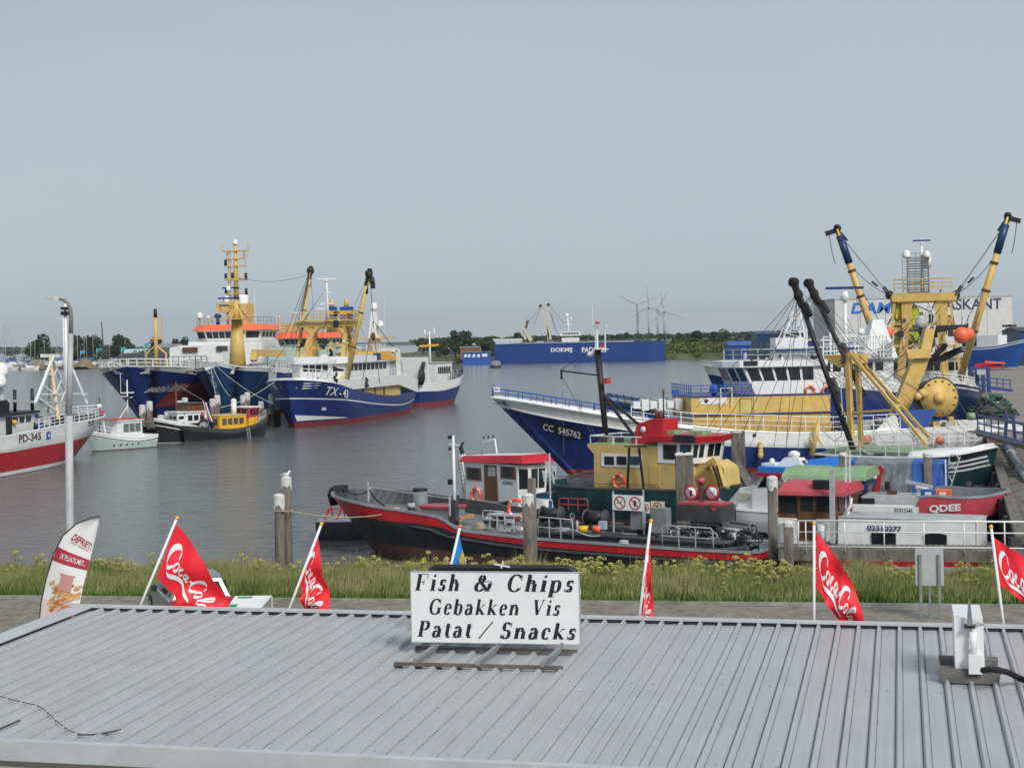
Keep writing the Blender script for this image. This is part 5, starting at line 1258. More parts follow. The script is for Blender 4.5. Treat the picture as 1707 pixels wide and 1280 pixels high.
one('roof_railing', blue, S.o, 'rail', [(xb-4.5, g*3.4, z1+.1), (xb, g*3.4, z1+.1), (xb, -g*3.4, z1+.1)], .75, 3, .8, .03)
b = M().mt(blue); q = S.p(1190, 648, y=g*2); b.ball((q.x, g*2, z1+.5), .35, 1, 1, 1.3); b.bar((q.x-.8, g*2, z1+.1), (q.x-.8, g*2, z1+1.1), .12); b.build('blue_gear', blue, S.o)
one('white_frame', cleanwhite, S.o, 'tube', [S.p(1202, 678, y=g*3.6), S.p(1201, 647, y=g*3.6), S.p(1220, 647, y=g*3.6), S.p(1220, 676, y=g*3.6)], .05, 5)
# wheelhouse
a = S.p(1237, 658, y=g*2.7); c = S.p(1372, 658, y=g*2.7)
xa, xb = c.x, a.x; zw = S.p(1300, 640, y=g*2.7).z; zt_ = S.p(1300, 611, y=g*2.7).z; zd = dh[3]+.1
o, tp = S.deckhouse('wheelhouse', [(xa, -2.7), (xb-1, -2.7), (xb, -1.4), (xb, 1.4), (xb-1, 2.7), (xa, 2.7)], zd, zt_, cleanwhite, front=.9, roofm=cleanwhite, over=.3, rt=.45)
f0 = (S.p(1300, 634, y=g*2.7).z-zd)/(zt_-zd); f1 = .96
wins(o, (xb-1, g*2.7, zd), (xa+.5, g*2.7, zd), (xb-.1, g*2.7, zt_), (xa+.5, g*2.7, zt_), 5, f0, f1, .18, inset=.02)
wins(o, (xb, 1.4*g, zd), (xb-1, 2.7*g, zd), (xb+.9, 1.4*g, zt_), (xb-.1, 2.7*g, zt_), 2, f0, f1, .25, m=glassb, inset=.03)
wins(o, (xb, -1.4, zd), (xb, 1.4, zd), (xb+.9, -1.4, zt_), (xb+.9, 1.4, zt_), 3, f0, f1, .15)
q = S.p(1250, 604, y=g*2.9); one('roof_vent', black, o, 'box', (q.x-.55, g*2.9, q.z-.25), (q.x+.5, g*3.04, q.z+.1))
b = M().mt(mat('pale_green_rail', (.45, .62, .55), .5, .1)); b.rail([(xa, g*2.8, zt_+.5), (xb, g*2.8, zt_+.5), (xb+.6, 0, zt_+.5), (xb, -g*2.8, zt_+.5)], .8, 2, 1.3, .03); b.build('bridge_railing', None, S.o)
b = M().mt(navy); ww = S.p(1310, 585, y=0); b.box((ww.x-2.4, -1.6, ww.z), (ww.x+1.4, 1.6, ww.z+.2)); b.build('blue_shade', navy, S.o)
# white lattice pylon with flag and radars
lp0 = S.p(1315, 600, y=0); lp1 = S.p(1330, 520, y=0)
b = M().mt(cleanwhite)
zb_, zt2 = zt_+.5, S.p(1330, 520, y=0).z
for sx in (-1, 1):
    for sy in (-1, 1): b.bar((lp0.x+sx*1.3, sy*.9, zb_), (lp0.x-.6+sx*.25, sy*.2, zt2), .12)
for k in range(7):
    f = k/7; w_ = 1.3*(1-f)+.25*f; w2 = .9*(1-f)+.2*f; x_ = lp0.x-.6*f; z_ = zb_+(zt2-zb_)*f
    b.bar((x_-w_, w2, z_), (x_+w_, w2, z_), .06); b.bar((x_-w_, -w2, z_), (x_+w_, -w2, z_), .06)
    b.bar((x_-w_, g*w2, z_), (x_+w_*.9, g*w2, z_+(zt2-zb_)/7), .05)
b.box((lp0.x-1.2, -.8, zb_), (lp0.x+1.2, .8, zb_+1.6)); b.build('lattice_mast', cleanwhite, S.o)
q = S.p(1408, 479, y=0); b = M().mt(cleanwhite); b.cyl((q.x, 0, zb_-1.5), (q.x, 0, q.z-.7), .17, .13, 10)
b.bar((q.x-1.2, 0, q.z-3.6), (q.x+.3, 0, q.z-3.6), .12); b.bar((q.x-1.6, 0, q.z-5.2), (q.x+.3, 0, q.z-5.2), .1); b.box((q.x-1, -.5, zb_+.8), (q.x+1, .5, zb_+.95)); rm = b.build('radar_mast', cleanwhite, S.o)
b = M().mt(cleanwhite); b.cyl((q.x, 0, q.z-1.0), (q.x, 0, q.z-.3), .35, .22, 10); b.build('radar_base', cleanwhite, rm)
b = M().mt(navy); b.bar((q.x-1.45, .0, q.z-.05), (q.x+1.45, 0, q.z-.05), .22, .2); b.build('radar_scanner', navy, rm)
b = M().mt(cleanwhite); b.ball((q.x-1.2, 0, q.z-3.4), .3); b.ball((q.x-1.5, 0, q.z-5.0), .3); b.build('aerial_pod', cleanwhite, rm)
b = M().mt(cleanwhite); b.rail([(q.x+2.4, g*2.2, zb_+.0), (q.x-2.4, g*2.2, zb_), (q.x-2.4, -g*2.2, zb_)], 1.6, 3, .8, .04); b.build('upper_railing', cleanwhite, S.o)
# lifebuoys, fenders, hull fittings
for px, py in ((1351, 651), (1379, 652)): 
    q = S.p(px, py, y=g*2.9); lifering(S, (q.x, g*2.85, q.z), .33)
b = M().mt(ochre2)
for k, r_ in enumerate((.15, .2, .2, .22)): q = S.p(1268, 740+k*6, y=g*4.4); b.ball((q.x, g*4.35, q.z), r_, 1, 1, 1.4)
b.build('fender_string', ochre2, S.o)
q = S.p(1258, 725, y=g*4.25); one('scupper', dgrey, S.o, 'cyl', (q.x, g*4.1, q.z), (q.x, g*4.26, q.z), .14)
b = M().mt(ochre2); b.cyl(S.p(1353, 760, y=g*4.8), S.p(1365, 700, y=g*4.8), .2, .14); b.bar(S.p(1362, 728, y=g*4.8), S.p(1372, 745, y=g*4.8), .14); b.bar(S.p(1356, 740, y=g*4.8), S.p(1350, 726, y=g*4.8), .14); b.build('hose_boom', ochre2, S.o)
# stern: ochre gallows arm, net drum, blue plate, white rails
b = M().mt(ochre)
def P2(px, py, y=0): return S.p(px, py, y=y)
ya = g*1.6
arm = [(1487, 692), (1524, 597), (1536, 584), (1544, 548), (1560, 548), (1552, 590), (1546, 610), (1534, 640), (1512, 694)]
poly = [P2(x, y_, ya) for x, y_ in arm]
b.prism([(p.x, p.z) for p in poly], 1, ya-g*.1, ya-g*.8)
poly = [P2(x, y_, ya) for x, y_ in ((1508, 582), (1547, 582), (1550, 596), (1512, 598))]
b.prism([(p.x, p.z) for p in poly], 1, ya+g*.05, ya+g*.35); b.build('stern_gallows', ochre, S.o)
q = P2(1564, 663, g*2.5)
Rd = 1.42
b = M().mt(ochre); b.cyl((q.x, g*2.6, q.z), (q.x, g*2.72, q.z), Rd, n=36); b.cyl((q.x, g*2.7, q.z), (q.x, g*2.95, q.z), .42, n=16)
drum = b.build('net_drum', ochre, S.o)
b = M().mt(bootbrown)
for k in range(14):
    a_ = 2*math.pi*k/14; b.cbox((q.x+Rd*.88*math.cos(a_), g*2.74, q.z+Rd*.88*math.sin(a_)), (.16, .03, .12))
b.build('rim_slots', bootbrown, drum)
b = M().mt(wire)
for k in range(3): b.torus((q.x-.14-.13*k, g*(2.45-.4*k), q.z), Rd*.97, .13, 1, 30)
b.cyl((q.x, g*.3, q.z), (q.x, g*2.6, q.z), Rd*.85, n=28); b.build('wound_net', wire, drum)
q2 = P2(1538, 656, g*3); b = M().mt(ochre2); b.cyl((q2.x, g*2.8, q2.z), (q2.x, g*3.3, q2.z), .35); b.ball((q2.x+.4, g*3.1, q2.z-.2), .3); b.build('hydraulic_motor', ochre2, drum)
poly = [P2(x, y_, g*3.0) for x, y_ in ((1488, 684), (1560, 682), (1545, 712), (1515, 722), (1490, 716))]
b = M().mt(blue); b.prism([(p.x, p.z) for p in poly], 1, g*3.0, g*3.2); b.build('blue_plate', blue, S.o)
poly = [P2(x, y_, g*3.3) for x, y_ in ((1390, 748), (1470, 746), (1500, 745), (1488, 690), (1478, 693), (1455, 716), (1390, 718))]
b = M().mt(white); b.prism([(p.x, p.z) for p in poly], 1, g*3.9, g*4.1); b.build('white_bulwark', white, S.o)
b = M().mt(white); b.rail([S.p(1430, 752, y=g*4.6), S.p(1530, 746, y=g*4.6), S.p(1633, 741, y=g*4.6), S.p(1636, 741, y=-g*1)], 1.35, 4, 1.3, .045); b.build('stern_railing', white, S.o)
for px, py in ((1446, 733), (1567, 734)):
    q = S.p(px, py, y=g*4.7); o = one('round_plate', mat('faded_orange', (.75, .25, .16), .6, .3), S.o, 'cyl', (q.x, g*4.68, q.z), (q.x, g*4.76, q.z), .33, .33, 18)
q = P2(1535, 536, 0); dm = M().mt(lgrey); dm.cyl((q.x, 0, q.z-.5), (q.x, 0, q.z+.15), .42, .42, 16); dm.ball((q.x, 0, q.z+.15), .42, 1, 1, .8); dm.mt(navy); dm.cyl((q.x, 0, q.z-3.8), (q.x, 0, q.z-.5), .07); dm.box((q.x-1.1, -.5, q.z-.75), (q.x+.8, .5, q.z-.6)); dm.build('satellite_dome', None, S.o)
# black sheet flags / fenders on the gallows and the orange buoys
b = M().mt(rubber)
for a_, c_, w1, w2 in (((1560, 549), (1612, 545), .55, .35), ((1546, 605), (1577, 577), .3, .5), ((1546, 610), (1603, 583), .3, .55)):
    A1 = P2(*a_, g*1.2); C1 = P2(*c_, g*1.6); b.loft([[A1+Vector((0,0,w1/2)), A1+Vector((0,g*.12,-w1/2)), A1+Vector((0,-g*.12,-w1/2))], [A1.lerp(C1, .5)+Vector((0,0,w2*.7)), A1.lerp(C1, .5)+Vector((0,g*.2,-w2*.4)), A1.lerp(C1, .5)+Vector((0,-g*.2,-w2*.4))], [C1+Vector((0,0,w2/2)), C1+Vector((0,g*.15,-w2*.3)), C1+Vector((0,-g*.15,-w2*.3))]])
b.build('rubber_flap', rubber, S.o)
for px, lb in ((1603, 'large orange round buoy hanging in front of the ochre gallows'), (1613, 'orange round buoy half hidden behind the larger one')):
    q = W(px, 559 if px < 1610 else 557, 118 if px < 1610 else 119.2); o = empty('orange_buoy', q, 0, lb, 'buoy', 'orange buoys')
    b = M().mt(orange); b.ball((0,0,0), .58 if px < 1610 else .5, 1, 1, 1.08, 18, 12); b.build('float', orange, o)
    b = M().mt(black); b.cyl((0,0,.5), (0,0,.8), .08); b.cyl((0,0,.75), (.1,0,1.4), .02, n=4); b.build('shackle', black, o)
# rigging wires from the shrimp cutter heads pass in front; deck clutter
b = M(); rnd = random.Random(12)
for i in range(30):
    x = rnd.uniform(-h+5, -1); b.mt(rnd.choice([dgrey, blue, dgrey, ochre2, lgrey, black])); b.cbox((x, g*rnd.uniform(0, 3.4), S.sheer(x)-.5+rnd.uniform(0, .8)), (rnd.uniform(.3, 1), rnd.uniform(.3, 1), rnd.uniform(.3, 1)))
b.split('deck_locker', S.o)
for i in range(14):
    pass
b = M().mt(blue)
for px in (1125,):
    q = P2(px, 700, 0); b.bar((q.x, 0, 4.0), (q.x, 0, 5.9), .1); b.cbox((q.x-.1, 0, 5.8), (.45, .3, .45))
b.build('blue_davit', blue, S.o)
b = M().mt(cleanwhite)
for i in range(6): q = P2(1060+i*14, 700, g*1); b.cbox((q.x, g*1, 5.0), (.5, 1.2, .5+.3*(i % 2)))
b.build('deck_locker', cleanwhite, S.o)
CC = S

# ---- trawler behind with white bow
S = Ship('fishing_trawler', (37.5, 144.5), (18.8, 141), 'white and blue trawler bow showing behind the ochre deckhouse', 'trawler'); h = S.L/2; g = S.vis
tp_ = S.p(1171, 608, y=0); 
shr = S.sh([(1171, 608, 0), (1195, 610, g*1.6), (1230, 613, g*3), (1300, 620, g*3.8), (1500, 640, g*3.8)]); bl_ = S.sh([(1180, 625, g*.3), (1200, 629, g*1.6), (1230, 634, g*3), (1500, 655, g*3.8)])
S.hull(-h, h-1.6, 7.8, shr, [(-1.2, .3, redrust), (.3, bl_, navy), (bl_, ('s', 0), white)], rake=(-.4, tp_.x-h+1.6), fine=(.6, .4), capm=cleanwhite, inner=white)
o, xa, xb, z0, z1 = hb(S, 'wheelhouse', 1490, 1300, 600, 640, g*2.6, -g*2.6, white, roofm=lgrey, over=.4)
wside(S, o, xa, xb, g*2.6, z0, z1, 9, .55, .88)
b = M().mt(cleanwhite)
for px in (1345, 1385, 1462): 
    q = S.p(px, 600, y=0); t_ = S.p(px, 548 if px != 1462 else 560, y=0).z; b.cyl((q.x, 0, q.z-1), (q.x, 0, t_), .16, .1); b.bar((q.x-1, 0, t_-1), (q.x+1, 0, t_-1), .12); b.bar((q.x-.7, 0, t_-2), (q.x+.7, 0, t_-2), .1)
b.loft([[(q.x-1.6, -1, z1), (q.x+1.6, -1, z1), (q.x+1.6, 1, z1), (q.x-1.6, 1, z1)], [(q.x-.5, -.4, z1+3.5), (q.x+.5, -.4, z1+3.5), (q.x+.5, .4, z1+3.5), (q.x-.5, .4, z1+3.5)]])
b.build('mast', cleanwhite, S.o)
one('roof_railing', cleanwhite, S.o, 'rail', [(xb, g*2.6, z1+.1), (xa, g*2.6, z1+.1)], 1.1, 3, .9, .03)
b = M(); rnd = random.Random(21)
for i in range(26):
    q = S.p(rnd.uniform(1330, 1480), rnd.uniform(575, 606), y=g*rnd.uniform(-2, 2)); b.mt(rnd.choice([navy, cleanwhite, ochre2, dgrey, teal, orange if i == 3 else lgrey])); b.cbox(q, (rnd.uniform(.4, 1.6), .8, rnd.uniform(.2, .9)))
b.split('deck_locker', S.o)

# ---- beam trawler facing the camera on the right quay
S = Ship('beam_trawler', (52, 195.5), (41.8, 158.5), 'dark blue beam trawler with two ochre derricks spread in a wide V', 'trawler'); h = S.L/2
tp_ = S.p(1640, 663, x=None, y=0)
S.hull(-h, h-1.5, 9.2, [(-h, 3.8), (0, 3.6), (h*.6, 4.2), (h+1, 5.0)], [(-1.2, .4, redrust), (.4, ('s', -.5), navyd), (('s', -.5), ('s', -.35), cleanwhite), (('s', -.35), ('s', 0), navyd)], rake=(-.5, 2.2), fine=(.7, .5), capm=cleanwhite, inner=ochre2)
xg = 5.0      # gantry plane
def X(px, py, x=xg): return S.p(px, py, x=x)
zg = X(1540, 489).z; L0, R0 = X(1487, 489).y, X(1592, 489).y
b = M().mt(ochre)
b.bar((xg, L0, zg-.4), (xg, R0, zg-.4), 1.0, .9); b.cyl((xg, L0-.2, zg-.5), (xg, R0+.2, zg-.5), .5, n=12)
for px0, px1, wd in ((1492, 1478, .28), (1516, 1500, .85), (1563, 1577, .8), (1583, 1603, .28)):
    b.bar(X(px0, 494), X(px1, 640), wd, .5)
b.box((xg-.6, X(1496, 500).y, X(1540, 505).z), (xg+.3, X(1587, 500).y, zg-.6))
for py in (540, 577): b.bar(X(1488, py), X(1592, py), .3)
b.box((xg-.4, X(1520, 512).y, X(1520, 508).z-2.5), (xg+.2, X(1503, 512).y, zg-.6)); b.box((xg-.4, X(1560, 512).y, X(1520, 508).z-2.5), (xg+.2, X(1580, 512).y, zg-.6))
b.build('gantry', ochre, S.o)
one('gantry_railing', ochre2, S.o, 'rail', [X(1490, 487)+Vector((.6,0,0)), X(1587, 484)+Vector((.6,0,0))], 1.35, 3, 1.0, .05)
one('gantry_railing', ochre2, S.o, 'rail', [X(1490, 487)-Vector((1.2,0,0)), X(1587, 484)-Vector((1.2,0,0))], 1.35, 3, 1.0, .05)
for tip, base, split in (((1396, 382), (1482, 632), 1), ((1680, 362), (1600, 632), -1)):
    T_ = X(*tip); Bs = X(*base); d = (T_-Bs).normalized()
    o = one('derrick', ochre, S.o, 'cyl', Bs, T_, .42, .33, 12)
    b = M().mt(navyd); b.cyl(T_-d*4.0, T_-d*.8, .42, .42, 12); b.build('blue_boom_end', navyd, o)
    b = M().mt(black); b.bar(T_-d*1.2, T_+d*.3, .6, .5); b.bar(T_-Vector((0,.0,.1)), T_+Vector((0, .0, 0))+Vector((0, (1.3 if X(1400, 400).y > X(1500, 400).y else -1.3)*split, -.5)), .5); b.cyl(T_+Vector((-.3,0,.1)), T_+Vector((.3,0,.1)), .42, n=12); b.build('boom_head', black, o)
    b = M().mt(bootbrown)
    for k in (.3, .55, .72): p = Bs.lerp(T_, k); b.cyl(p-d*.12, p+d*.12, .47, n=12)
    b.build('boom_band', bootbrown, o)
    ge = X(1483 if split == 1 else 1593, 492)
    b = M().mt(steel); 
    for k in (-.18, 0, .18): b.cyl(T_+Vector((k, 0, -.3)), ge+Vector((k, 0, 0)), .06, n=4)
    b.mt(black); b.bar(T_.lerp(ge, .06), T_.lerp(ge, .18), .35); b.bar(T_.lerp(ge, .88), ge, .4); b.ball(ge, .5); b.build('topping_lift', steel, o)
    b = M().mt(wire); q = T_-d*4.2; b.sag(q, ge, .4, .035); p = q.lerp(ge, .55); e_ = q.lerp(ge, .7); b.bar(p, e_, .25)
    b.sag(T_+Vector((.2, (.9 if X(1400,400).y > X(1500,400).y else -.9)*split, -.6)), T_-d*3+Vector((0, (1.2 if X(1400,400).y > X(1500,400).y else -1.2)*split, -1.0)), .4, .04)
    for k in range(3): b.cyl(Bs.lerp(T_, .5+.08*k), Bs.lerp(ge, .15+.1*k)+Vector((1,0,-3)), .03, n=3)
    b.cyl(Bs.lerp(T_, .68), ge+Vector((0,0,-5)), .04, n=3); b.build('wire', wire, o)
# lattice radar tower
b = M().mt(steel)
zl = X(1530, 478).z; zu = X(1530, 428).z; yl, yr = X(1512, 450).y, X(1547, 450).y
for y in (yl, yr):
    for x in (xg-1.6, xg-.2): b.bar((x, y, zg), (x, y, zu), .1)
for k in range(14):
    z = zg+(zu-zg)*(k+.5)/14; b.bar((xg-.2, yl, z), (xg-.2, yr, z), .07); b.bar((xg-1.6, yl, z), (xg-1.6, yr, z), .07)
    if k % 3 == 0: b.box((xg-1.7, yl-.1, z), (xg-.1, yr+.1, z+.08)); b.rail([(xg-.1, min(yl, yr)-.5, z), (xg-.1, max(yl, yr)+.1, z)], .8, 2, .8, .03)
b.build('lattice_tower', steel, S.o)
b = M().mt(cleanwhite); q = X(1536, 402); b.cyl((xg-.8, q.y, zg), (xg-.8, q.y, q.z-.5), .22, .12); b.box((xg-1.3, X(1532, 420).y, zu+.1), (xg-.2, X(1549, 420).y, zu+.25)); b.cyl((xg-.8, X(1544, 430).y, zu-1.2), (xg-.8, X(1544, 430).y, zu), .5); rm = b.build('radar_mast', cleanwhite, S.o)
radar(rm, (xg-.8, q.y, q.z), 1.9, navy, math.pi/2+.25); dome(rm, (xg-.2, X(1511, 424).y, X(1511, 424).z-.2), .42); dome(rm, (xg-.2, X(1545, 424).y, X(1545, 424).z-.2), .38)
# wheelhouse and colourful gear under the gantry
o, tp = S.deckhouse('wheelhouse', [(-7, -3.6), (2, -3.6), (2, 3.6), (-7, 3.6)], 4, X(1540, 598).z, white, roofm=white, over=.3, rt=.4)
wins(o, (2, -3.6, 4), (2, 3.6, 4), (2, -3.6, X(1540, 598).z), (2, 3.6, X(1540, 598).z), 8, .55, .85, .2)
b = M().mt(lime)
rnd = random.Random(31)
for px0, px1, py0, py1 in ((1491, 1509, 508, 535), (1509, 1525, 520, 560), (1497, 1502, 545, 600), (1515, 1528, 530, 548)):
    for i in range(9):
        q = X(rnd.uniform(px0, px1), rnd.uniform(py0, py1), xg-.6); b.ball(q, rnd.uniform(.35, .7), .6, .8, 1.5, 8, 6)
tag(b.build('lime_nets', lime, S.o), kind='stuff')
b = M(); 
for i in range(70):
    q = X(rnd.uniform(1492, 1588), rnd.uniform(512, 592), xg-rnd.uniform(-.4, 2.0)); b.mt(rnd.choice([black, cleanwhite, steel, ochre2, dgrey, bootbrown, cleanwhite])); 
    if i % 3: b.cbox(q, (rnd.uniform(.2, .8), rnd.uniform(.15, .8), rnd.uniform(.3, 1.6)))
    else: b.bar(q, q+Vector((0, rnd.uniform(-1.5, 1.5), rnd.uniform(-2, 2))), .14)
b.split('deck_locker', S.o)
q = X(1481, 555); b = M().mt(orange); b.ball((xg+.4, q.y, q.z), .55, .7, 1, 1.2); b.build('orange_float', orange, S.o)
b = M().mt(cleanwhite)
for i in range(3): z = 3.2+i*.3; b.bar((h*.55, 4.35-i*.1, z+.9), (h*.8, 3.6-i*.1, z+1.2), .08)
b.build('bow_stripe', cleanwhite, S.o)
one('bow_railing', cleanwhite, S.o, 'rail', [(8, -4.2, 4.0), (13, -3.4, 4.3), (17, -1.5, 4.7), (18.6, 0, 4.9), (17, 1.5, 4.7), (13, 3.4, 4.3), (8, 4.2, 4.0)], 1.0, 3, 1.1, .04)
b = M().mt(wire)
for i in range(14):
    a_ = X(1480+rnd.uniform(0, 115), rnd.uniform(495, 545)); c_ = X(a_.y and rnd.uniform(1440, 1620), rnd.uniform(600, 645), xg+2); b.cyl(a_, c_, .03, n=3)
b.build('rigging', wire, S.o)
# ================= NEAR BOATS AND JETTY, RIGHT
P1 = G(880, 896.5, 1.5); P2b = G(1264, 921, 1.5)
bd = (P1-P2b); bd.z = 0; bd.normalize(); bn = Vector((-bd.y, bd.x, 0)); bn = bn if bn.y > 0 else -bn
def along(p, t, n=0): q = p+bd*t+bn*n; return (q.x, q.y)
S = Ship('tank_barge', along(P2b, -1.2, 2.6), along(P2b, 21.6, 2.6), 'long tank barge with black hull, red rim, pipes and no-smoking signs on deck', 'barge')
h = S.L/2; g = S.vis; BG = S
tp_ = S.p(561.6, 818, y=0)
shr = S.sh([(561.6, 818, 0), (588.6, 831, 1.7), (623.7, 843, 2.4), (670.6, 852, 2.6), (716, 860, 2.6), (727, 865, 2.6), (736, 875, 2.6), (747, 881, 2.6), (764, 884.5, 2.6), (872, 896, 2.6), (1079, 911, 2.6), (1230, 922, 2.6), (1262, 922, 2.6), (1288, 910, 2.4)])
rb = S.sh([(560, 848, 0), (600, 860, 2.0), (635, 867, 2.4), (670.6, 871, 2.6), (720, 879, 2.6), (740, 888, 2.6), (764, 893, 2.6), (872, 908.6, 2.6), (1079, 925, 2.6), (1230, 936, 2.6), (1264, 936, 2.6), (1288, 926, 2.4)])
bb_ = S.sh([(574.5, 897, 0), (624, 905, 2.1), (694, 914.4, 2.5), (764, 922.6, 2.6), (1280, 975, 2.6)])
S.hull(-h, h-.3, 5.2, shr, [(-1.2, bb_, bootbrown), (bb_, rb, black), (rb, ('s', 0), red)], rake=(-.8, tp_.x-h+.3), tr=.6, fine=(.82, .70), p=2.4, bul=(S.p(742, 880, y=2.6).x, .62, .22), n=60, capm=grey, inner=dgrey, deck=deckm, capw=.1, fpow=1)
# rubbing bar
b = M().mt(dgrey); b.tube([(x, g*(S.side(x, spline(rb, x)-.12)+.03), spline(rb, x)-.12) for x in [-h+.6+(S.L-5)*i/40 for i in range(41)]], .07, 6); b.build('rubbing_bar', dgrey, S.o)
# raised fore bulwark on the far side and its inside
b = M().mt(dgrey)
xs = [h*.28+(tp_.x-.25-h*.28)*i/16 for i in range(17)]
zbul = S.sheer(h*.6)
b.loft([[(x, -g*max(.02, S.side(x, S.sheer(x))-.12), S.sheer(x)-.25), (x, -g*max(.01, S.side(x, S.sheer(x))-.08), max(S.sheer(x), 2.05+.45*(x-h*.28)/8)+.05)] for x in xs], closed=False); b.build('far_bulwark', dgrey, S.o, fix=False)
# bow fender: heavy black rope
b = M().mt(rubber); q = tp_; b.tube([(q.x-.25, g*.5, q.z-.1), (q.x-.03, g*.25, q.z-.02), (q.x+.1, 0, q.z), (q.x-.03, -g*.25, q.z), (q.x-.25, -g*.5, q.z)], .27, 10)
b.tube([(q.x+.22, g*.1, q.z-.1), (q.x+.1, g*.1, q.z-.7)], .26, 10, .2); b.build('bow_fender', rubber, S.o)
q = S.p(567, 812, y=-g*.3); one('bollard', lgrey, S.o, 'cyl', (q.x, q.y, q.z-.6), (q.x, q.y, q.z+.05), .13)
# bollards, box, posts, rails on the foredeck
D = lambda px, py, y: S.p(px, py, y=g*y)
a = D(701, 848, -1.2); t_ = D(701, 817, -1.2); one('ventilator', grey, S.o, 'cyl', (a.x, a.y, a.z-.7), (a.x, a.y, t_.z), .40, .34, 16); one('ventilator_cap', black, S.o, 'cyl', (a.x, a.y, t_.z), (a.x, a.y, t_.z+.1), .38, .34, 16)
a = D(686, 853, 1.6); b = M().mt(dgrey); b.cyl((a.x, a.y, a.z-.6), (a.x, a.y, a.z+.22), .14); b.mt(lgrey); b.cyl((a.x, a.y, a.z+.2), (a.x, a.y, a.z+.4), .22, .16); b.build('capstan', None, S.o)
a, c = D(714, 860, 0), D(762, 845, 0)
b = M().mt(grey); b.box((a.x, g*-.6, a.z-.5), (c.x, g*.6, a.z+.45)); bx = b.build('hatch_box', grey, S.o); b = M().mt(pinkred); b.box((a.x+.08, -.66, a.z+.45), (c.x-.08, .66, a.z+.55)); b.build('red_lid', pinkred, bx)
b = M().mt(lgrey)
for i, (px, py) in enumerate(((614, 837), (750, 860))):
    q = D(px, py, 1.9 if i == 0 else 2.2); b.bar(q, q+Vector((0,0,.95)), .06)
b.bar(D(617, 812, 0), D(752, 831, 1.0), .05); b.bar(D(617, 812, 0), D(614, 837, 1.9), .05); b.build('fore_rail', lgrey, S.o)
b = M().mt(black); b.sag(D(567, 812, -.3), D(614, 818, 1.2), .25, .035); b.sag(D(614, 815, 1.2), D(642, 843, .5), .12, .035); b.build('chain', black, S.o)
# white mast
q = D(758, 848, .4); zt = D(758, 726, .4).z; b = M().mt(cleanwhite); b.cyl((q.x, q.y, q.z-.6), (q.x, q.y, zt), .09, .06, 10); b.bar((q.x-.3, q.y, D(758, 742, .4).z), (q.x+.25, q.y, D(758, 742, .4).z+.05), .06); m_ = b.build('mast', cleanwhite, S.o)
b = M().mt(black); b.box((q.x-.05, q.y-.02, zt-.15), (q.x+.3, q.y+.02, zt)); b.cyl((q.x+.2, q.y, D(758, 747, .4).z-.1), (q.x+.2, q.y, D(758, 747, .4).z+.05), .07); b.box((q.x+.1, q.y-.1, D(751, 803, .4).z-.12), (q.x+.3, q.y+.1, D(751, 803, .4).z+.12)); b.build('mast_lamp', black, m_)
a = D(758, 870, .6); one('mast_housing', dgrey, S.o, 'box', (a.x-.14, a.y-.14, a.z-.2), (a.x+.14, a.y+.14, a.z+1.0))
for p0, p1 in (((738, 872), (752, 866)), ((765, 864), (788, 859))):
    b = M().mt(mat('plank_orange', (.55, .27, .12), .8, .2)); b.bar(D(*p0, .9), D(*p1, .2), .22, .12); b.build('plank', None, S.o)
# pipe rails, pipes
def hoop(pa, pb, y, hgt, m=lgrey, r=.03, mid=True):
    a = D(*pa, y); c = D(*pb, y); b = M().mt(m); z = Vector((0,0,hgt)); k = (c-a)*.04
    b.tube([a, a+z*.85, a+z+k, c+z-k, c+z*.85, c], r, 6)
    if mid: b.bar(a+z*.5, c+z*.5, r*1.4)
    for f in (.33, .66): b.bar(a.lerp(c, f), a.lerp(c, f)+z, r*1.2)
    b.build('pipe_rail', m, S.o)
hoop((805, 880), (841, 883), 1.2, .8); hoop((897, 894), (955, 900), 2.2, .85); hoop((1104, 910), (1189, 916), 2.2, .85); hoop((1130, 866), (1226, 868), -1.6, .75, dgrey); hoop((1058, 882), (1100, 884), -.4, .6, dgrey); hoop((932, 850), (980, 852), -2.2, .55, pinkred, .025); hoop((1120, 892), (1200, 896), .6, .5, dgrey)
b = M().mt(dgrey)
for y, z, r in ((2.0, .12, .08), (1.8, .34, .10), (1.5, .15, .10), (1.0, .28, .07), (.2, .2, .08), (-.8, .3, .08), (-1.6, .2, .06)):
    x0 = D(896, 900, y).x; x1 = D(1235, 912, y).x; zz = S.sheer(0)-.2+z
    b.tube([(x0, g*y, zz), (x1+1, g*y, zz), (x1, g*(y-.5), zz+.1)], r, 8)
b.build('deck_pipes', dgrey, S.o)
rnd = random.Random(77); zd = S.sheer(0)-.2
b = M()
for i in range(150):      # valves, flanges and pipe runs
    px = rnd.uniform(1160, 1284) if i % 3 else rnd.uniform(900, 1284); y = rnd.uniform(-2.2, 1.7); q = D(px, 895, y); x = q.x; z = zd+rnd.uniform(.05, .7)
    b.mt(rnd.choice([black, dgrey, dgrey, grey, lgrey, black, black, lgrey if i % 5 else navy]))
    k = rnd.random()
    if k < .3: b.cyl((x, g*y, zd-.05), (x, g*y, z), rnd.uniform(.03, .09), n=8)
    elif k < .6: L_ = rnd.uniform(.4, 1.6); b.cyl((x, g*y, z), (x+L_*rnd.uniform(-1, 1), g*y+L_*rnd.uniform(-.4, .4), z+rnd.uniform(-.1, .1)), rnd.uniform(.03, .08), n=8)
    elif k < .8: b.torus((x, g*y, z), rnd.uniform(.1, .2), .025, rnd.choice([0, 1]), 12); b.cyl((x, g*y, zd), (x, g*y, z), .03, n=6)
    else: b.cbox((x, g*y, z-.1), (rnd.uniform(.1, .5), rnd.uniform(.1, .3), rnd.uniform(.1, .4)))
tag(b.build('valve_manifold', None, S.o), kind='stuff')
b = M().mt(lgrey)
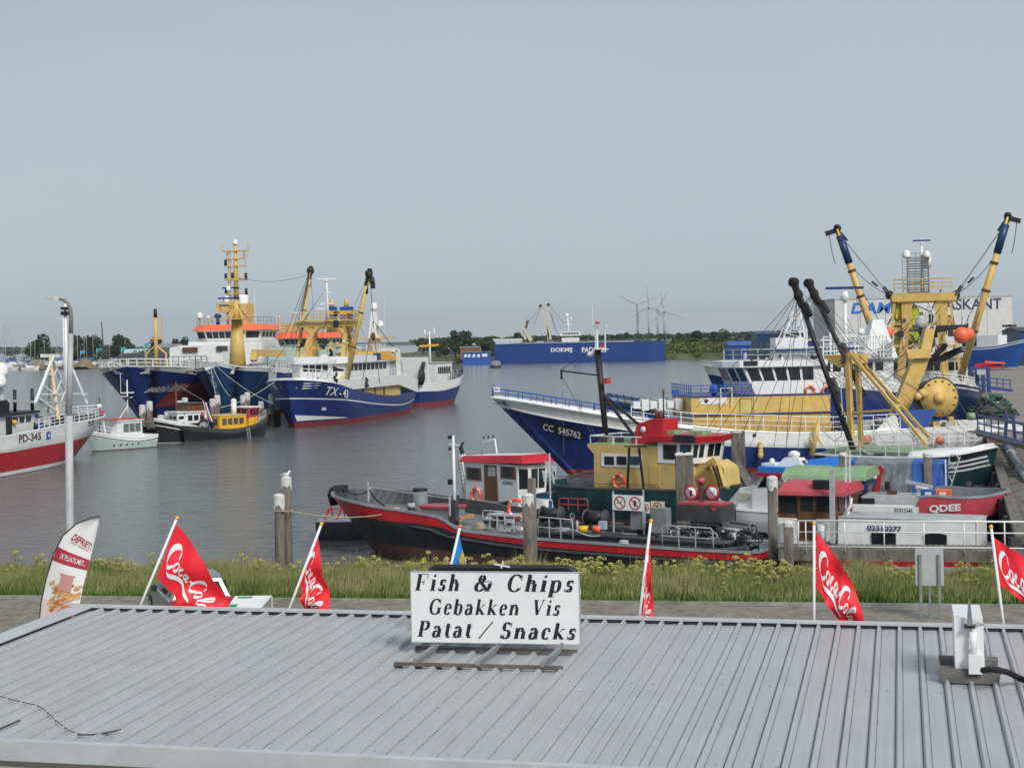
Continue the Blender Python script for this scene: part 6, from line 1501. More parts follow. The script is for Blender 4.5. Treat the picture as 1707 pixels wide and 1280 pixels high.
for i in range(14): q = D(1120+i*5.5, 890, 1.0); b.torus((q.x, q.y, zd+.55), .11, .03, i % 2, 10)
for i in range(10): q = D(812+i*7, 872, -.6); b.ball((q.x, q.y, zd+.5), .1)
b.split('valve_wheel', S.o)
for px, m_ in ((972, yellow), (996, orange)):
    q = D(px, 885, .8); b = M().mt(m_); b.cyl((q.x, q.y, q.z-.05), (q.x, q.y, q.z+.22), .19, .24, 14); b.build('bucket', m_, None)
    o = bpy.data.objects[-1] if False else None
for o in [x for x in bpy.data.objects if x.name.startswith('bucket')]:
    o.matrix_world = S.inv.inverted(); tag(o, 'yellow plastic bucket on the barge deck behind the rail' if MATS['yellow_paint'] in list(o.data.materials) else 'orange plastic bucket on the barge deck beside the yellow one', 'bucket', 'buckets on the barge')
q = D(1005, 878, .8); one('jerrycan', mat('pale_blue', (.4, .5, .6), .5, .1), S.o, 'box', (q.x-.16, q.y-.1, q.z-.1), (q.x+.16, q.y+.1, q.z+.25))
# hose reels
for px, py in ((920, 857), (993, 863)):
    q = D(px, py, -1.0); b = M().mt(black); b.cyl((q.x-.45, q.y, q.z), (q.x+.45, q.y, q.z), .3, n=18); rl = b.build('hose_reel', black, S.o)
    b = M().mt(wire); 
    for s__ in (-.48, .48): b.cyl((q.x+s__-.02, q.y, q.z), (q.x+s__+.02, q.y, q.z), .38, n=18)
    b.build('reel_flange', grey, rl)
# signs
def prohibition(b, c, r, ux, m=red, n=28, bw=.17):
    """ring and slash, c centre, ux unit vector to the viewer's right, facing the viewer"""
    up = Vector((0,0,1)); nn = up.cross(ux).normalized()*-1
    P = lambda a, rr, o=0: c+ux*(rr*math.cos(a))+up*(rr*math.sin(a))+nn*o
    b.mt(m); vs = []; fs = []
    for k in range(n):
        a = 2*math.pi*k/n; vs += [P(a, r, .012), P(a, r*(1-bw), .012)]
    for k in range(n): fs.append((2*k, 2*k+1, 2*((k+1) % n)+1, 2*((k+1) % n)))
    b.add(vs, fs)
    d = (ux*math.cos(-.785)+up*math.sin(-.785)); e = (ux*math.cos(.785)+up*math.sin(.785))
    b.add([c-d*r*.9-e*r*.07+nn*.016, c+d*r*.9-e*r*.07+nn*.016, c+d*r*.9+e*r*.07+nn*.016, c-d*r*.9+e*r*.07+nn*.016], [(0,1,2,3)])
def symbol(b, c, r, ux, kind):
    up = Vector((0,0,1)); nn = up.cross(ux).normalized()*-1
    b.mt(black)
    def Q(pts, o=.008): b.add([c+ux*(x*r)+up*(y*r)+nn*o for x, y in pts], [tuple(range(len(pts)))])
    if kind == 'smoke':
        Q([(-.5,-.12), (.2,-.0), (.2,.1), (-.5,-.02)]); Q([(.25,.0), (.42,.03), (.42,.13), (.25,.1)]); Q([(.3,.2), (.38,.3), (.28,.4), (.36,.5), (.42,.48), (.36,.4), (.46,.3), (.36,.18)])
    else:
        Q([(-.12,-.5), (.12,-.5), (.22,-.1), (.22,.35), (.12,.35), (.1,.05), (.08,.42), (-.02,.42), (-.02,.05), (-.08,.4), (-.16,.4), (-.16,0), (-.2,.28), (-.28,.26), (-.25,-.15)])
ux = Vector((-g, 0, 0))
vw = (Vector((0,-1,0)) if g < 0 else Vector((0,1,0)))
def board(pa, pb, y, kinds, m=cleanwhite):
    a = D(*pa, y); c = D(*pb, y); x0, x1 = sorted((a.x, c.x)); z0, z1 = sorted((a.z, c.z)); yy = g*y
    b = M().mt(m); b.box((x0, yy-.02, z0), (x1, yy+.02, z1)); o = b.build('warning_board', m, S.o)
    n = len(kinds); b = M(); r = min((x1-x0)/n/2, (z1-z0)/2)*.86
    for i, k in enumerate(kinds):
        cx = (x1-(x1-x0)*(i+.5)/n) if g > 0 else (x0+(x1-x0)*(i+.5)/n)
        c_ = Vector((cx, yy+g*.022, (z0+z1)/2)); symbol(b, c_, r, ux, k); prohibition(b, c_, r, ux)
    b.build('prohibition_sign', None, o, fix=False); return o, x0, x1, z0
o, x0, x1, z0 = board((1021, 824), (1072, 852), .2, ('smoke', 'fire'))
b = M().mt(lgrey); b.bar((x0, g*.15, z0-1.0), (x0, g*.15, z0+.9), .06); b.bar((x1, g*.15, z0-1.0), (x1, g*.15, z0+.8), .06); b.build('board_post', lgrey, S.o)
board((1070, 836), (1083, 856), -.8, ('fire',), cleanwhite); board((1085, 835), (1108, 855), -.9, ('fire', ), mat('cream_board', (.75, .68, .5), .5, .1))
for px, k in ((1152, 'fire'), (1187, 'smoke')):
    c_ = D(px, 821, -.6); r = .32; b = M().mt(red); b.cyl((c_.x, c_.y-g*.02, c_.z), (c_.x, c_.y, c_.z), r*1.04, n=28); rd = b.build('round_sign', red, S.o)
    b = M().mt(cleanwhite); b.cyl((c_.x, c_.y-g*.0, c_.z), (c_.x, c_.y+g*.008, c_.z), r*.86, n=28); symbol(b, c_+Vector((0, g*.01, 0)), r*.9, ux, k); prohibition(b, c_+Vector((0, g*.012, 0)), r*.9, ux, bw=.1); b.build('sign_face', None, rd, fix=False)
q = D(1169, 825, -.7); b = M().mt(bootbrown); b.bar((q.x, q.y, q.z-.9), (q.x, q.y, q.z+.5), .16); b.mt(pinkred); b.cyl((q.x, q.y, q.z+.5), (q.x, q.y, q.z+.72), .17, .14, 12); b.build('sign_post', None, S.o)
# grey tank with red lids
a, c = D(1136, 862, -.6), D(1210, 862, -.6); t_ = D(1170, 840, -.6)
b = M().mt(dgrey); b.box((a.x, g*-.1, a.z-.1), (c.x, g*-1.4, t_.z)); tk = b.build('slop_tank', dgrey, S.o)
b = M().mt(pinkred); w_ = (c.x-a.x)
for k in range(4): x0 = a.x+w_*(.05+k*.24); b.box((x0, g*-.15, t_.z), (x0+w_*.21, g*-1.2, t_.z+.09))
b.split('red_lid', tk)
q = D(1189, 849, -.05); b = M().mt(pinkred); b.add([(q.x-.15, g*-.085, q.z+.08), (q.x+.15, g*-.085, q.z+.08), (q.x, g*-.085, q.z-.1)], [(0,1,2)]); b.build('red_triangle', pinkred, tk)
# cabinets
for pa, pb, y, m_ in (((1085, 878), (1110, 848), .9, grey), ((1051, 872), (1068, 852), .1, grey), ((1265, 914), (1282, 902), 1.2, grey), ((1062, 884), (1080, 872), -.3, black)):
    a, c = D(*pa, y), D(*pb, y); one('cabinet', m_, S.o, 'box', (a.x, g*y, a.z-.25), (c.x, g*(y-.45), c.z))
a, c = D(812, 858, .2), D(858, 856, .2); b = M().mt(lgrey); b.box((a.x, g*.2, a.z-.03), (c.x, g*-.7, a.z+.05))
for f in (.05, .35, .65, .95): x = a.x+(c.x-a.x)*f; b.bar((x, g*.15, zd), (x, g*.15, a.z), .05); b.bar((x, -g*.6, zd), (x, -g*.6, a.z), .05)
b.build('work_bench', lgrey, S.o)
lifering(S, D(861, 848, -.2), .42); 
b = M(); rnd = random.Random(5)
for i in range(16): q = D(rnd.uniform(815, 870), 872, rnd.uniform(-1.5, 1.2)); b.mt(rnd.choice([lgrey, dgrey, black, cleanwhite])); b.cbox((q.x, q.y, zd+rnd.uniform(.1, .7)), (rnd.uniform(.1, .5), .2, rnd.uniform(.1, .3)))
b.split('deck_locker', S.o)
a = D(780, 868, .2); c = D(806, 868, .2); one('deck_step', dgrey, S.o, 'box', (a.x, g*.4, zd-.1), (c.x, g*-.3, zd+.15))
one('mooring_rope', ropew, S.o, 'sag', D(960, 884, 1.8), D(1000, 893, 2.2), .1, .03)

# generic tug house builder bits
def mkship(name, pa, pb, ya, yb, label, cat, zz=0):
    """ship whose stern shows at pa and bow at pb, at distances ya, yb"""
    a = W(pa, 800, ya); c = W(pb, 800, yb); return Ship(name, (a.x, ya), (c.x, yb), label, cat)
# ---- white tug with red roof behind the barge
S = mkship('harbour_tug', 742, 912, 88.5, 81.5, 'small tug with white wheelhouse, red roof and brown door, moored behind the barge bow', 'tug'); h = S.L/2; g = S.vis
S.hull(-h, h-.3, 3.6, [(-h, 1.35), (0, 1.2), (h*.6, 1.6), (h+.4, 2.2)], [(-1.2, .1, bootbrown), (.1, ('s', -.25), navyd), (('s', -.25), ('s', 0), navyd)], rake=(-.2, .7), tr=.7, bul=.3, capm=dgrey)
hw = 1.35
a = S.p(779, 838, y=g*hw); c = S.p(864, 838, y=g*hw); zt = S.p(820, 772, y=g*hw).z
xa, xb = sorted((a.x, c.x))
dx = S.p(870, 838, y=g*hw).x-c.x
o, tp = S.deckhouse('wheelhouse', [(xa, g*hw), (xb, g*hw), (xb+.3, g*hw*.6), (xb+.3, -g*.15), (xb, -g*.4), (xa, -g*.4)], a.z-.3, zt, cleanwhite, lean=.12)
z0 = a.z-.3; H_ = zt-z0
fr = lambda py: (S.p(820, py, y=g*hw).z-z0)/H_
def uwin(px0, px1, py0, py1, m=glass, fm=brown, nm='window', yy=None):
    yy = g*(hw+.07) if yy is None else yy
    p = S.p(px0, py0, y=yy); q = S.p(px1, py1, y=yy); b = M().mt(fm); b.box((p.x, yy-.05, q.z), (q.x, yy+.04, p.z)); f = b.build(nm+'_frame', fm, o)
    k = .16; b = M().mt(m); b.box((p.x+(q.x-p.x)*k, yy-.06, q.z+(p.z-q.z)*.12), (q.x-(q.x-p.x)*k, yy+.055, p.z-(p.z-q.z)*.12)); b.build(nm, m, f); return f
uwin(778, 803, 778, 801); uwin(835, 861, 776, 799)
dr_ = uwin(808, 830, 774, 835, brown, brown, 'door'); p = S.p(813, 778, y=g*(hw+.15)); q = S.p(825, 794, y=g*(hw+.15)); one('door_window', lgrey, dr_, 'box', (p.x, g*(hw+.12), q.z), (q.x, g*(hw+.14), p.z))
wins(o, (xb, g*hw, z0), (xb+.3, g*hw*.6, z0), (xb+.12, g*(hw+.12), zt), (xb+.42, g*(hw*.6+.12), zt), 1, .52, .92, .1); wins(o, (xb+.3, -g*.15, z0), (xb+.3, g*hw*.6, z0), (xb+.42, -g*.27, zt), (xb+.42, g*(hw*.6+.12), zt), 2, .52, .92, .15)
b = M()
rp = [(xa-.35, g*(hw+.3)), (xb+.65, g*(hw+.2)), (xb+.8, g*.4), (xb+.65, -g*.6), (xa-.35, -g*.7)]; zr1 = S.p(790, 766, y=g*hw).z; zr0 = S.p(790, 775, y=g*hw).z
ri = [(xa-.2, g*(hw+.05)), (xb+.3, g*hw), (xb+.35, g*.4), (xb+.3, -g*.35), (xa-.2, -g*.4)]
n = 5; lift = .25
b.mt(red); b.add([(p[0], p[1], zt-.02+(lift if p[0] > xb else 0)*.5) for p in rp]+[(p[0], p[1], zt+.28+(lift if p[0] > xb else 0)) for p in ri], [tuple(range(n))[::-1]]+[(i, (i+1) % n, n+(i+1) % n, n+i) for i in range(n)])
b.mt(white); b.add([(p[0], p[1], zt+.285+(lift if p[0] > xb else 0)) for p in ri], [tuple(range(n))]); b.build('roof', None, o, fix=False)
letters('number', '02009091', bootbrown, o, lambda u, v: (S.p(848, 805, y=g*hw).x+(u if g < 0 else -u), g*(hw+.08), S.p(848, 805, y=g*hw).z+v), .85, .2, .02)
q = S.p(815, 758, y=0); b = M().mt(cleanwhite); b.tube([S.p(802, 762, y=0), S.p(805, 737, y=0), S.p(825, 732, y=0), S.p(829, 760, y=0)], .055, 6); b.mt(black)
for px in (806, 814, 822): p = S.p(px, 731-(px-806)*.1, y=0); b.cyl(p, p+Vector((0,0,.13)), .05)
b.build('lamp_arch', None, S.o)
a = S.p(771, 775, y=0); b = M().mt(cleanwhite); b.bar((a.x, 0, a.z-2.0), (a.x, 0, S.p(771, 757, y=0).z), .3); b.mt(black); b.bar(S.p(771, 757, y=0), S.p(768, 745, y=0), .16); b.bar(S.p(768, 745, y=0), S.p(773, 737, y=0), .07); b.build('exhaust', None, S.o)
b = M().mt(grey); p, q = S.p(766, 768, y=g*.6), S.p(775, 820, y=g*.6)
for d_ in (-.14, .14): b.bar(p+Vector((d_,0,0)), q+Vector((d_,0,0)), .035)
for k in range(9): m_ = p.lerp(q, k/8); b.bar(m_-Vector((.14,0,0)), m_+Vector((.14,0,0)), .03)
b.build('ladder', grey, S.o)
lifering(S, S.p(793, 825, y=g*(hw+.15)), .36)
b = M().mt(cleanwhite); q = S.p(892, 825, y=0); b.loft([[(xb+.31, -g*.3, z0), (xb+.31, g*hw*.8, z0), (xb+.31, g*hw*.7, z0+.9), (xb+.31, -g*.2, z0+.9)], [(xb+1.1, -g*.1, z0), (xb+1.1, g*.7, z0), (xb+1.1, g*.6, z0+.7), (xb+1.1, 0, z0+.7)]]); b.build('fore_cabin', cleanwhite, S.o)
# tall signal post with white horn shapes between the tugs
p = W(918, 860, 79.5); o = empty('signal_post', (p.x, 79.5, 0), 0, 'thin signal post with white folded fan-shaped lamps between the two tugs', 'post')
b = M().mt(lgrey); zt = W(918, 755, 79.5).z; b.cyl((0,0,0), (0,0,zt), .05, .04); b.build('post', lgrey, o)
b = M().mt(lgrey)
for dx, dz, sx in ((-.12, -.55, .25), (.22, -.75, .3), (.15, -1.05, .22), (-.3, -1.0, .2)): b.loft([[(dx-sx*.5, -.05, zt+dz+.15), (dx+sx*.5, -.05, zt+dz+.1), (dx+sx*.5, .05, zt+dz+.1), (dx-sx*.5, .05, zt+dz+.15)], [(dx, -.05, zt+dz-.45), (dx+.08, -.05, zt+dz-.5), (dx+.08, .05, zt+dz-.5), (dx, .05, zt+dz-.45)]])
b.build('lamp_cluster', lgrey, o)
one('blue_sleeve', navy, o, 'cyl', (0,0,0), (0,0,1.9), .09)

# ---- yellow tug
S = mkship('tug_boat', 921, 1222, 90.5, 82.5, 'ochre yellow tug with white and red wheelhouse, dark teal hull and tall black mast', 'tug'); h = S.L/2; g = S.vis
hw = 1.5
shr = S.sh([(921, 805, g*1.2), (985, 812, g*1.8), (1130, 816, g*1.9), (1200, 812, g*1.4)]); 
S.hull(-h, h-.3, 4.4, shr, [(-1.2, .3, bootbrown), (.3, ('s', -.12), teal), (('s', -.12), ('s', 0), teal)], rake=(-.2, .6), tr=.75, bul=.6, capm=dgrey, inner=grey, fine=(.75, .55))
b = M().mt(grey)
for i in range(7): x = -h+.4+i*.45; b.bar((x, g*1.5, S.sheer(x)-.5), (x+.1*0, g*1.6, S.sheer(x)+.0), .06)
x0_ = -h; b.tube([(-h+.2, g*1.3, S.sheer(-h)), (-h+1.2, g*1.45, S.sheer(-h)+.42), (-h+2.4, g*1.5, S.sheer(-h)+.5)], .05, 6); b.tube([(-h+.2, -g*1.3, S.sheer(-h)), (-h+1.2, -g*1.45, S.sheer(-h)+.42), (-h+2.4, -g*1.5, S.sheer(-h)+.5)], .05, 6); b.build('stern_bulwark_rib', grey, S.o)
cX = lambda px, py, yy=hw: S.p(px, py, y=g*yy)
a = cX(990, 814); c = cX(1100, 814); zt = cX(1040, 742).z; z0 = a.z-.4; xa, xb = sorted((a.x, c.x))
b = M().mt(ochre2); x_l = cX(985, 752).x; zz1 = cX(985, 752).z
b.prism([(xa+.0, z0), (xb, z0), (xb, zt), (x_l-.25, zt), (x_l-.25, zt-.12), (xa+.05, zt-.55)], 1, -hw, hw); o = b.build('deckhouse', ochre2, S.o)
b = M().mt(cleanwhite); p = cX(1003, 777); q = cX(1070, 758); b.box((p.x, g*(hw-.01), p.z), (q.x, g*(hw+.03), q.z)); wf = b.build('window_panel', cleanwhite, o)
for px0, px1 in ((1008.5, 1024), (1029, 1045), (1051, 1066)): p = cX(px0, 774); q = cX(px1, 761); one('window', glassb if px0 > 1040 else glass, wf, 'box', (p.x, g*(hw+.02), p.z), (q.x, g*(hw+.05), q.z))
b = M().mt(greend); b.box((x_l-.2, -hw+.05, zt), (xb, hw-.05, zt+.03)); b.build('green_roof', greend, o)
one('roof_railing', cleanwhite, o, 'rail', [(xb, g*(hw-.1), zt+.03), (x_l-.1, g*(hw-.1), zt+.03), (x_l-.1, -g*(hw-.1), zt+.03), (xb, -g*(hw-.1), zt+.03)], .42, 1, 1.6, .03)
b = M(); 
for i in range(5): p = S.p(1015+i*10, 742, y=0); b.mt(greend if i % 2 else dgrey); b.cbox((p.x, .2*i-.4, zt+.15), (.35, .5, .25))
b.split('roof_locker', o)
# wheelhouse
a = cX(1098, 814); c = cX(1150, 800); zt2 = cX(1120, 737).z; xw0, xw1 = a.x, c.x
zmid = cX(1120, 772).z
b = M().mt(ochre2); b.box((xw0, -hw, z0), (xw1, hw, zmid)); lo_ = b.build('lower_wheelhouse', ochre2, S.o)
oW, tp = S.deckhouse('wheelhouse', [(xw0, -hw-.03), (xw1, -hw-.03), (xw1+.4, -hw*.5), (xw1+.4, hw*.5), (xw1, hw+.03), (xw0, hw+.03)], zmid, zt2, cleanwhite, front=.22)
o = oW
def pane(px0, px1, py0, py1, m=glass):
    p = cX(px0, py1, hw+.03); q = cX(px1, py0, hw+.03); b = M().mt(dgrey); b.box((p.x, g*(hw+.02), p.z), (q.x, g*(hw+.05), q.z)); f = b.build('window_frame', dgrey, oW)
    dx, dz = (q.x-p.x)*.08, (q.z-p.z)*.08; one('window', m, f, 'box', (p.x+dx, g*(hw+.03), p.z+dz), (q.x-dx, g*(hw+.065), q.z-dz))
pane(1106, 1128, 741, 765); pane(1134, 1152, 741, 762, glassb)
wins(oW, (xw1, g*(hw+.03), zmid), (xw1+.4, g*hw*.5, zmid), (xw1+.22, g*(hw+.03), zt2), (xw1+.62, g*hw*.5, zt2), 2, .3, .9, .3); wins(oW, (xw1+.4, -hw*.5, zmid), (xw1+.4, hw*.5, zmid), (xw1+.62, -hw*.5, zt2), (xw1+.62, hw*.5, zt2), 2, .3, .9, .2)
b = M().mt(red); ep = [(xw0-.9, -hw-.2), (xw1+.5, -hw-.2), (xw1+1.05, 0), (xw1+.5, hw+.2), (xw0-.9, hw+.2)]; n = 5
b.add([(p[0], p[1], zt2) for p in ep]+[(p[0]+(.12 if p[0] > xw1 else 0), p[1], zt2+.32) for p in ep], [tuple(range(n))[::-1], tuple(range(n, 2*n))]+[(i, (i+1) % n, n+(i+1) % n, n+i) for i in range(n)]); b.build('roof', red, oW)
p = cX(1125, 734, hw+.22); q = cX(1160, 722, hw+.22); one('black_awning', black, oW, 'prism', [(p.x, zt2+.08), (q.x, zt2+.02), (q.x-.12, zt2+.40), (p.x+.02, zt2+.42)], 1, g*(hw+.2), g*(hw+.32))
b = M(); 
for px in (1125, 1160, 1172): p = S.p(px, 718, y=0); b.mt(greend); b.cbox((p.x, 0, zt2+.42), (.5, .8, .2))
b.split('roof_locker', oW)
# door and lines
p = cX(1100, 812, hw+.02); q = cX(1082, 775, hw+.02); b = M().mt(ochre); b.box((p.x, g*(hw-.0), p.z), (q.x, g*(hw+.025), q.z)); b.build('door', ochre, S.o)
one('hand_rail', dgrey, S.o, 'bar', cX(990, 806, hw+.1), cX(1095, 808, hw+.1), .03)
lifering(S, cX(1031, 802, hw+.1), .36)
# funnel and pipes
b = M().mt(red); fx = S.p(1095, 725, y=0); p0, p1 = S.p(1065, 735, y=0), S.p(1118, 735, y=0)
b.prism([(p0.x, zt+.0), (p1.x, zt), (p1.x, S.p(1115, 698, y=0).z), (S.p(1100, 697, y=0).x, S.p(1100, 697, y=0).z), (S.p(1075, 706, y=0).x, S.p(1075, 706, y=0).z)], 1, -.7, .7); f_ = b.build('funnel', red, S.o)
q = S.p(1072, 716, y=g*.7); b = M().mt(cleanwhite); b.cyl((q.x, g*.69, q.z), (q.x, g*.73, q.z), .17, n=16); b.build('white_disc', cleanwhite, f_)
b = M().mt(bootbrown); p = S.p(1096, 700, y=0); b.tube([p, p+Vector((.0,0,.35)), p+Vector((-.15,0,.5)), p+Vector((-.4,0,.45))], .13, 8); p = S.p(1102, 700, y=0); b.tube([p, p+Vector((.0,0,.3)), p+Vector((-.1,0,.42))], .12, 8); b.build('exhaust', bootbrown, f_)
# tall black mast with white top, boom and struts
mb = S.p(1012, 735, y=0); mt1 = S.p(996, 583, y=0)
b = M().mt(black); b.tube([mb-Vector((0,0,.5)), mt1], .15, 12, .19); mm_ = b.build('mast', black, S.o)
b = M().mt(black); b.bar(mb.lerp(mt1, .52), S.p(1062, 733, y=g*.7), .13); b.bar(mb.lerp(mt1, .52), S.p(1070, 712, y=-g*.7), .13); b.build('mast_strut', black, mm_)
b = M().mt(black); b.bar(S.p(1000, 626, y=0), S.p(936, 618, y=0), .08); b.bar(S.p(936, 616, y=0), S.p(936, 632, y=0), .09); b.build('mast_boom', black, mm_)
b = M().mt(wire); b.cyl(S.p(936, 616, y=0), S.p(996, 575, y=0), .018, n=3)
for q in ((940, 760), (1000, 738), (992, 735)): b.cyl(S.p(937, 628, y=0), S.p(q[0], q[1], y=g*1.3), .012, n=3)
b.build('boom_wire', wire, mm_)
a = S.p(1009, 580, y=0)
b = M().mt(cleanwhite); b.box((mt1.x-.08, -.3, mt1.z), (a.x, .3, mt1.z+.05)); b.bar((mt1.x-.05, 0, mt1.z), S.p(994, 545, y=0), .14); b.bar((a.x, 0, mt1.z), (a.x, 0, S.p(1009, 552, y=0).z), .06); b.bar(S.p(986, 543, y=0), S.p(1011, 543, y=0), .12); b.cyl(S.p(988, 543, y=0), S.p(987, 510, y=0), .02, n=5); b.ball(S.p(985, 591, y=0), .2, 1.3, 1, .8); b.build('mast_head', cleanwhite, mm_)
b = M().mt(pinkred); b.cbox(S.p(1005, 576, y=0), (.2, .2, .2)); b.cbox(S.p(1012, 635, y=g*.2), (.3, .3, .32)); b.cyl(S.p(996, 540, y=0), S.p(996, 536, y=0), .12); b.build('red_lamp', pinkred, mm_)
# black bitts frame in front of the house
b = M().mt(black); b.bar(cX(1046, 814, 1.9), cX(1049, 746, 1.9), .1); b.bar(cX(1073, 814, 1.9), cX(1065, 746, 1.9), .1); b.bar(cX(1041, 744, 1.9), cX(1078, 744, 1.9), .09, .07); b.build('goal_post', black, S.o)
q = S.p(1107, 722, y=0); b = M().mt(black); b.cyl((q.x, 0, zt+.3), (q.x, 0, S.p(1107, 650, y=0).z), .04); b.bar((q.x, 0, S.p(1107, 664, y=0).z), (q.x+.35, 0, S.p(1107, 664, y=0).z), .03); b.mt(pinkred); b.cyl((q.x, 0, S.p(1107, 655, y=0).z), (q.x, 0, S.p(1107, 647, y=0).z), .07); b.build('signal_pole', None, S.o)
# folded ochre crane on the foredeck
b = M().mt(ochre2)
poly = [cX(*p_, .9) for p_ in ((1152, 815), (1152, 782), (1166, 772), (1188, 768), (1206, 780), (1210, 812))]
b.prism([(p.x, p.z) for p in poly], 1, g*.9, -g*.5); cr_ = b.build('crane_house', ochre2, S.o)
for px, py in ((1156, 783), (1167, 800)): q = cX(px, py, .92); one('porthole', black, cr_, 'cyl', (q.x, g*.88, q.z), (q.x, g*.94, q.z), .14, .14, 16)
b = M().mt(ochre); b.bar(cX(1172, 779, 1.3), cX(1193, 765, 1.3), .25); b.bar(cX(1191, 766, 1.3), cX(1206, 812, 1.3), .3); b.bar(cX(1180, 775, 1.0), cX(1196, 815, 1.0), .22); b.bar(cX(1198, 772, .6), cX(1212, 815, .6), .2); b.mt(black); b.bar(cX(1188, 776, 1.5), cX(1199, 811, 1.5), .07); b.bar(cX(1195, 776, 1.5), cX(1204, 811, 1.5), .06); b.build('folded_crane', None, S.o)
YT = S
# long stays from cutter head to the barge side (wires)
# ---- shrimp cutter: bow right, black booms and ochre frame
S = mkship('shrimp_cutter', 1395, 1650, 92, 85, 'dark teal cutter with white bow stripes, black raised booms and ochre A-frame', 'cutter'); h = S.L/2; g = S.vis
tp_ = S.p(1662, 744, y=0)
shr = S.sh([(1395, 758, g*1.9), (1500, 762, g*2.2), (1560, 761, g*2.1), (1600, 757, g*1.6), (1640, 749, g*.7), (1662, 744, 0)])
S.hull(-h, h-.6, 4.6, shr, [(-1.2, .3, redrust), (.3, ('s', -.28), teal), (('s', -.28), ('s', 0), black)], rake=(-.2, tp_.x-h+.6), tr=.8, bul=.5, fine=(.62, .45), capm=cleanwhite, inner=white, deck=greend)
for k in range(3):
    zo = .42+.23*k; b = M().mt(cleanwhite); xs_ = [h*.30+.35*k+(tp_.x-.3-h*.30-.35*k)*i/12 for i in range(13)]
    vs = []
    for x in xs_:
        for dz in (0, -.10): z = S.sheer(x)-zo+dz+.02*(x-h*.3); vs.append((x, g*(S.side(x, z)+.03), z))
    b.add(vs, [(2*i, 2*i+2, 2*i+3, 2*i+1) for i in range(12)]); b.build('bow_stripe', cleanwhite, S.o, fix=False)
b = M().mt(cleanwhite); b.loft([[(x, -max(.05, S.side(x, S.sheer(x))-.1), S.sheer(x)+.02), (x, max(.05, S.side(x, S.sheer(x))-.1), S.sheer(x)+.02), (x, max(.03, S.side(x, S.sheer(x))-.4), S.sheer(x)+.3), (x, -max(.03, S.side(x, S.sheer(x))-.4), S.sheer(x)+.3)] for x in [h*.25+(h+.0-h*.25)*i/8 for i in range(9)]]); b.build('whaleback', cleanwhite, S.o)
b = M().mt(greend); b.box((-h+.6, -1.9, S.sheer(0)+.0), (h*.25, 1.9, S.sheer(0)+.28)); b.build('green_deck', greend, S.o)
b = M().mt(black); b.bar(S.p(1393, 765, y=g*2.0), S.p(1470, 762, y=g*2.1), .3); b.build('fender_beam', black, S.o)
c_ = lambda px, py, yy=0: S.p(px, py, y=g*yy)
b = M().mt(ochre)
b.bar(c_(1420, 757, .9), c_(1413, 588, .9), .28); b.bar(c_(1436, 755, -.9), c_(1429, 592, -.9), .24)
b.bar(c_(1416, 588, .9), c_(1545, 742, 1.2), .17); b.bar(c_(1425, 590, -.9), c_(1548, 728, -1.2), .16); b.bar(c_(1416, 688, .9), c_(1492, 683, 1.05), .13); b.bar(c_(1492, 683, 1.05), c_(1500, 675, -1.05), .13)
b.prism([(c_(1388, 592).x, c_(1388, 592).z), (c_(1430, 590).x, c_(1430, 590).z), (c_(1430, 606).x, c_(1430, 606).z), (c_(1414, 612).x, c_(1414, 612).z)], 1, -1.0, 1.0)
af = b.build('a_frame', ochre, S.o)
b = M().mt(ochre2); p, q = c_(1431, 645, .2), c_(1436, 752, .2)
for d_ in (-.16, .16): b.bar(p+Vector((d_,0,0)), q+Vector((d_,0,0)), .05)
for k in range(13): m_ = p.lerp(q, k/12); b.bar(m_-Vector((.16,0,0)), m_+Vector((.16,0,0)), .035)
b.build('ladder', ochre2, af)
one('frame_bracket', bootbrown, af, 'bar', c_(1409, 583, .9), c_(1409, 606, .9), .3)
for base, tip, yy in (((1425, 757), (1322, 468), 1.6), ((1440, 660), (1347, 470), -1.2)):
    Bs = c_(*base, yy); T_ = c_(*tip, yy*1.4); d = (T_-Bs).normalized()
    o = one('boom', black, S.o, 'cyl', Bs, T_, .17, .14, 10)
    b = M().mt(rubber); b.bar(T_-d*1.6, T_+d*.1, .34, .3); b.cyl(T_-d*.1-Vector((0,.16,0)), T_-d*.1+Vector((0,.16,0)), .28, n=12); b.bar(T_-d*1.4+Vector((.2,0,0)), T_-d*2.1+Vector((.35,0,-.1)), .28); b.ball(T_-d*.9, .28, 1, 1, 1.3, 8, 6); b.build('boom_head', rubber, o)
    b = M().mt(dgrey); p = Bs.lerp(T_, .4); b.bar(p+Vector((.1,0,.3)), p+Vector((.5,0,-.5)), .3); b.build('boom_block', dgrey, o)
    b = M().mt(wire)
    for k, e in enumerate(((1505, 640), (1480, 655), (1420, 592), (1500, 700), (1530, 735))):
        b.cyl(T_-d*(.4+.3*k), c_(*e, .5), .016, n=3)
    for e in ((1148, 762), (1230, 745), (1160, 680), (1290, 745), (1310, 750)): 
        b.cyl(T_-d*.8, c_(e[0]+(20 if yy < 0 else 0), e[1], 2.2), .02, n=3)
    b.build('stay_wire', wire, o)
b = M().mt(ropew); pts = [c_(1368, 690, 1.8), c_(1374, 720, 1.8), c_(1390, 735, 1.8), c_(1402, 728, 1.8), c_(1405, 700, 1.8), c_(1400, 620, 1.6)]; b.tube(pts, .035, 5); b.build('hanging_rope', ropew, S.o)
b = M().mt(cleanwhite); b.bar(c_(1440, 752, 1.9), c_(1602, 838, 2.6), .1); b.build('white_spar', cleanwhite, S.o)
b = M().mt(lgrey); p, q = c_(1592, 760, 2.0), c_(1573, 822, 2.6)
for d_ in (-.3, .3): b.bar(p+Vector((d_,0,0)), q+Vector((d_,0,0)), .06)
for k in range(4): m_ = p.lerp(q, k/3); b.torus(m_.lerp(q, .1), .28, .035, 1, 14)
b.build('anchor_ladder', lgrey, S.o)
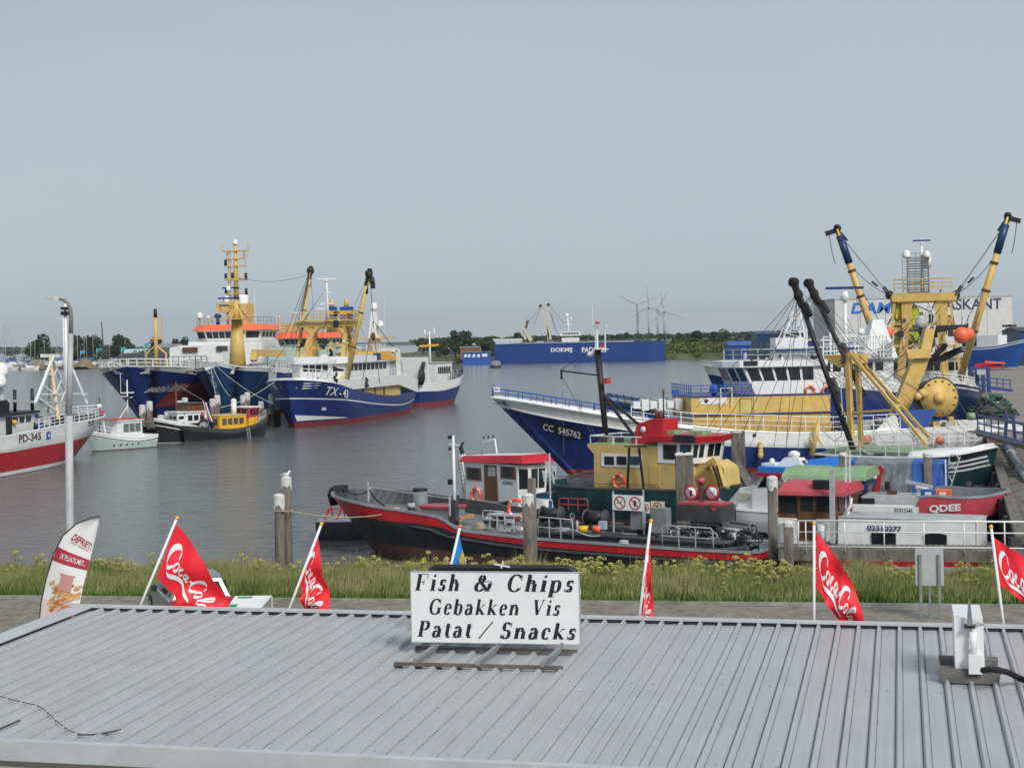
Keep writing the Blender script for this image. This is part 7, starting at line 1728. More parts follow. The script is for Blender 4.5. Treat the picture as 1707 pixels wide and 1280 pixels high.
b = M().mt(dgrey); q = c_(1625, 790, 1.4); rnd = random.Random(3)
for i in range(14): b.ball((q.x+rnd.uniform(-.6, .6), q.y+rnd.uniform(-.3, .3), 1.4+rnd.uniform(-.3, .5)), rnd.uniform(.1, .25), 1.3, 1, .8, 6, 5)
b.build('tyre_heap', dgrey, S.o)
CUT = S

# ---- white cruiser with bright blue roof
S = mkship('motor_cruiser', 1420, 1198, 77, 82, 'white cabin cruiser with bright blue roof and red trim, behind the barge stern', 'motor boat'); h = S.L/2; g = S.vis
c_ = lambda px, py, yy=1.2: S.p(px, py, y=g*yy)
S.hull(-h, h-.3, 3.0, S.sh([(1198, 838, 0), (1240, 848, g*1.2), (1290, 853, g*1.5), (1420, 855, g*1.5)]), [(-1.2, .1, navy), (.1, ('s', -.1), cleanwhite), (('s', -.1), ('s', 0), lgrey)], rake=(-.1, .8), bul=.1, capm=cleanwhite, deck=cleanwhite, inner=cleanwhite, fine=(.6, .45))
b = M().mt(cleanwhite); 
p = [c_(1208, 833, 0), c_(1250, 812, 0), c_(1262, 812, 0)]
za, zb_ = c_(1262, 855, 1.0).z, c_(1262, 812, 1.0).z; x0, x1, x2 = c_(1275, 840, 1.0).x, c_(1228, 820, 1.0).x, c_(1206, 835, .5).x
b.loft([[(x0, -1.05, za), (x0, 1.05, za), (x0, .8, zb_), (x0, -.8, zb_)], [(x1, -.95, za), (x1, .95, za), (x1, .7, zb_-.1), (x1, -.7, zb_-.1)], [(x2, -.35, za), (x2, .35, za), (x2, .2, za+.25), (x2, -.2, za+.25)]]); o = b.build('fore_cabin', cleanwhite, S.o)
p, q = c_(1231, 832, 1.0), c_(1247, 822, 1.0); one('window', mat('cream_pane', (.5,.5,.4), .3, .1), o, 'box', (p.x, g*.93, p.z), (q.x, g*.99, q.z))
zr = c_(1300, 792, 1.1).z; xw, xr = c_(1258, 812, .9).x, c_(1272, 790, 1.1).x; xe = c_(1365, 792, 1.1).x
b = M().mt(glassb); b.add([(xw, -.8, zb_-.05), (xw, .8, zb_-.05), (xr, .95, zr), (xr, -.95, zr), (xw-.05, -.8, zb_-.05), (xw-.05, .8, zb_-.05), (xr-.05, .95, zr), (xr-.05, -.95, zr)], [(0,1,2,3),(4,5,6,7),(0,1,5,4),(1,2,6,5),(2,3,7,6),(3,0,4,7)]); b.build('windscreen', glassb, S.o)
b = M().mt(cleanwhite); b.bar((xw, g*.85, zb_-.1), (xr, g*1.0, zr), .08); b.bar((xw, -g*.85, zb_-.1), (xr, -g*1.0, zr), .08); b.box((xe, -1.15, za-.6), (xw, 1.15, zb_-.1)); b.bar((xr-1.3, g*1.1, zb_-.3), (xr-1.3, g*1.1, zr), .16); b.build('cabin_side', cleanwhite, S.o)
b = M().mt(brblue); b.box((xe, -1.15, zr+.08), (xr+.25, 1.15, zr+.38)); b.loft([[(xe, -1.1, zr+.38), (xe, 1.1, zr+.38), (xe, .8, zr+.85), (xe, -.8, zr+.85)], [(xe+.95, -1.1, zr+.38), (xe+.95, 1.1, zr+.38), (xe+.6, .8, zr+.8), (xe+.6, -.8, zr+.8)]]); rf = b.build('blue_roof', brblue, S.o)
b = M().mt(red); b.box((xe, -1.2, zr-.08), (xr+.3, 1.2, zr+.1)); b.build('red_trim', red, rf)
b = M().mt(cleanwhite); q = c_(1324, 768, 0); b.loft([[(q.x-.7, -.4, zr+.38), (q.x+.8, -.4, zr+.38), (q.x+.8, .4, zr+.38), (q.x-.7, .4, zr+.38)], [(q.x-.4, -.3, zr+.8), (q.x+.4, -.3, zr+.8), (q.x+.4, .3, zr+.8), (q.x-.4, .3, zr+.8)]]); b.ball((q.x, 0, zr+.95), .25, 1.3, 1, .8); b.box((q.x+.8, -.5, zr+.38), (q.x+1.6, .5, zr+.5)); b.build('covered_dinghy', cleanwhite, S.o)
b = M().mt(steel); q = c_(1365, 760, .3); b.bar((q.x-.2, 0, zr+.8), (q.x+1.2, 0, zr+.65), .35, .05); b.bar((q.x+.4, 0, zr+.3), (q.x+.4, 0, zr+.75), .05); b.mt(cleanwhite); b.ball(c_(1287, 768, 0), .14); b.build('solar_panel', steel, S.o)
one('bow_railing', cleanwhite, S.o, 'rail', [(x1-.2, g*1.1, za+.0), (x2, g*.7, za+.05), (h, 0, za+.1)], .4, 1, .8, .02)

# ---- tarpaulin-covered boat
S = mkship('covered_boat', 1370, 1580, 82, 80, 'boat wrapped in blue and grey tarpaulins behind the green-roofed wheelhouse', 'covered boat'); h = S.L/2; g = S.vis
c_ = lambda px, py, yy=1.3: S.p(px, py, y=g*yy)
S.hull(-h, h-.1, 3.0, [(-h, 1.0), (h, 1.1)], [(-1.2, .1, black), (.1, ('s', 0), black)], rake=(0, .3), tr=.8, bul=.1)
greyt = mat('grey_tarp', (.22, .25, .28), .6, .3, scale=2)
b = M(); n = 26; x0, x1 = c_(1372, 800).x, c_(1576, 800).x; zt0 = c_(1400, 768).z; zt1 = c_(1560, 772).z
rnd = random.Random(14); prev = None; rows = []
for i in range(n+1):
    f = i/n; x = x0+(x1-x0)*f; zt = zt0+(zt1-zt0)*f-.06*abs(math.sin(f*9)); wv = .05*math.sin(i*1.9)+rnd.uniform(-.02, .02)
    rows.append([(x, g*(1.35+wv), 1.2), (x, g*(1.42-wv), 1.2+(zt-1.2)*.5), (x, g*(1.3+wv*.5), zt), (x, 0, zt+.15), (x, -g*1.3, zt), (x, -g*1.35, 1.2)])
for i in range(n):
    m_ = blue if (i < 4 or 6 <= i < 7 or i >= 19) else greyt
    for j in range(5): b.mt(tarp if m_ is blue else (greyt if 0 < j or True else tarp)); b.add([rows[i][j], rows[i+1][j], rows[i+1][j+1], rows[i][j+1]], [(0,1,2,3)])
b.build('tarpaulin', None, S.o, fix=False)
b = M().mt(cleanwhite); b.bar((x1+.03, g*1.4, 1.0), (x1+.03, g*1.4, zt1+.2), .07); b.build('tent_pole', cleanwhite, S.o)
b = M().mt(red); poly = [c_(*p_, 1.5) for p_ in ((1455, 825), (1466, 795), (1458, 788), (1440, 786), (1438, 781), (1462, 780), (1468, 775), (1474, 782), (1470, 795), (1466, 825))]
b.prism([(p.x, p.z) for p in poly], 1, g*1.55, g*1.7); dv = b.build('red_davit', red, S.o)
q = c_(1458, 795, 1.7); one('white_disc', cleanwhite, dv, 'cyl', (q.x, g*1.69, q.z), (q.x, g*1.73, q.z), .12, .12, 14)

# ---- red work boat with green-roofed wheelhouse
S = mkship('work_boat', 1300, 1676, 74, 70, 'red work boat with green wheelhouse roof and white lettering QDEE on its bow', 'work boat'); h = S.L/2; g = S.vis
tp_ = S.p(1686, 846, y=0); c_ = lambda px, py, yy=1.8: S.p(px, py, y=g*yy)
shr = S.sh([(1300, 862, g*1.9), (1530, 846, g*2.1), (1534, 828, g*2.1), (1600, 829, g*2.1), (1650, 826, g*1.6), (1676, 820, g*.6)])
lb_ = S.sh([(1300, 878, g*1.9), (1530, 862, g*2.0), (1600, 861, g*2.0), (1650, 860, g*1.5), (1684, 852, g*.2)])
S.hull(-h, h-.2, 4.4, [shr[0], (shr[1][0]-.05, shr[1][1]), (shr[1][0]+.1, shr[2][1])]+shr[3:], [(-1.2, lb_, black), (lb_, ('s', 0), pinkred)], rake=(-.1, .4), tr=.8, bul=.7, fine=(.78, .7), p=2.6, capm=grey, inner=grey, n=50)
slant(S, 'boat_name', 'QDEE', cleanwhite, (1549, 849), (1602, 846), .36, .04)
one('white_coaming', cleanwhite, S.o, 'box', (c_(1420, 862, 2.0).x, g*1.5, c_(1420, 866, 2.0).z), (c_(1533, 862, 2.0).x, g*2.25, c_(1480, 843, 2.0).z))
letters('number', '02312345', dgrey, S.o, lambda u, v: (c_(1506, 850, 2.27).x+(u if g < 0 else -u), g*2.27, c_(1506, 851, 2.27).z+v), .78, .19, .01)
b = M(); b.mt(lgrey).box((c_(1436, 842, 1.2).x, -g*.8, 1.0), (c_(1536, 842, 1.2).x, g*1.2, c_(1490, 828, 1.2).z)); b.mt(black); b.box((c_(1436, 842, 1.22).x, g*1.19, c_(1436, 841, 1.22).z), (c_(1458, 842, 1.22).x, g*1.25, c_(1436, 830, 1.22).z)); b.build('hatch_cover', None, S.o)
a, c = c_(1317, 862, 1.3), c_(1430, 862, 1.3); zt = c_(1380, 796, 1.3).z
o, tp = S.deckhouse('wheelhouse', [(a.x, -1.3), (c.x, -1.3), (c.x, 1.3), (a.x, 1.3)], 1.0, zt, brown, roofm=None)
b = M().mt(greend); b.prism([(-1.75, zt-.08), (1.75, zt-.08), (1.7, zt+.1), (.9, zt+.38), (-.9, zt+.38), (-1.7, zt+.1)], 0, a.x-.25, c.x+.45); b.build('green_roof', greend, o)
wside(S, o, a.x, c.x, g*1.3, 1.0, zt, 4, .66, .95, .12); wins(o, (c.x, -1.3, 1.0), (c.x, 1.3, 1.0), (c.x, -1.3, zt), (c.x, 1.3, zt), 2, .6, .93, .15)
for px, m_, l_ in ((1549, blue, 1), (1573, orange, 2)):
    q = c_(px, 822, 1.0); t_ = one('fish_crate', m_, S.o, 'box', (q.x-.32, g*1.3, q.z-.12), (q.x+.32, g*.8, q.z+.17)); one('crate_label', cleanwhite, t_, 'box', (q.x-.14, g*1.31, q.z-.08), (q.x+.14, g*1.325, q.z+.08))
b = M().mt(cleanwhite); q = c_(1535, 818, .4); b.box((q.x-.2, -.3, q.z-.5), (q.x+.25, .3, q.z+.05)); b.ball((q.x, 0, q.z+.1), .28, 1.2, 1, .5); b.build('searchlight', cleanwhite, S.o)
b = M().mt(bootbrown); q = c_(1485, 822, .3); b.box((q.x-.2, -.2, q.z-.5), (q.x+.2, .2, q.z+.1)); b.mt(black); b.box((q.x-.3, -.15, q.z+.1), (q.x-.1, .15, q.z+.5)); b.build('engine_vent', None, S.o)
one('light_boom', lgrey, S.o, 'bar', c_(1510, 802, .5), c_(1555, 812, .5), .14)

# ---- house boat with wooden wheelhouse
S = mkship('house_boat', 1280, 1655, 66, 62, 'white house boat with red-roofed varnished wheelhouse, numbered 02310277, by the jetty', 'house boat'); h = S.L/2; g = S.vis
c_ = lambda px, py, yy=1.7: S.p(px, py, y=g*yy)
sz = c_(1450, 924, 2.0).z
S.hull(-h, h-.2, 4.2, [(-h, sz+.15), (0, sz), (h, sz+.2)], [(-1.2, sz-.15, red), (sz-.15, ('s', 0), black)], rake=(-.2, .5), tr=.6, bul=.12, fine=(.8, .7), capm=black, deck=dgrey)
a, c = c_(1397, 910, 1.6), c_(1630, 910, 1.6); zt = c_(1520, 866, 1.6).z; z0 = c_(1520, 913, 1.6).z
b = M().mt(white); b.loft([[(a.x, -g*.5, z0), (a.x, g*1.6, z0), (a.x, g*1.5, zt), (a.x, -g*.4, zt)], [(c.x, -g*.5, z0), (c.x, g*1.6, z0), (c.x, g*1.5, zt), (c.x, -g*.4, zt)]]); o = b.build('cabin', white, S.o)
b = M().mt(lgrey); b.loft([[(a.x-.05, -g*.5, zt), (a.x-.05, g*1.55, zt), (a.x+.2, g*1.0, zt+.05), (a.x+.2, -g*.3, zt+.05)], [(c.x+.05, -g*.5, zt), (c.x+.05, g*1.55, zt), (c.x-.1, g*1.0, zt+.05), (c.x-.1, -g*.3, zt+.05)]]); b.build('cabin_roof', lgrey, o)
for p0, p1 in (((1453, 908), (1493, 887)), ((1541, 909), (1578, 889))):
    p = c_(*p0, 1.62); q = c_(*p1, 1.62); n = 8; xs_ = [p.x+(q.x-p.x)*k/n for k in range(n+1)]; poly = [(p.x, p.z), (q.x, p.z)]+[(x, q.z-.06+.06*math.sin(math.pi*(i/n))) for i, x in reversed(list(enumerate(xs_)))]
    b = M().mt(glass); b.prism(poly, 1, g*1.56, g*1.635); b.build('window', glass, o)
letters('number', '02310277', dnavy, o, lambda u, v: (c_(1474, 881, 1.6).x+(u if g < 0 else -u), g*(1.605), c_(1474, 881, 1.6).z+v), 1.35, .22, .03)
one('cabin_corner', cleanwhite, o, 'bar', (c.x, g*1.6, z0), (c.x, g*1.5, zt+.02), .08)
a, c = c_(1298, 905, 1.3), c_(1395, 905, 1.3); zt2 = c_(1345, 824, 1.3).z; zm = c_(1345, 864, 1.3).z; z0 = c_(1345, 912, 1.3).z
one('lower_house', white, S.o, 'box', (a.x-.1, -1.35, z0), (c.x+.05, 1.35, zm))
o, tp = S.deckhouse('wheelhouse', [(a.x, -1.3), (c.x, -1.3), (c.x, 1.3), (a.x, 1.3)], zm+.001, zt2, brown)
oo = o
def pnl(px0, px1, py0, py1, m, nm, par, y0=1.28, y1=1.34):
    p = c_(px0, py1, y1); q = c_(px1, py0, y1); return one(nm, m, par, 'box', (p.x, g*y0, p.z), (q.x, g*y1, q.z))
pnl(1299, 1326, 828, 853, glass, 'window', o); pnl(1363, 1385, 828, 852, glass, 'window', o)
d_ = pnl(1331, 1359, 826, 900, brown, 'door', o, 1.28, 1.40); pnl(1335, 1355, 829, 851, glass, 'door_window', d_, 1.38, 1.43); pnl(1336, 1354, 868, 896, mat('dark_varnish', (.09, .035, .02), .4, .2), 'door_panel', d_, 1.38, 1.415)
wins(o, (c.x, -1.3, zm), (c.x, 1.3, zm), (c.x, -1.3, zt2), (c.x, 1.3, zt2), 2, .3, .92, .15)
pr0 = c_(1296, 824, 1.6); pr1 = c_(1408, 824, 1.6); b = M().mt(pinkred); b.prism([(-1.6, zt2-.02), (1.6, zt2-.02), (1.55, zt2+.12), (.7, zt2+.42), (-.7, zt2+.42), (-1.55, zt2+.12)], 0, pr0.x, pr1.x); b.build('red_roof', pinkred, o)
p, q = c_(1358, 822, 1.0), c_(1386, 800, 1.0); b = M().mt(black); b.box((p.x, g*1.3, p.z), (q.x, g*.9, q.z)); b.build('solar_panel', black, S.o)
b = M().mt(lgrey); b.bar(c_(1388, 905, 1.9), c_(1387, 782, 1.9), .18); b.build('tabernacle_post', lgrey, S.o)
b = M().mt(cleanwhite)
for px, t0, t1 in ((1410, 752, 862), (1417, 750, 845)): b.bar(c_(px, t1, .3), c_(px, t0, .3), .04)
b.tube([c_(1407, 858, 1.0), c_(1418, 842, 1.0), c_(1420, 830, 1.0)], .09, 8, .04); b.tube([c_(1397, 868, .9), c_(1409, 860, .9), c_(1416, 852, .9)], .09, 8, .05); b.build('flag_halyard', cleanwhite, S.o)
q = c_(1374, 885, 1.5); b = M().mt(cleanwhite); b.cyl((q.x, g*1.7, q.z-.5), (q.x, g*1.7, q.z+.25), .1, .14); b.box((q.x-.16, g*1.5, q.z+.05), (q.x+.16, g*1.8, q.z+.3)); b.build('deck_lamp', cleanwhite, S.o)
pnl(1300, 1307, 872, 904, lgrey, 'white_frame', o, 1.36, 1.42)

# ---- small dark barge with red frame left of the tank barge
p = G(560, 915); o = empty('work_pontoon', (W(565, 900, 82).x, 82, 0), 0, 'small black work pontoon with red trestle behind the tank barge bow', 'pontoon')
b = M().mt(black); b.loft([[(-1.0, -1.6, .95), (-.9, -1.5, -.3), (-.9, 1.5, -.3), (-1.0, 1.6, .95)], [(2.6, -1.6, .95), (2.6, -1.5, -.3), (2.6, 1.5, -.3), (2.6, 1.6, .95)]]); b.build('hull', black, o)
b = M().mt(grey); b.box((-.95, -1.55, .95), (2.6, 1.55, 1.0)); b.build('deck', grey, o)
b = M().mt(red); zt = W(549, 845, 82).z
for x in (-.62, .0): b.bar((x, -.8, 1.0), (x+.25, -.5, zt), .07); b.bar((x+.3, .3, 1.0), (x+.25, 0, zt), .06)
for z in (1.5, 2.0): b.bar((-.5, -.7, z), (.15, -.6, z), .05)
b.build('trestle', red, o)

# ---- piles and jetty at right
pile(465, 826, 72, .46, 'shorter left one of the twin grey piles at left with white bird lime', capz=.55)
pile(477, 797, 72.6, .44, 'taller right one of the twin grey piles at left, a gull standing on it', capz=.5)
o = empty('gull', W(477, 797, 72.6), .6, 'white gull standing on the tall pile at left', 'bird')
b = M().mt(cleanwhite); b.ball((0, 0, .17), .09, 2.0, .9, .95, 12, 8); b.ball((.17, 0, .29), .055, 1.1, 1, 1, 10, 7); b.tube([(.1, 0, .2), (.16, 0, .28)], .05, 8); ob_ = b.build('body', cleanwhite, o)
b = M().mt(lgrey); b.ball((-.05, 0, .2), .085, 2.1, .95, .6, 12, 7); b.tube([(-.15, 0, .19), (-.32, 0, .17)], .04, 6, .015); b.build('wings', lgrey, o)
b = M().mt(yellow); b.tube([(.21, 0, .285), (.29, 0, .27)], .016, 6, .005); b.cyl((.0, .03, .0), (.0, .03, .1), .008, n=5); b.cyl((.0, -.03, .0), (.0, -.03, .1), .008, n=5); b.build('beak_and_legs', yellow, o)
pile(886, 797, 63, .34, 'taller dark pile behind the grey one beside the barge', capz=.1, cap=False)
pile(880, 826, 62, .42, 'thick grey pile standing before the barge with white top', capz=.35)
pile(1133, 757, 79.0, .42, 'left post of the square twin piles before the ochre tug', sq=True, capz=.06); pile(1148, 757, 79.1, .40, 'right post of the square twin piles before the ochre tug', sq=True, capz=.06)
pile(1227, 719, 98, .62, 'grey pile with a broken leaning brace in front of the blue hull', capz=.12)
pile(1237, 718, 99, .35, 'thin brown pile just right of the broken one', capz=.05, cap=False)
o = empty('broken_brace', W(1228, 780, 97.5), 0, 'broken timber brace leaning right from the grey pile', 'beam'); q = W(1252, 815, 92)-W(1228, 780, 97.5); p0 = Vector((0,0,.2))
b = M().mt(wood); b.bar(p0, q, .5, .4); b.bar(q, (q.x+.2, q.y, -W(1228,780,97.5).z-1), .3); b.build('timber', wood, o)
pile(1287, 797, 57.5, .36, 'tall thick grey pile between the barge stern and the house boat', capz=.42)
pile(1314, 872, 56.5, .34, 'short pile with a white cap before the house boat', capz=.12)
pile(1405, 757, 73, .36, 'pile with pale cap behind the house boat wheelhouse', capz=.12, cap=True)
pile(1546, 757, 79, .42, 'short pile before the green cutter deck', capz=.15)
jx0, jx1 = W(1297, 915, 56.5), W(1760, 915, 54.5)
J = empty('jetty', (jx0.x, jx0.y, 0), math.atan2(jx1.y-jx0.y, jx1.x-jx0.x), 'weathered timber jetty with white tubular railing at the right foreground', 'jetty'); L_ = (Vector((jx1.x, jx1.y))-Vector((jx0.x, jx0.y))).length
zj = W(1297, 916, 56.5).z
b = M().mt(wood); b.box((0, 0, zj-.38), (L_, .3, zj)); b.build('edge_beam', wood, J)
b = M().mt(wood)
for i in range(int(L_/.2)): b.box((i*.2+.01, .3, zj-.05), (i*.2+.185, 1.7, zj+.0))
b.build('deck_planks', wood, J)
b = M().mt(wood)
for i in range(5): x = .3+i*2.4; b.cyl((x, .15, -1.5), (x, .15, zj-.38), .15); b.cyl((x, 1.5, -1.5), (x, 1.5, zj-.06), .15)
b.split('support_pile', J)
zr = W(1332, 868, 56.3).z-zj
b = M().mt(cleanwhite); xr = (W(1332, 868, 56.3).x-jx0.x)
for f in (.12, .62, 1.0): b.cyl((xr, -.03, zj+zr*f), (L_, -.03, zj+zr*f), .035 if f == 1 else .022, n=8)
for i in range(7): x = xr+.25+i*1.35; b.cyl((x, -.03, zj-.1), (x, -.03, zj+zr), .025, n=6)
b.tube([(xr, -.03, zj+zr), (xr-.02, -.03, zj+zr*.12)], .03, 6); b.build('white_railing', cleanwhite, J)
# mooring line of the barge
mo = empty('mooring_line', (0,0,0), 0, 'straw-coloured mooring line from the twin piles to the barge foredeck', 'rope')
b = M().mt(ropem); a = W(457, 851, 71.7); b.sag(W(484, 852, 71.7), BG.inv.inverted() @ BG.p(686, 847, y=1.6), .35, .028); b.torus((W(470, 851, 72).x, 72.2, W(470, 851, 72).z), .46, .03, 2, 18); b.build('rope', ropem, mo)
# quay timber, pipe, net pile, blue gangway, blue loader at right
def Gq(px, py): return G(px, py, ZQ)
a, c = Gq(1650, 735), Gq(1704, 905)
T = empty('timber_quay_edge', a, 0, 'row of dark weathered quay planks along the water at right', 'quay timber'); rnd = random.Random(41)
d = c-a; L_ = d.length; n = 26; per = Vector((-d.y, d.x, 0)).normalized(); per = per if per.x > 0 else -per
b = M().mt(wood); 
b.bar(Vector((0,0,.12)), d+Vector((0,0,.12)), .45, .3); b.bar(per*2.1+Vector((0,0,.1)), d+per*2.1+Vector((0,0,.1)), .3, .25)
for i in range(n): q = d*(i/n)+per*.3; b.bar(q+Vector((0,0,.03+rnd.uniform(0,.05))), q+per*rnd.uniform(3.2, 4.4)+Vector((0,0,.03+rnd.uniform(0,.06))), L_/n*.85, .07)
b.build('planks', wood, T)
b = M().mt(sheddk)
for i in range(9): q = d*(i/8)-per*.25; b.bar(q+Vector((0,0,-3.5)), q+Vector((0,0,.2)), .35)
b.split('fender_post', T)
pp = empty('drain_pipe', (0,0,0), 0, 'long grey pipe lying along the quay planks at right', 'pipe'); b = M().mt(grey); pa, pb = Gq(1676, 748), Gq(1712, 808); b.tube([pa+Vector((0,0,.25)), pa.lerp(pb, .5)+Vector((0,0,.25)), pb+Vector((0,0,.25))], .2, 12); b.build('pipe', grey, pp)
b = M().mt(lgrey)
for f in (.3, .75): q = pa.lerp(pb, f)+Vector((0,0,.25)); b.cyl(q, q+(pb-pa).normalized()*.25, .26, n=14)
b.build('pipe_collar', lgrey, pp)
np_ = Gq(1655, 697); o = empty('net_pile', np_, 0, 'heap of green and black fishing net on the quay', 'net pile'); b = M(); rnd = random.Random(10)
netg = mat('green_net', (.05, .13, .10), .9, .4, scale=4)
for i in range(90):
    a_ = rnd.uniform(0, 6.28); r = rnd.uniform(0, 1)**.7; z = (1-r*r)*1.7*rnd.uniform(.6, 1)
    p = Vector((math.cos(a_)*r*2.0, math.sin(a_)*r*1.6, z+.25)); b.mt(rnd.choice([netg, netg, black, dgrey, netg, lgrey if i % 4 == 0 else netg])); pts = [p+Vector((rnd.uniform(-.6, .6), rnd.uniform(-.4, .4), rnd.uniform(-.3, .15))) for _ in range(4)]; b.tube(pts, rnd.uniform(.06, .16), 6)
b.mt(sheddk); b.ball((0,0,.3), 1.7, 1.1, .9, .75); b.build('netting', None, o)
# blue gangway
bluest = mat('gangway_blue', (.02, .06, .22), .5, .15, rust=.1)
o = empty('gangway', Gq(1650, 745), 0, 'long blue steel gangway with railings running off the right edge', 'gangway'); A0 = W(1630, 722, 100)-o.location; A1 = W(1740, 752, 78)-o.location
b = M().mt(bluest); 
for dy in (0, 1.2): 
    v = Vector((.3*dy, dy, 0)); b.bar(A0+v, A1+v, .22, .3); b.bar(A0+v+Vector((0,0,1.1)), A1+v+Vector((0,0,1.1)), .08); b.bar(A0+v+Vector((0,0,.6)), A1+v+Vector((0,0,.6)), .05)
    for i in range(9): q = A0.lerp(A1, i/8)+v; b.bar(q, q+Vector((0,0,1.1)), .06)
b.build('side_frame', bluest, o)
b = M().mt(bluest); q = W(1684, 736, 95)-o.location
for dx in (-.35, .35): b.bar(q+Vector((dx, 0, -.4)), q+Vector((dx*.5, 0, 1.6)), .16)
b.bar(q+Vector((-.25, 0, 1.55)), q+Vector((.25, 0, 1.55)), .14); b.build('blue_portal', bluest, o)
b = M().mt(wood); b.bar(A0+Vector((0,.6,.1)), A1+Vector((.3,.6,.1)), 1.0, .05); b.build('walkway', wood, o)
one('red_board', red, None, 'bar', G(1655, 742, ZQ)+Vector((0,0,.3)), G(1680, 748, ZQ)+Vector((0,0,.35)), .5, .06); tag(bpy.data.objects['red_board'], 'red board lying at the foot of the blue gangway', 'board')
# second blue gangway + blue machine
Y2 = 200
o = empty('boarding_ladder', Gq(1634, 650), 0, 'blue wheeled boarding stair with white fender, standing by the dark blue bow', 'boarding stair'); L0_ = o.location.copy()
q = lambda px, py, Y=185: W(px, py, Y)-L0_
b = M().mt(bluest)
for px in (1618, 1628, 1638, 1647): b.bar(q(px, 612), q(px+2, 655), .35)
for py in (614, 622, 632, 642): b.bar(q(1617, py), q(1648, py+1), .22); b.bar(q(1617, py, 187), q(1648, py+1, 187), .22)
b.build('tower_frame', bluest, o)
b = M().mt(lgrey); b.cbox(q(1635, 620, 184), (1.0, .5, .6)); b.build('grey_tank', lgrey, o)
b = M().mt(bluest); b.bar(q(1648, 646), q(1688, 651), .3, .35)
for py in (-16, -9): b.bar(q(1650, 646+py), q(1684, 650+py), .1)
for px in (1650, 1662, 1672, 1684): b.bar(q(px, 632), q(px, 650), .1)
b.build('walkway_arm', bluest, o)
# green tractor and blue boat ashore
tr_p = G(1678, 606, ZQ); o = empty('green_tractor', tr_p, 0, 'green yard tractor with dark wheels on the far quay', 'tractor'); k = tr_p.y/F
gm = mat('tractor_green', (.12, .2, .04), .6, .2); b = M().mt(gm); b.box((-8*k, -1, 5*k), (9*k, 1, 9*k)); b.prism([(-7*k, 9*k), (7*k, 9*k), (4*k, 15*k), (-5*k, 15*k)], 1, -.9, .9); b.build('body', gm, o)
for dx, r in ((-15, 3.4), (-5, 3.8), (14, 4)):
    b = M().mt(rubber); b.cyl((dx*k, -1.2, r*k), (dx*k, -.5, r*k), r*k, n=16); wq = b.build('wheel', rubber, o); b = M().mt(gm); b.cyl((dx*k, -1.23, r*k), (dx*k, -1.18, r*k), r*k*.45, n=12); b.build('hub', gm, wq)
b = M().mt(dgrey); b.bar((-17*k, 0, 5*k), (-6*k, 0, 6*k), 1.0, .4); b.build('chassis', dgrey, o)
S = Ship('boat_on_land', (W(1610, 580, 300).x, 305), (W(1693, 580, 300).x, 295), 'blue boat hull standing ashore behind the quay fence', 'boat'); h = S.L/2; g = S.vis
S.o.location.z = 4.2; S.cam.z = CH-4.2
S.hull(-h, h-1, 4.2, [(-h, 2.6), (h*.3, 2.8), (h+1, 4.0)], [(-1.2, ('s', -.5), blue), (('s', -.5), ('s', -.3), cleanwhite), (('s', -.3), ('s', 0), blue)], rake=(-.2, 1.6), capm=cleanwhite)
b = M().mt(cleanwhite); b.box((-2, -1.6, 2.2), (2.5, 1.6, 4.8)); b.build('cabin', cleanwhite, S.o)
one('navy_cover', navyd, S.o, 'box', (-5, -1.8, 2.2), (-2.2, 1.8, 4.6)); b = M().mt(wood)
for x in (-4, 0, 3): b.bar((x, -1, -1.8), (x, -1, 0), .4)
b.build('cradle', wood, S.o)
rdp = G(1650, 617, ZQ); o = empty('red_pallet_stack', rdp, 0, 'low stack of red beams on the quay behind the derrick foot', 'stack')
b = M().mt(red)
for i in range(5): b.bar((-3.0+i*.3, i*.5, .4+.35*(i % 3)), (3.2+i*.2, i*.5+.3, .5+.35*(i % 3)), .35)
b.mt(orange); b.bar((-1, -.3, 1.6), (3.4, 0, 1.2), .3); b.build('beams', None, o)
# ================= BANK PLANTS
import numpy as np
def grassmat(name, cs):
    m = bpy.data.materials.new(name); m.use_nodes = True; t = m.node_tree; N = t.nodes; L = t.links; p = N['Principled BSDF']; p.inputs['Roughness'].default_value = .7; p.inputs['Specular IOR Level'].default_value = .2
    g_ = N.new('ShaderNodeNewGeometry'); tc = N.new('ShaderNodeTexCoord'); nz = N.new('ShaderNodeTexNoise'); nz.inputs['Scale'].default_value = .55; nz.inputs['Detail'].default_value = 3
    L.new(tc.outputs['Object'], nz.inputs['Vector']); ad = N.new('ShaderNodeMath'); ad.operation = 'MULTIPLY_ADD'; ad.inputs[1].default_value = .45; L.new(g_.outputs['Random Per Island'], ad.inputs[0])
    s2 = N.new('ShaderNodeMath'); s2.operation = 'MULTIPLY_ADD'; s2.inputs[1].default_value = 1.5; s2.inputs[2].default_value = -.5; L.new(nz.outputs[0], s2.inputs[0]); L.new(s2.outputs[0], ad.inputs[2])
    cr = N.new('ShaderNodeValToRGB'); L.new(ad.outputs[0], cr.inputs[0]); e = cr.color_ramp.elements
    while len(e) < len(cs): e.new(.5)
    for i, c in enumerate(cs): e[i].position = i/(len(cs)-1); e[i].color = c+(1,)
    L.new(cr.outputs[0], p.inputs['Base Color']); return m
gmat = grassmat('long_grass', [(.10, .14, .03), (.17, .22, .055), (.26, .29, .10), (.37, .34, .17), (.43, .37, .23)])
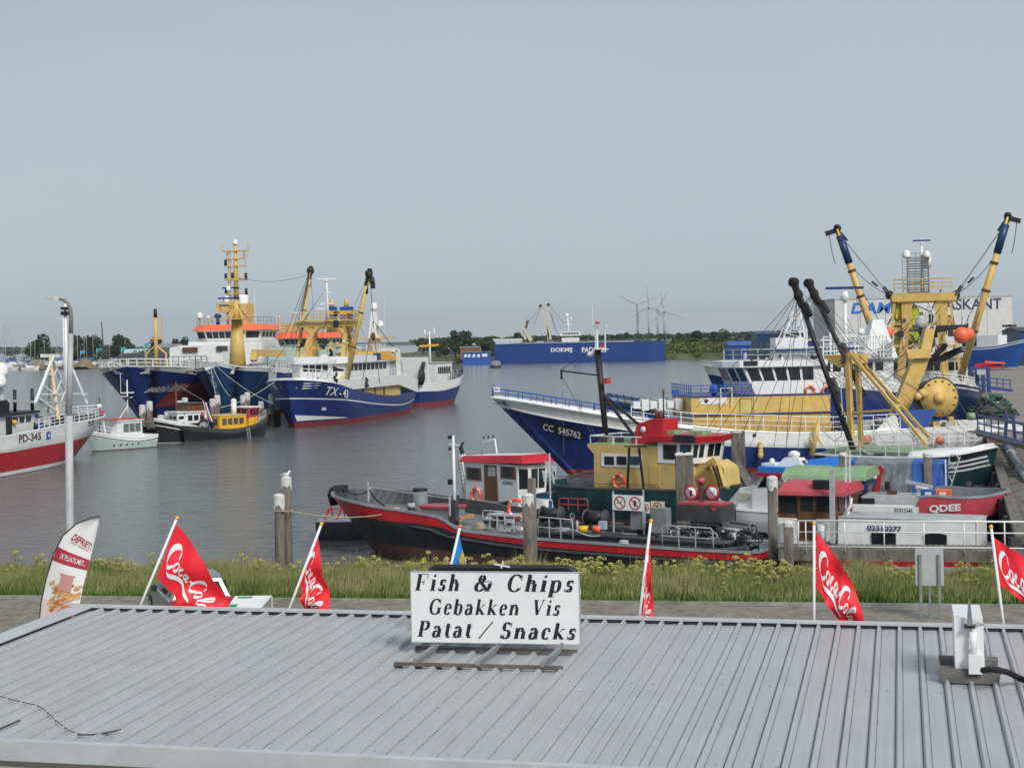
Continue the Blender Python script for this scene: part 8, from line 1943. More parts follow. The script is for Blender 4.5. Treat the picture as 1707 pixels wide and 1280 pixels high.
def blades(name, n, s0, s1, d0, d1, hf, wd, m, seed, label):
    rg = np.random.default_rng(seed); s = rg.uniform(s0, s1, n); dd = d0+(d1-d0)*rg.uniform(0, 1, n)**.9
    x = A_.x+dr.x*s+nr.x*dd; y = A_.y+dr.y*s+nr.y*dd; h = hf(s, dd)*rg.uniform(.6, 1.15, n)*(1+.18*np.sin(s*1.3)+.12*np.sin(s*3.7+1)); a = rg.uniform(0, 6.283, n); ln = rg.normal(.12, .16, n)*h; la = rg.uniform(0, 6.283, n)
    wx, wy = np.cos(a)*wd*.5, np.sin(a)*wd*.5; lx, ly = np.cos(la)*ln+.10*h, np.sin(la)*ln; z0 = np.full(n, ZQ)
    V = np.stack([np.stack([x-wx, y-wy, z0], 1), np.stack([x+wx, y+wy, z0], 1), np.stack([x+wx*.8+lx*.35, y+wy*.8+ly*.35, z0+h*.55], 1), np.stack([x-wx*.8+lx*.35, y-wy*.8+ly*.35, z0+h*.55], 1), np.stack([x+lx, y+ly, z0+h], 1)], 1).reshape(-1, 3)
    b0 = np.arange(n)*5; q = np.stack([b0, b0+1, b0+2, b0+3], 1); t3 = np.stack([b0+3, b0+2, b0+4], 1)
    me = bpy.data.meshes.new(name); me.vertices.add(n*5); me.vertices.foreach_set('co', V.ravel()); me.loops.add(n*7)
    li = np.concatenate([q, t3], 1).ravel(); me.loops.foreach_set('vertex_index', li); me.polygons.add(n*2)
    ls = np.stack([np.arange(n)*7, np.arange(n)*7+4], 1).ravel(); me.polygons.foreach_set('loop_start', ls); me.polygons.foreach_set('loop_total', np.tile([4, 3], n)); me.update(calc_edges=True); me.materials.append(m)
    o = bpy.data.objects.new(name, me); col.objects.link(o); return tag(o, label, 'grass', kind='stuff')
blades('tall_grass', 130000, -6, 42, .25, 4.3, lambda s, d: .34+.24*np.minimum(1, d/1.6), .022, gmat, 1, 'tall green and straw coloured grass along the bank')
blades('weeds', 26000, -6, 42, .1, 1.4, lambda s, d: .20+.16*d, .05, grassmat('low_weeds', [(.05,.10,.02), (.10,.17,.03), (.15,.22,.05)]), 2, 'low green weeds at the road edge of the bank')
blades('tall_stalks', 5200, -6, 42, .6, 4.3, lambda s, d: .86+.12*np.sin(s*2.1), .014, grassmat('straw_stalks', [(.30, .25, .13), (.22, .22, .08), (.40, .34, .22)]), 3, 'sparse tall straw coloured stalks above the bank grass')
hm = leafmat('umbel_head', (.44, .42, .14), .2, 3); stm = mat('umbel_stem', (.14, .18, .05), .7, .2)
def umbel(seed):
    rnd = random.Random(seed); o = empty('umbellifer'); b = M().mt(stm); hd = []
    H0 = rnd.uniform(.95, 1.25); b.tube([(0,0,0), (rnd.uniform(-.04,.04), 0, H0*.6), (rnd.uniform(-.08,.08), 0, H0)], .012, 4, .007); hd.append((rnd.uniform(-.08,.08), 0, H0, .105))
    for k in range(rnd.randint(2, 5)):
        a = rnd.uniform(0, 6.28); r = rnd.uniform(.12, .3); z = H0*rnd.uniform(.72, .98); p = (math.cos(a)*r, math.sin(a)*r, z); b.tube([(0, 0, z*.62), p], .008, 4, .005); hd.append((*p, rnd.uniform(.07, .10)))
    for k in range(5):
        a = rnd.uniform(0, 6.28); z = rnd.uniform(.15, .7)*H0; c, s_ = math.cos(a), math.sin(a); L_ = rnd.uniform(.12, .25)
        b.add([(0,0,z), (c*L_*.5-s_*.06, s_*L_*.5+c*.06, z+.06), (c*L_, s_*L_, z), (c*L_*.5+s_*.06, s_*L_*.5-c*.06, z+.05)], [(0,1,2,3)])
    b.build('stem', stm, o, fix=False); b = M().mt(hm)
    for x, y, z, r in hd:
        for k in range(26):
            u = rnd.uniform(-.35, 1); a = rnd.uniform(0, 6.28); q = math.sqrt(max(0, 1-u*u)); b.ball((x+r*q*math.cos(a), y+r*q*math.sin(a), z+r*u*.85), r*.26, n=5, m=3)
    b.build('flower_head', hm, o, fix=False); return o
pr = [umbel(i) for i in range(5)]; rnd = random.Random(99); cnt = 0
for i in range(285):
    s = rnd.choice([rnd.uniform(12, 30), rnd.uniform(12, 24), rnd.uniform(9, 40), rnd.uniform(-2, 40)]) if i > 20 else rnd.uniform(-5, 12); d = rnd.uniform(2.7, 4.4) if rnd.random() < .85 else rnd.uniform(1.2, 3)
    q = RL(s, d); o = pr[i] if i < 5 else copy_tree(pr[i % 5]); o.location = (q[0], q[1], ZQ-.06); o.rotation_euler.z = rnd.uniform(0, 6.28); k = rnd.uniform(.48, .74)*(1 if d > 2 else .8); o.scale = (k, k, k)
    tag(o, 'yellow green umbel flower plant standing in the bank grass', 'flower', 'umbel flowers along the bank')
# ================= KIOSK ROOF
Pc = W(150, 1017, 24.3); rd_ = ray(1500, 487).normalized(); e = Vector((rd_.y, -rd_.x, 0)).normalized(); rn = e.cross(rd_); rn = rn if rn.z > 0 else -rn
KR = Matrix((e, rd_, rn)).transposed().to_4x4(); KM = Matrix.Translation(Pc) @ KR; KI = KM.inverted()      # local: x along the far edge, y up the slope, z out of the roof
def RP(px, py, h=0.0):                # point h above the roof, in kiosk coordinates
    o_ = KI @ Vector((0,0,CH)); d = KI.to_3x3() @ ray(px, py); return o_+d*((h-o_.z)/d.z)
K = empty('snack_kiosk', (0,0,0), 0, 'snack kiosk under a ribbed pale grey metal roof filling the foreground', 'kiosk'); K.matrix_world = KM
rm_ = mat('roof_sheet', (.43, .445, .46), .42, .05, scale=.6, spec=.45)
tr_ = rm_.node_tree; bsd = tr_.nodes['Principled BSDF']; base = bsd.inputs['Base Color'].links[0].from_socket     # thin bird-lime flecks and dirt lines
tc = tr_.nodes.new('ShaderNodeTexCoord'); vo = tr_.nodes.new('ShaderNodeTexNoise'); vo.inputs['Scale'].default_value = 6; vo.inputs['Detail'].default_value = 8; vo.inputs['Roughness'].default_value = .75; tr_.links.new(tc.outputs['Object'], vo.inputs['Vector'])
cr = tr_.nodes.new('ShaderNodeValToRGB'); cr.color_ramp.elements[0].position = .69; cr.color_ramp.elements[0].color = (0,0,0,1); cr.color_ramp.elements[1].position = .73; mm = tr_.nodes.new('ShaderNodeMix'); mm.data_type = 'RGBA'; mm.inputs[7].default_value = (.6,.6,.58,1)
tr_.links.new(vo.outputs[0], cr.inputs[0]); tr_.links.new(cr.outputs[0], mm.inputs[0]); tr_.links.new(base, mm.inputs[6])
m2 = tr_.nodes.new('ShaderNodeMapping'); m2.inputs['Scale'].default_value = (22, .5, 1); tr_.links.new(tc.outputs['Object'], m2.inputs[0]); n2 = tr_.nodes.new('ShaderNodeTexNoise'); n2.inputs['Scale'].default_value = 1; n2.inputs['Detail'].default_value = 5; tr_.links.new(m2.outputs[0], n2.inputs['Vector'])
m3 = tr_.nodes.new('ShaderNodeMix'); m3.data_type = 'RGBA'; m3.blend_type = 'MULTIPLY'; m3.inputs[0].default_value = .28; c3 = tr_.nodes.new('ShaderNodeValToRGB'); c3.color_ramp.elements[0].position = .25; c3.color_ramp.elements[0].color = (.62,.6,.58,1); c3.color_ramp.elements[1].position = .6
tr_.links.new(n2.outputs[0], c3.inputs[0]); tr_.links.new(mm.outputs[2], m3.inputs[6]); tr_.links.new(c3.outputs[0], m3.inputs[7]); tr_.links.new(m3.outputs[2], bsd.inputs['Base Color'])
shade_dirt = mat('seam_shade_dirt', (.20, .205, .21), .8, .4, scale=2); yn = RP(0, 1238).y; LX = 18.5; pt = .268  # rib-foot strip colour: shade of the crease painted in, together with settled dirt
b = M(); prof = []
x = 0.0
while x < LX:
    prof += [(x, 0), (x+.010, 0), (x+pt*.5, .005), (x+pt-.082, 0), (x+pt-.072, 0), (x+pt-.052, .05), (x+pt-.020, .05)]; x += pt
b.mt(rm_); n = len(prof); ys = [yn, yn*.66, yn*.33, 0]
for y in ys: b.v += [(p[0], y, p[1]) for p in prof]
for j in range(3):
    for i in range(n-1): b.mt(shade_dirt if i % 7 in (0, 3) else rm_); b.f.append((j*n+i, j*n+i+1, (j+1)*n+i+1, (j+1)*n+i)); b.mi.append(b.k); b.smooth.append(False)
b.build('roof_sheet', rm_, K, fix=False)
flash = mat('flashing', (.50, .52, .54), .45, .1)
b = M().mt(flash); b.box((-.3, -.06, .052), (LX, .09, .080)); b.box((-.3, .06, -.2), (LX, .09, .052)); b.build('ridge_flashing', flash, K)
b = M().mt(black); b.box((.02, -.045, .0), (LX, -.035, .046)); b.build('ridge_shade_filler', black, K)  # black filler strip, also standing in for the shade beneath the ridge flashing
b = M().mt(flash); b.box((-.3, yn, .045), (.05, -.06, .06)); b.box((-.3, yn, -.2), (-.28, -.06, .045)); b.build('verge_flashing', flash, K)
b = M().mt(flash); b.box((-.6, yn-.09, -.11), (LX, yn+.012, .054)); b.box((-.6, yn-.11, -.15), (LX, yn-.09, .058))
for x_ in (4.3, 7.1, 12): b.box((x_, yn-.113, -.152), (x_+.012, yn-.088, .062))
b.build('eaves_gutter', flash, K)
b = M().mt(lgrey); b.cyl((-.6, yn-.2, -.22), (LX, yn-.2, -.22), .035, n=10); b.build('conduit', lgrey, K)
wallm = mat('kiosk_wall', (.5, .5, .47), .8, .1); b = M().mt(wallm); b.box((-.2, yn+.05, -3.6), (LX, -.1, -.14)); b.build('wall', wallm, K)
b = M().mt(grey); rnd = random.Random(17)
for k_ in range(int(LX/pt)):
    for y in (yn*.5, yn+.3): 
        if rnd.random() < (.75 if y > yn*.7 else .35): xx = k_*pt+.12+rnd.uniform(-.05, .05); yy = y+rnd.uniform(-.04, .04); b.box((xx-.012, yy, .004), (xx+.012, yy+.012, .009))
tag(b.build('screw_heads', grey, K), kind='stuff')
def kk(name, label, cat, px, py, group=None): o = empty(name, (0,0,0), 0, label, cat, group); q = RP(px, py); o.matrix_world = Matrix.Translation(KM @ q) @ KR; return o, q
# loose wire on the roof
o, q = kk('loose_wire', 'thin loose wire lying across the left part of the roof', 'wire', 60, 1190)
b = M().mt(dgrey); b.tube([RP(px, py, .045)-q for px, py in ((-20, 1155), (0, 1160), (30, 1168), (62, 1175), (75, 1183), (95, 1202), (115, 1217), (140, 1225), (170, 1221), (202, 1215))], .006, 5); b.tube([RP(px, py, .045)-q for px, py in ((130, 1224), (160, 1224), (196, 1217))], .009, 5); b.tube([RP(px, py, .045)-q for px, py in ((0, 1214), (33, 1200))], .012, 5); b.build('wire', dgrey, o)
# ---- serif lettering
HR = .045
GL = {'F': (.62, 's.16,.0,.16,.68 h.02,.0,.32 h.02,.66,.56 v.54,.50,.67 h.16,.345,.42 v.40,.25,.45'), 'i': (.31, 's.16,.02,.16,.45 h.03,.44,.2 h.04,.0,.30 d.17,.62'), 's': (.40, 'a.20,.345,.11,.10,20,275 a.20,.125,.12,.11,95,-160 v.33,.32,.46 v.04,.0,.15'), 'h': (.54, 's.13,.0,.13,.68 h.02,.67,.16 h.02,.0,.24 a.26,.30,.13,.15,170,0 s.40,.02,.40,.32 h.31,.0,.52'),
 '&': (.80, 'a.30,.52,.13,.14,-60,260 s.24,.44,.58,.04 a.27,.19,.20,.18,100,330 a.50,.26,.22,.25,-60,20 h.48,.40,.74 h.50,.0,.72'), 'C': (.70, 'a.36,.34,.29,.34,40,320 v.59,.45,.68 v.60,.06,.18'), 'p': (.55, 's.13,-.22,.13,.44 h.02,.43,.16 h.02,-.22,.26 a.28,.22,.19,.23,160,-160'), 'G': (.74, 'a.36,.34,.29,.34,40,315 v.59,.46,.68 s.57,.03,.57,.28 h.46,.27,.70'),
 'e': (.44, 'a.22,.23,.17,.23,5,320 h.08,.245,.37'), 'b': (.52, 's.12,.02,.12,.68 h.02,.67,.15 a.27,.22,.18,.23,160,-170'), 'a': (.48, 'a.20,.33,.14,.12,10,165 s.34,.04,.34,.35 a.19,.13,.14,.13,60,330 h.31,.0,.46'), 'k': (.55, 's.13,.0,.13,.68 h.02,.67,.16 h.02,.0,.24 l.15,.20,.40,.42 s.22,.26,.42,.03 h.34,.43,.50 h.33,.0,.54'), 'n': (.56, 's.13,.0,.13,.44 h.02,.43,.16 h.02,.0,.24 a.27,.30,.14,.15,170,0 s.42,.02,.42,.32 h.33,.0,.54'),
 'V': (.68, 's.16,.66,.34,.02 l.34,.02,.56,.66 h.03,.66,.30 h.46,.66,.66'), 'P': (.62, 's.16,.0,.16,.68 h.02,.0,.32 h.02,.66,.34 a.30,.49,.21,.175,95,-95 h.16,.315,.32'), 't': (.36, 's.16,.08,.16,.58 h.04,.43,.32 a.24,.10,.09,.10,180,330'), '/': (.34, 'l.02,-.06,.30,.70'), 'S': (.56, 'a.28,.51,.17,.165,30,270 a.28,.18,.19,.17,95,-165 v.46,.50,.68 v.07,.0,.2'), 'c': (.44, 'a.23,.23,.18,.23,50,315 d.34,.36')}
def word(b, txt, x0, x1, y0, cap, fn, sh_=.24, th=.115):
    ws = [GL[c][0]+.09 for c in txt]; tot = sum(ws)-.09; kx = (x1-x0)/tot; ky = cap/.68; X = 0; zc = [0.0]
    def P(x, y): 
        xx = X+x+sh_*y; return fn(x0+(xx-sh_*.2)*kx, y0+y*ky, zc[0])
    def quad(pts): zc[0] = (zc[0]+.00004) % .002; b.add([P(*p) for p in pts], [tuple(range(len(pts)))])
    for c in txt:
        for tok in GL[c][1].split():
            v = [float(t_) for t_ in tok[1:].split(',')]; k = tok[0]
            if k in 'sl':
                x_, y_, X_, Y_ = v; w_ = th if k == 's' else .05
                quad([(x_-w_/2, y_), (x_+w_/2, y_), (X_+w_/2, Y_), (X_-w_/2, Y_)])
            elif k == 'h': quad([(v[0], v[1]-.0), (v[2], v[1]), (v[2], v[1]+.028), (v[0], v[1]+.028)])
            elif k == 'v': quad([(v[0]-.02, v[1]), (v[0]+.02, v[1]), (v[0]+.012, v[2]), (v[0]-.012, v[2])])
            elif k == 'd': quad([(v[0]+.062*math.cos(t_*.785), v[1]+.062*math.sin(t_*.785)) for t_ in range(8)])
            else:
                cx, cy, rx, ry, a0, a1 = v; n = max(6, int(abs(a1-a0)/14)); pts = []
                for i in range(n+1):
                    a = math.radians(a0+(a1-a0)*i/n); w_ = HR+(th-HR)*abs(math.cos(a))**1.2; pts.append(((cx+(rx-w_/2*.6+.0)*math.cos(a), cy+ry*math.sin(a)), (math.cos(a)*w_/2, math.sin(a)*w_/2)))
                for (p, o1), (q, o2) in zip(pts, pts[1:]): quad([(p[0]-o1[0], p[1]-o1[1]), (p[0]+o1[0], p[1]+o1[1]), (q[0]+o2[0], q[1]+o2[1]), (q[0]-o2[0], q[1]-o2[1])])
        X += GL[c][0]+.09
# ---- sign board
SY = 20.4
a, c, d0 = W(684, 953, SY+.2), W(964, 957, SY-.2), W(687, 1069, SY+.2)
sg = empty('sign_board', d0, math.atan2(c.y-a.y, c.x-a.x), 'white sign reading Fish & Chips, Gebakken Vis, Patat / Snacks, standing on the kiosk roof', 'sign'); sw = (c-a).length; shh = (a-d0).length
b = M().mt(cleanwhite); b.box((0, 0, 0), (sw, .05, shh)); b.build('panel', cleanwhite, sg)
b = M().mt(lgrey); b.box((-.008, -.006, -.008), (sw+.008, .056, 0)); b.box((-.008, -.006, shh), (sw+.008, .056, shh+.008)); b.box((-.008, -.006, 0), (0, .056, shh)); b.box((sw, -.006, 0), (sw+.008, .056, shh)); b.build('frame', lgrey, sg)
ink = mat('sign_ink', (.012, .011, .02), .6, .2);
sf = lambda x, y, z: (x, -.004-z, y)
ux_ = lambda px: (px-684)/281*sw
for t_, p0, p1, by, cp in (('Fish', 691, 767, .735, .235), ('&', 790, 822, .735, .225), ('Chips', 845, 957, .735, .235), ('Gebakken', 713, 866, .40, .215), ('Vis', 886, 934, .40, .215), ('Patat', 694, 786, .075, .225), ('/', 799, 817, .075, .22), ('Snacks', 832, 959, .065, .225)):
    b = M().mt(ink); word(b, t_, ux_(p0), ux_(p1), by*shh, cp*shh, sf, th=.165 if t_ not in ('Gebakken', 'Vis') else .155)
    b.build('lettering', ink, sg, fix=False)
# feet of the sign on the roof
fr = empty('sign_feet', (0,0,0), 0); bpy.data.objects.remove(fr)
inv = (Matrix.Translation(sg.location) @ Matrix.Rotation(sg.rotation_euler.z, 4, 'Z')).inverted(); s2 = lambda px, py, h: inv @ (KM @ RP(px, py, h))
b = M().mt(steel)
for (p0, p1) in (((726, 1077), (692, 1102)), ((828, 1079), (795, 1106)), ((932, 1083), (903, 1108))): b.bar(s2(*p0, .12), s2(*p1, .10), .055)
for (p0, p1) in (((727, 1077), 0), ((829, 1079), 0), ((934, 1082), 0)): q = s2(*p0, .12); b.bar(q, (q.x+.02, .03, 0.02), .04)
b.build('support_arm', steel, sg)
rb_ = mat('rusty_rail', (.16, .13, .12), .8, .3); b = M().mt(rb_); b.bar(s2(693, 1079, .06), s2(962, 1086, .06), .045); b.bar(s2(658, 1106, .06), s2(938, 1113, .06), .045)
for px in range(668, 935, 33): b.bar(s2(px, 1106+(px-658)*.025, .01), s2(px, 1106+(px-658)*.025, .06), .05)
b.build('base_rail', rb_, sg)
# black rounded lamp frame behind the sign
o = empty('rounded_frame', W(838, 1010, 21.6), sg.rotation_euler.z, 'black rounded frame showing above and behind the white sign board', 'frame'); b = M().mt(black); w_, h_ = 1.02, .52
pts = []
for cx, cz, a0 in ((w_-.16, h_-.12, 0), (-w_+.16, h_-.12, 90), (-w_+.16, -h_+.12, 180), (w_-.16, -h_+.12, 270)):
    for k in range(7): a_ = math.radians(a0+k*15); pts.append((cx+.16*math.cos(a_), 0, cz+.12*math.sin(a_)))
pts.append(pts[0]); b.tube(pts, .045, 8, cap=False); b.build('rim', black, o); b = M().mt(dgrey); b.box((-w_+.1, -.01, -h_+.06), (w_-.1, .01, h_-.04)); b.build('panel', dgrey, o)
b = M().mt(cleanwhite); b.bar((-.1, -.05, h_+.06), (.12, -.05, h_+.02), .02); b.bar((0, -.05, h_), (.03, -.05, h_+.1), .02); b.tube([(w_-.05, 0, h_-.02), (w_+.03, 0, h_-.18), (w_+.05, 0, h_-.35)], .008, 5); b.build('white_clip', cleanwhite, o)
# ---- flags
FY = lambda px: 24.3-.2445*((px-150)/1557*13.2)+.25
redc = mat('red_flag_cloth', (.82, .012, .03), .6, .05); whitec = mat('white_print', (.8, .8, .8), .6, .03)
SCR = [[(0, .60), (-.10, .95), (-.30, 1.05), (-.58, .80), (-.68, .35), (-.55, .0), (-.28, -.05), (-.05, .15)], [(.28, .42), (.12, .45), (.02, .22), (.10, .02), (.25, .02), (.34, .22), (.28, .42), (.45, .34)], [(.72, .36), (.62, .45), (.50, .28), (.52, .06), (.66, .0), (.80, .14)], [(1.16, .40), (1.02, .45), (.90, .22), (.97, .03), (1.10, .10), (1.20, .42), (1.16, .12), (1.26, .02), (1.36, .14)], [(1.42, .25), (1.58, .30)], [(2.24, .62), (2.14, .95), (1.94, 1.02), (1.70, .78), (1.62, .35), (1.72, .0), (1.98, -.05), (2.2, .15)], [(2.50, .42), (2.36, .44), (2.27, .22), (2.34, .02), (2.48, .02), (2.57, .22), (2.50, .42), (2.64, .35)], [(2.72, .1), (2.96, .82), (2.90, 1.02), (2.78, .85), (2.76, .2), (2.86, .0), (2.98, .14)], [(3.26, .40), (3.12, .45), (3.02, .22), (3.08, .03), (3.20, .10), (3.30, .42), (3.26, .12), (3.36, .02), (3.46, .12)], [(-.45, -.12), (-.1, -.32), (.5, -.22), (1.1, -.18), (1.7, -.32), (2.5, -.40)]]
def catm(p, k=5):
    o = []
    for i in range(len(p)-1):
        a, b_, c, d = p[max(0, i-1)], p[i], p[i+1], p[min(len(p)-1, i+2)]
        for j in range(k):
            t = j/k; o.append(tuple(.5*((2*b_[m])+(c[m]-a[m])*t+(2*a[m]-5*b_[m]+4*c[m]-d[m])*t*t+(3*b_[m]-a[m]-3*c[m]+d[m])*t**3) for m in (0, 1)))
    o.append(p[-1]); return o
def flag(px_t, px_b, corners, label, amp=.07, ph=0, script=True, m=None, bulge=0, group='red flags along the kiosk', top=None, su=(.06, .95), sv=.52):
    Y = FY(px_b[0]); p0, p1 = W(*px_t, Y), W(*px_b, Y); o = empty('flag', p1, 0, label, 'flag', group)
    d = (p1-p0).normalized(); b = M().mt(cleanwhite); b.cyl(p0-p1, d*.9, .02, n=8); b.build('pole', cleanwhite, o); b = M().mt(yellow if not top else top); b.ball(p0-p1, .03); b.build('finial', yellow, o)
    TL, BL, TR, BR = [W(x, y, Y)-p1 for x, y in corners]
    def f(u, v, off=0):
        a = TL.lerp(TR, u); c = BL.lerp(BR, u); q = a.lerp(c, v); q = q+Vector((bulge*math.sin(math.pi*u)*(1-v), 0, bulge*.6*math.sin(math.pi*u)*(1-v))); w_ = amp*u**.5*(math.sin(9*u+5*v+ph)+.5*math.sin(17*u-6*v+ph*2)); q.y += w_+off; q.x += .25*w_; q.z -= .04*math.sin(math.pi*u)*math.sin(7*v+ph); return q
    mm_ = m or redc; b = M().mt(mm_); nu, nv = 26, 14
    b.v = [tuple(f(i/nu, j/nv)) for i in range(nu+1) for j in range(nv+1)]
    for i in range(nu):
        for j in range(nv): b.f.append((i*(nv+1)+j, (i+1)*(nv+1)+j, (i+1)*(nv+1)+j+1, i*(nv+1)+j+1)); b.mi.append(0); b.smooth.append(True)
    cl = b.build('cloth', mm_, o, fix=False)
    if script:
        b = M().mt(whitec); zc = .006
        for st in SCR:
            pts = catm(st, 5); pts = [(su[0]+(x+.7)/4.25*(su[1]-su[0]), sv-(y-.35)*.42) for x, y in pts]; nb = (.015, .032); n_ = len(pts)
            for i in range(n_-1):
                (x, y), (X_, Y_) = pts[i], pts[i+1]; k = 1.25 if st is SCR[0] or st is SCR[5] or st is SCR[9] else .9; k *= .45+.55*math.sin(math.pi*min(1, (i+.5)/n_*1.0)); zc += .00004
                for s_ in (-1, 1): b.add([f(x-nb[0]*k, y-nb[1]*k, s_*zc), f(x+nb[0]*k, y+nb[1]*k, s_*zc), f(X_+nb[0]*k, Y_+nb[1]*k, s_*zc), f(X_-nb[0]*k, Y_-nb[1]*k, s_*zc)], [(0,1,2,3)])
        b.build('script_lettering', whitec, cl, fix=False)
    return o, f
flag((295, 863), (231, 1016), ((293, 873), (262, 962), (384, 1022), (322, 1026)), 'large red flag with white script leaning left, beside the silver car', bulge=.06)
flag((536, 873), (480, 1020), ((529, 890), (499, 965), (553, 1028), (508, 1030)), 'narrow folded red flag on a leaning pole, second from the left', .09, 1.5, bulge=.0)
flag((1085, 868), (1066, 1026), ((1083, 886), (1069, 1000), (1089, 1040), (1071, 1045)), 'tightly furled red flag right of the sign board', .05, .7)
flag((1357, 872), (1357, 1034), ((1361, 886), (1361, 979), (1444, 1044), (1408, 1048)), 'red flag on an upright pole before the house boat', .07, 2.2, bulge=.1)
flag((1652, 878), (1673, 1042), ((1656, 895), (1665, 974), (1765, 968), (1760, 1050)), 'red flag leaving the right edge of the picture', .06, 3.2)
bc = mat('blue_flag_cloth', (.01, .22, .62), .6, .1); yc = mat('yellow_flag_cloth', (.8, .55, .05), .6, .1)
o, f = flag((767, 877), (750, 950), ((765, 892), (750, 950), (788, 985), (776, 990)), 'small blue and yellow flag with orange knob rising behind the sign board', .03, .4, False, bc, 0, None, orange)
b = M().mt(yc)
for j in range(8): b.add([f(.22, j/8*.4, -.012), f(.8, j/8*.4, -.012), f(.8, (j+1)/8*.4, -.012), f(.30, (j+1)/8*.4, -.012)], [(0,1,2,3)])
b.build('yellow_band', yc, o, fix=False)
# ---- feather banner
BY = 26.0; bq = W(66, 1060, BY); o = empty('feather_banner', (bq.x, BY, ZQ), 0, 'white feather banner with a red band and a picture of fries, at far left', 'banner')
Lf = [(64, 1075), (64, 1045), (68, 1005), (77, 965), (90, 925), (107, 892), (130, 872), (155, 862), (168, 860)]; Rt = [(126, 1075), (129, 1045), (133, 1010), (139, 975), (146, 945), (152, 920), (158, 897), (164, 876), (168.3, 860)]
def bf(t, s, off=0):
    t = max(0, min(.9999, t))*(len(Lf)-1); i = int(t); fr_ = t-i; l = Vector(Lf[i]).lerp(Vector(Lf[i+1]), fr_); r = Vector(Rt[i]).lerp(Vector(Rt[i+1]), fr_); p = l.lerp(r, s); q = W(p.x, p.y, BY)-o.location; q.y += .05*math.sin(s*4+t*.8)+off; return q
b = M().mt(whitec); nu, nv = 32, 8; b.v = [tuple(bf(i/nu, j/nv)) for i in range(nu+1) for j in range(nv+1)]
for i in range(nu):
    for j in range(nv): b.f.append((i*(nv+1)+j, (i+1)*(nv+1)+j, (i+1)*(nv+1)+j+1, i*(nv+1)+j+1)); b.mi.append(0); b.smooth.append(True)
cl = b.build('cloth', whitec, o, fix=False)
crim = mat('crimson_print', (.45, .03, .06), .6, .1)
def patch(t0, t1, s0, s1, m, nm, off=-.008):
    b = M().mt(m)
    for i in range(8): b.add([bf(t0+(t1-t0)*0, s0+(s1-s0)*i/8, off), bf(t0, s0+(s1-s0)*(i+1)/8, off), bf(t1, s0+(s1-s0)*(i+1)/8, off), bf(t1, s0+(s1-s0)*i/8, off)], [(0,1,2,3)])
    return b.build(nm, m, cl, fix=False)
patch(.475, .555, .0, 1.0, crim, 'red_band'); patch(0, .27, 0, 1, mat('pink_print', (.72, .55, .55), .6, .1), 'pink_print', -.006)
mapb = lambda t0, s0, kt, ks: (lambda u, v: bf(t0+v*kt, s0+u*ks, -.014))
letters('banner_lettering', 'DEFRIET!', crim, cl, mapb(.66, .60, 1, 1), .70, .055, .02); letters('banner_lettering', '3X PLUATS MET...', whitec, cl, mapb(.515, .55, 1, 1), .74, .036, .01); letters('banner_lettering', 'FRIET SNACKS', crim, cl, mapb(.618, .6, 1, 1), .6, .014, .0)
fm_ = [mat('fries_print_%s' % n_, c_, .6, .15) for n_, c_ in (('gold', (.75, .32, .08)), ('orange', (.62, .17, .04)), ('pale', (.8, .48, .2)))]; rnd = random.Random(23)
for k_, m_ in enumerate(fm_):
    b = M().mt(m_)
    for i in range(26):
        t = rnd.uniform(.07, .36); s_ = rnd.uniform(.12, .95)*(1 if t < .3 else .9); a_ = rnd.uniform(.2, .9); L_ = rnd.uniform(.12, .24); z = -.010-.0006*i-.0002*k_; dt, ds = math.sin(a_)*L_*.16, math.cos(a_)*L_
        b.add([bf(t, s_, z), bf(t+.012, s_-.03, z), bf(t+dt+.012, min(1, s_+ds)-.03, z), bf(t+dt, min(1, s_+ds), z)], [(0,1,2,3)])
    b.build('fries_print', m_, cl, fix=False)
patch(.33, .43, .38, .72, mat('cup_print', (.6, .3, .28), .6, .1), 'cup_print', -.03); patch(.425, .45, .34, .76, cleanwhite, 'cup_rim_print', -.032)
b = M().mt(dgrey); b.tube([(bf(i/16, 0)+Vector((-.01,0,0))) for i in range(17)], .012, 6); q = bf(0, 0); b.cyl(q, (q.x, q.y, 0), .018); b.box((q.x-.3, -.2, 0), (q.x+.4, .3, .05)); b.build('pole', dgrey, o)
# ---- street lamp
LYd = 37.0; lb0 = W(114, 900, LYd); o = empty('street_lamp', (lb0.x, LYd, ZQ), 0, 'tall grey street lamp post with curved arm at left', 'street lamp'); q = lambda px, py: W(px, py, LYd)-o.location
b = M().mt(lgrey); b.tube([(0, 0, 0), q(115, 693)], .095, 14, .088); b.tube([q(115, 693), q(118, 556)], .07, 14, .062); b.build('post', lgrey, o)
b = M().mt(mat('lamp_arm_grey', (.25, .24, .225), .5, .2)); b.tube([q(118, 556), q(118.5, 530), q(117.5, 516), q(113, 505), q(107, 500), q(98, 498.5)], .05, 10, .035); arm_ = b.build('arm', grey, o)
b = M().mt(lgrey); b.loft([[(p.x, -.02+dy, p.z+dz) for dy, dz in ((-w_, -.03), (w_, -.03), (w_*.7, t_), (-w_*.7, t_))] for p, w_, t_ in ((q(99, 498.5), .05, .03), (q(92, 497.5), .12, .04), (q(75, 497.5), .03, .01))]); b.build('lamp_head', lgrey, arm_)
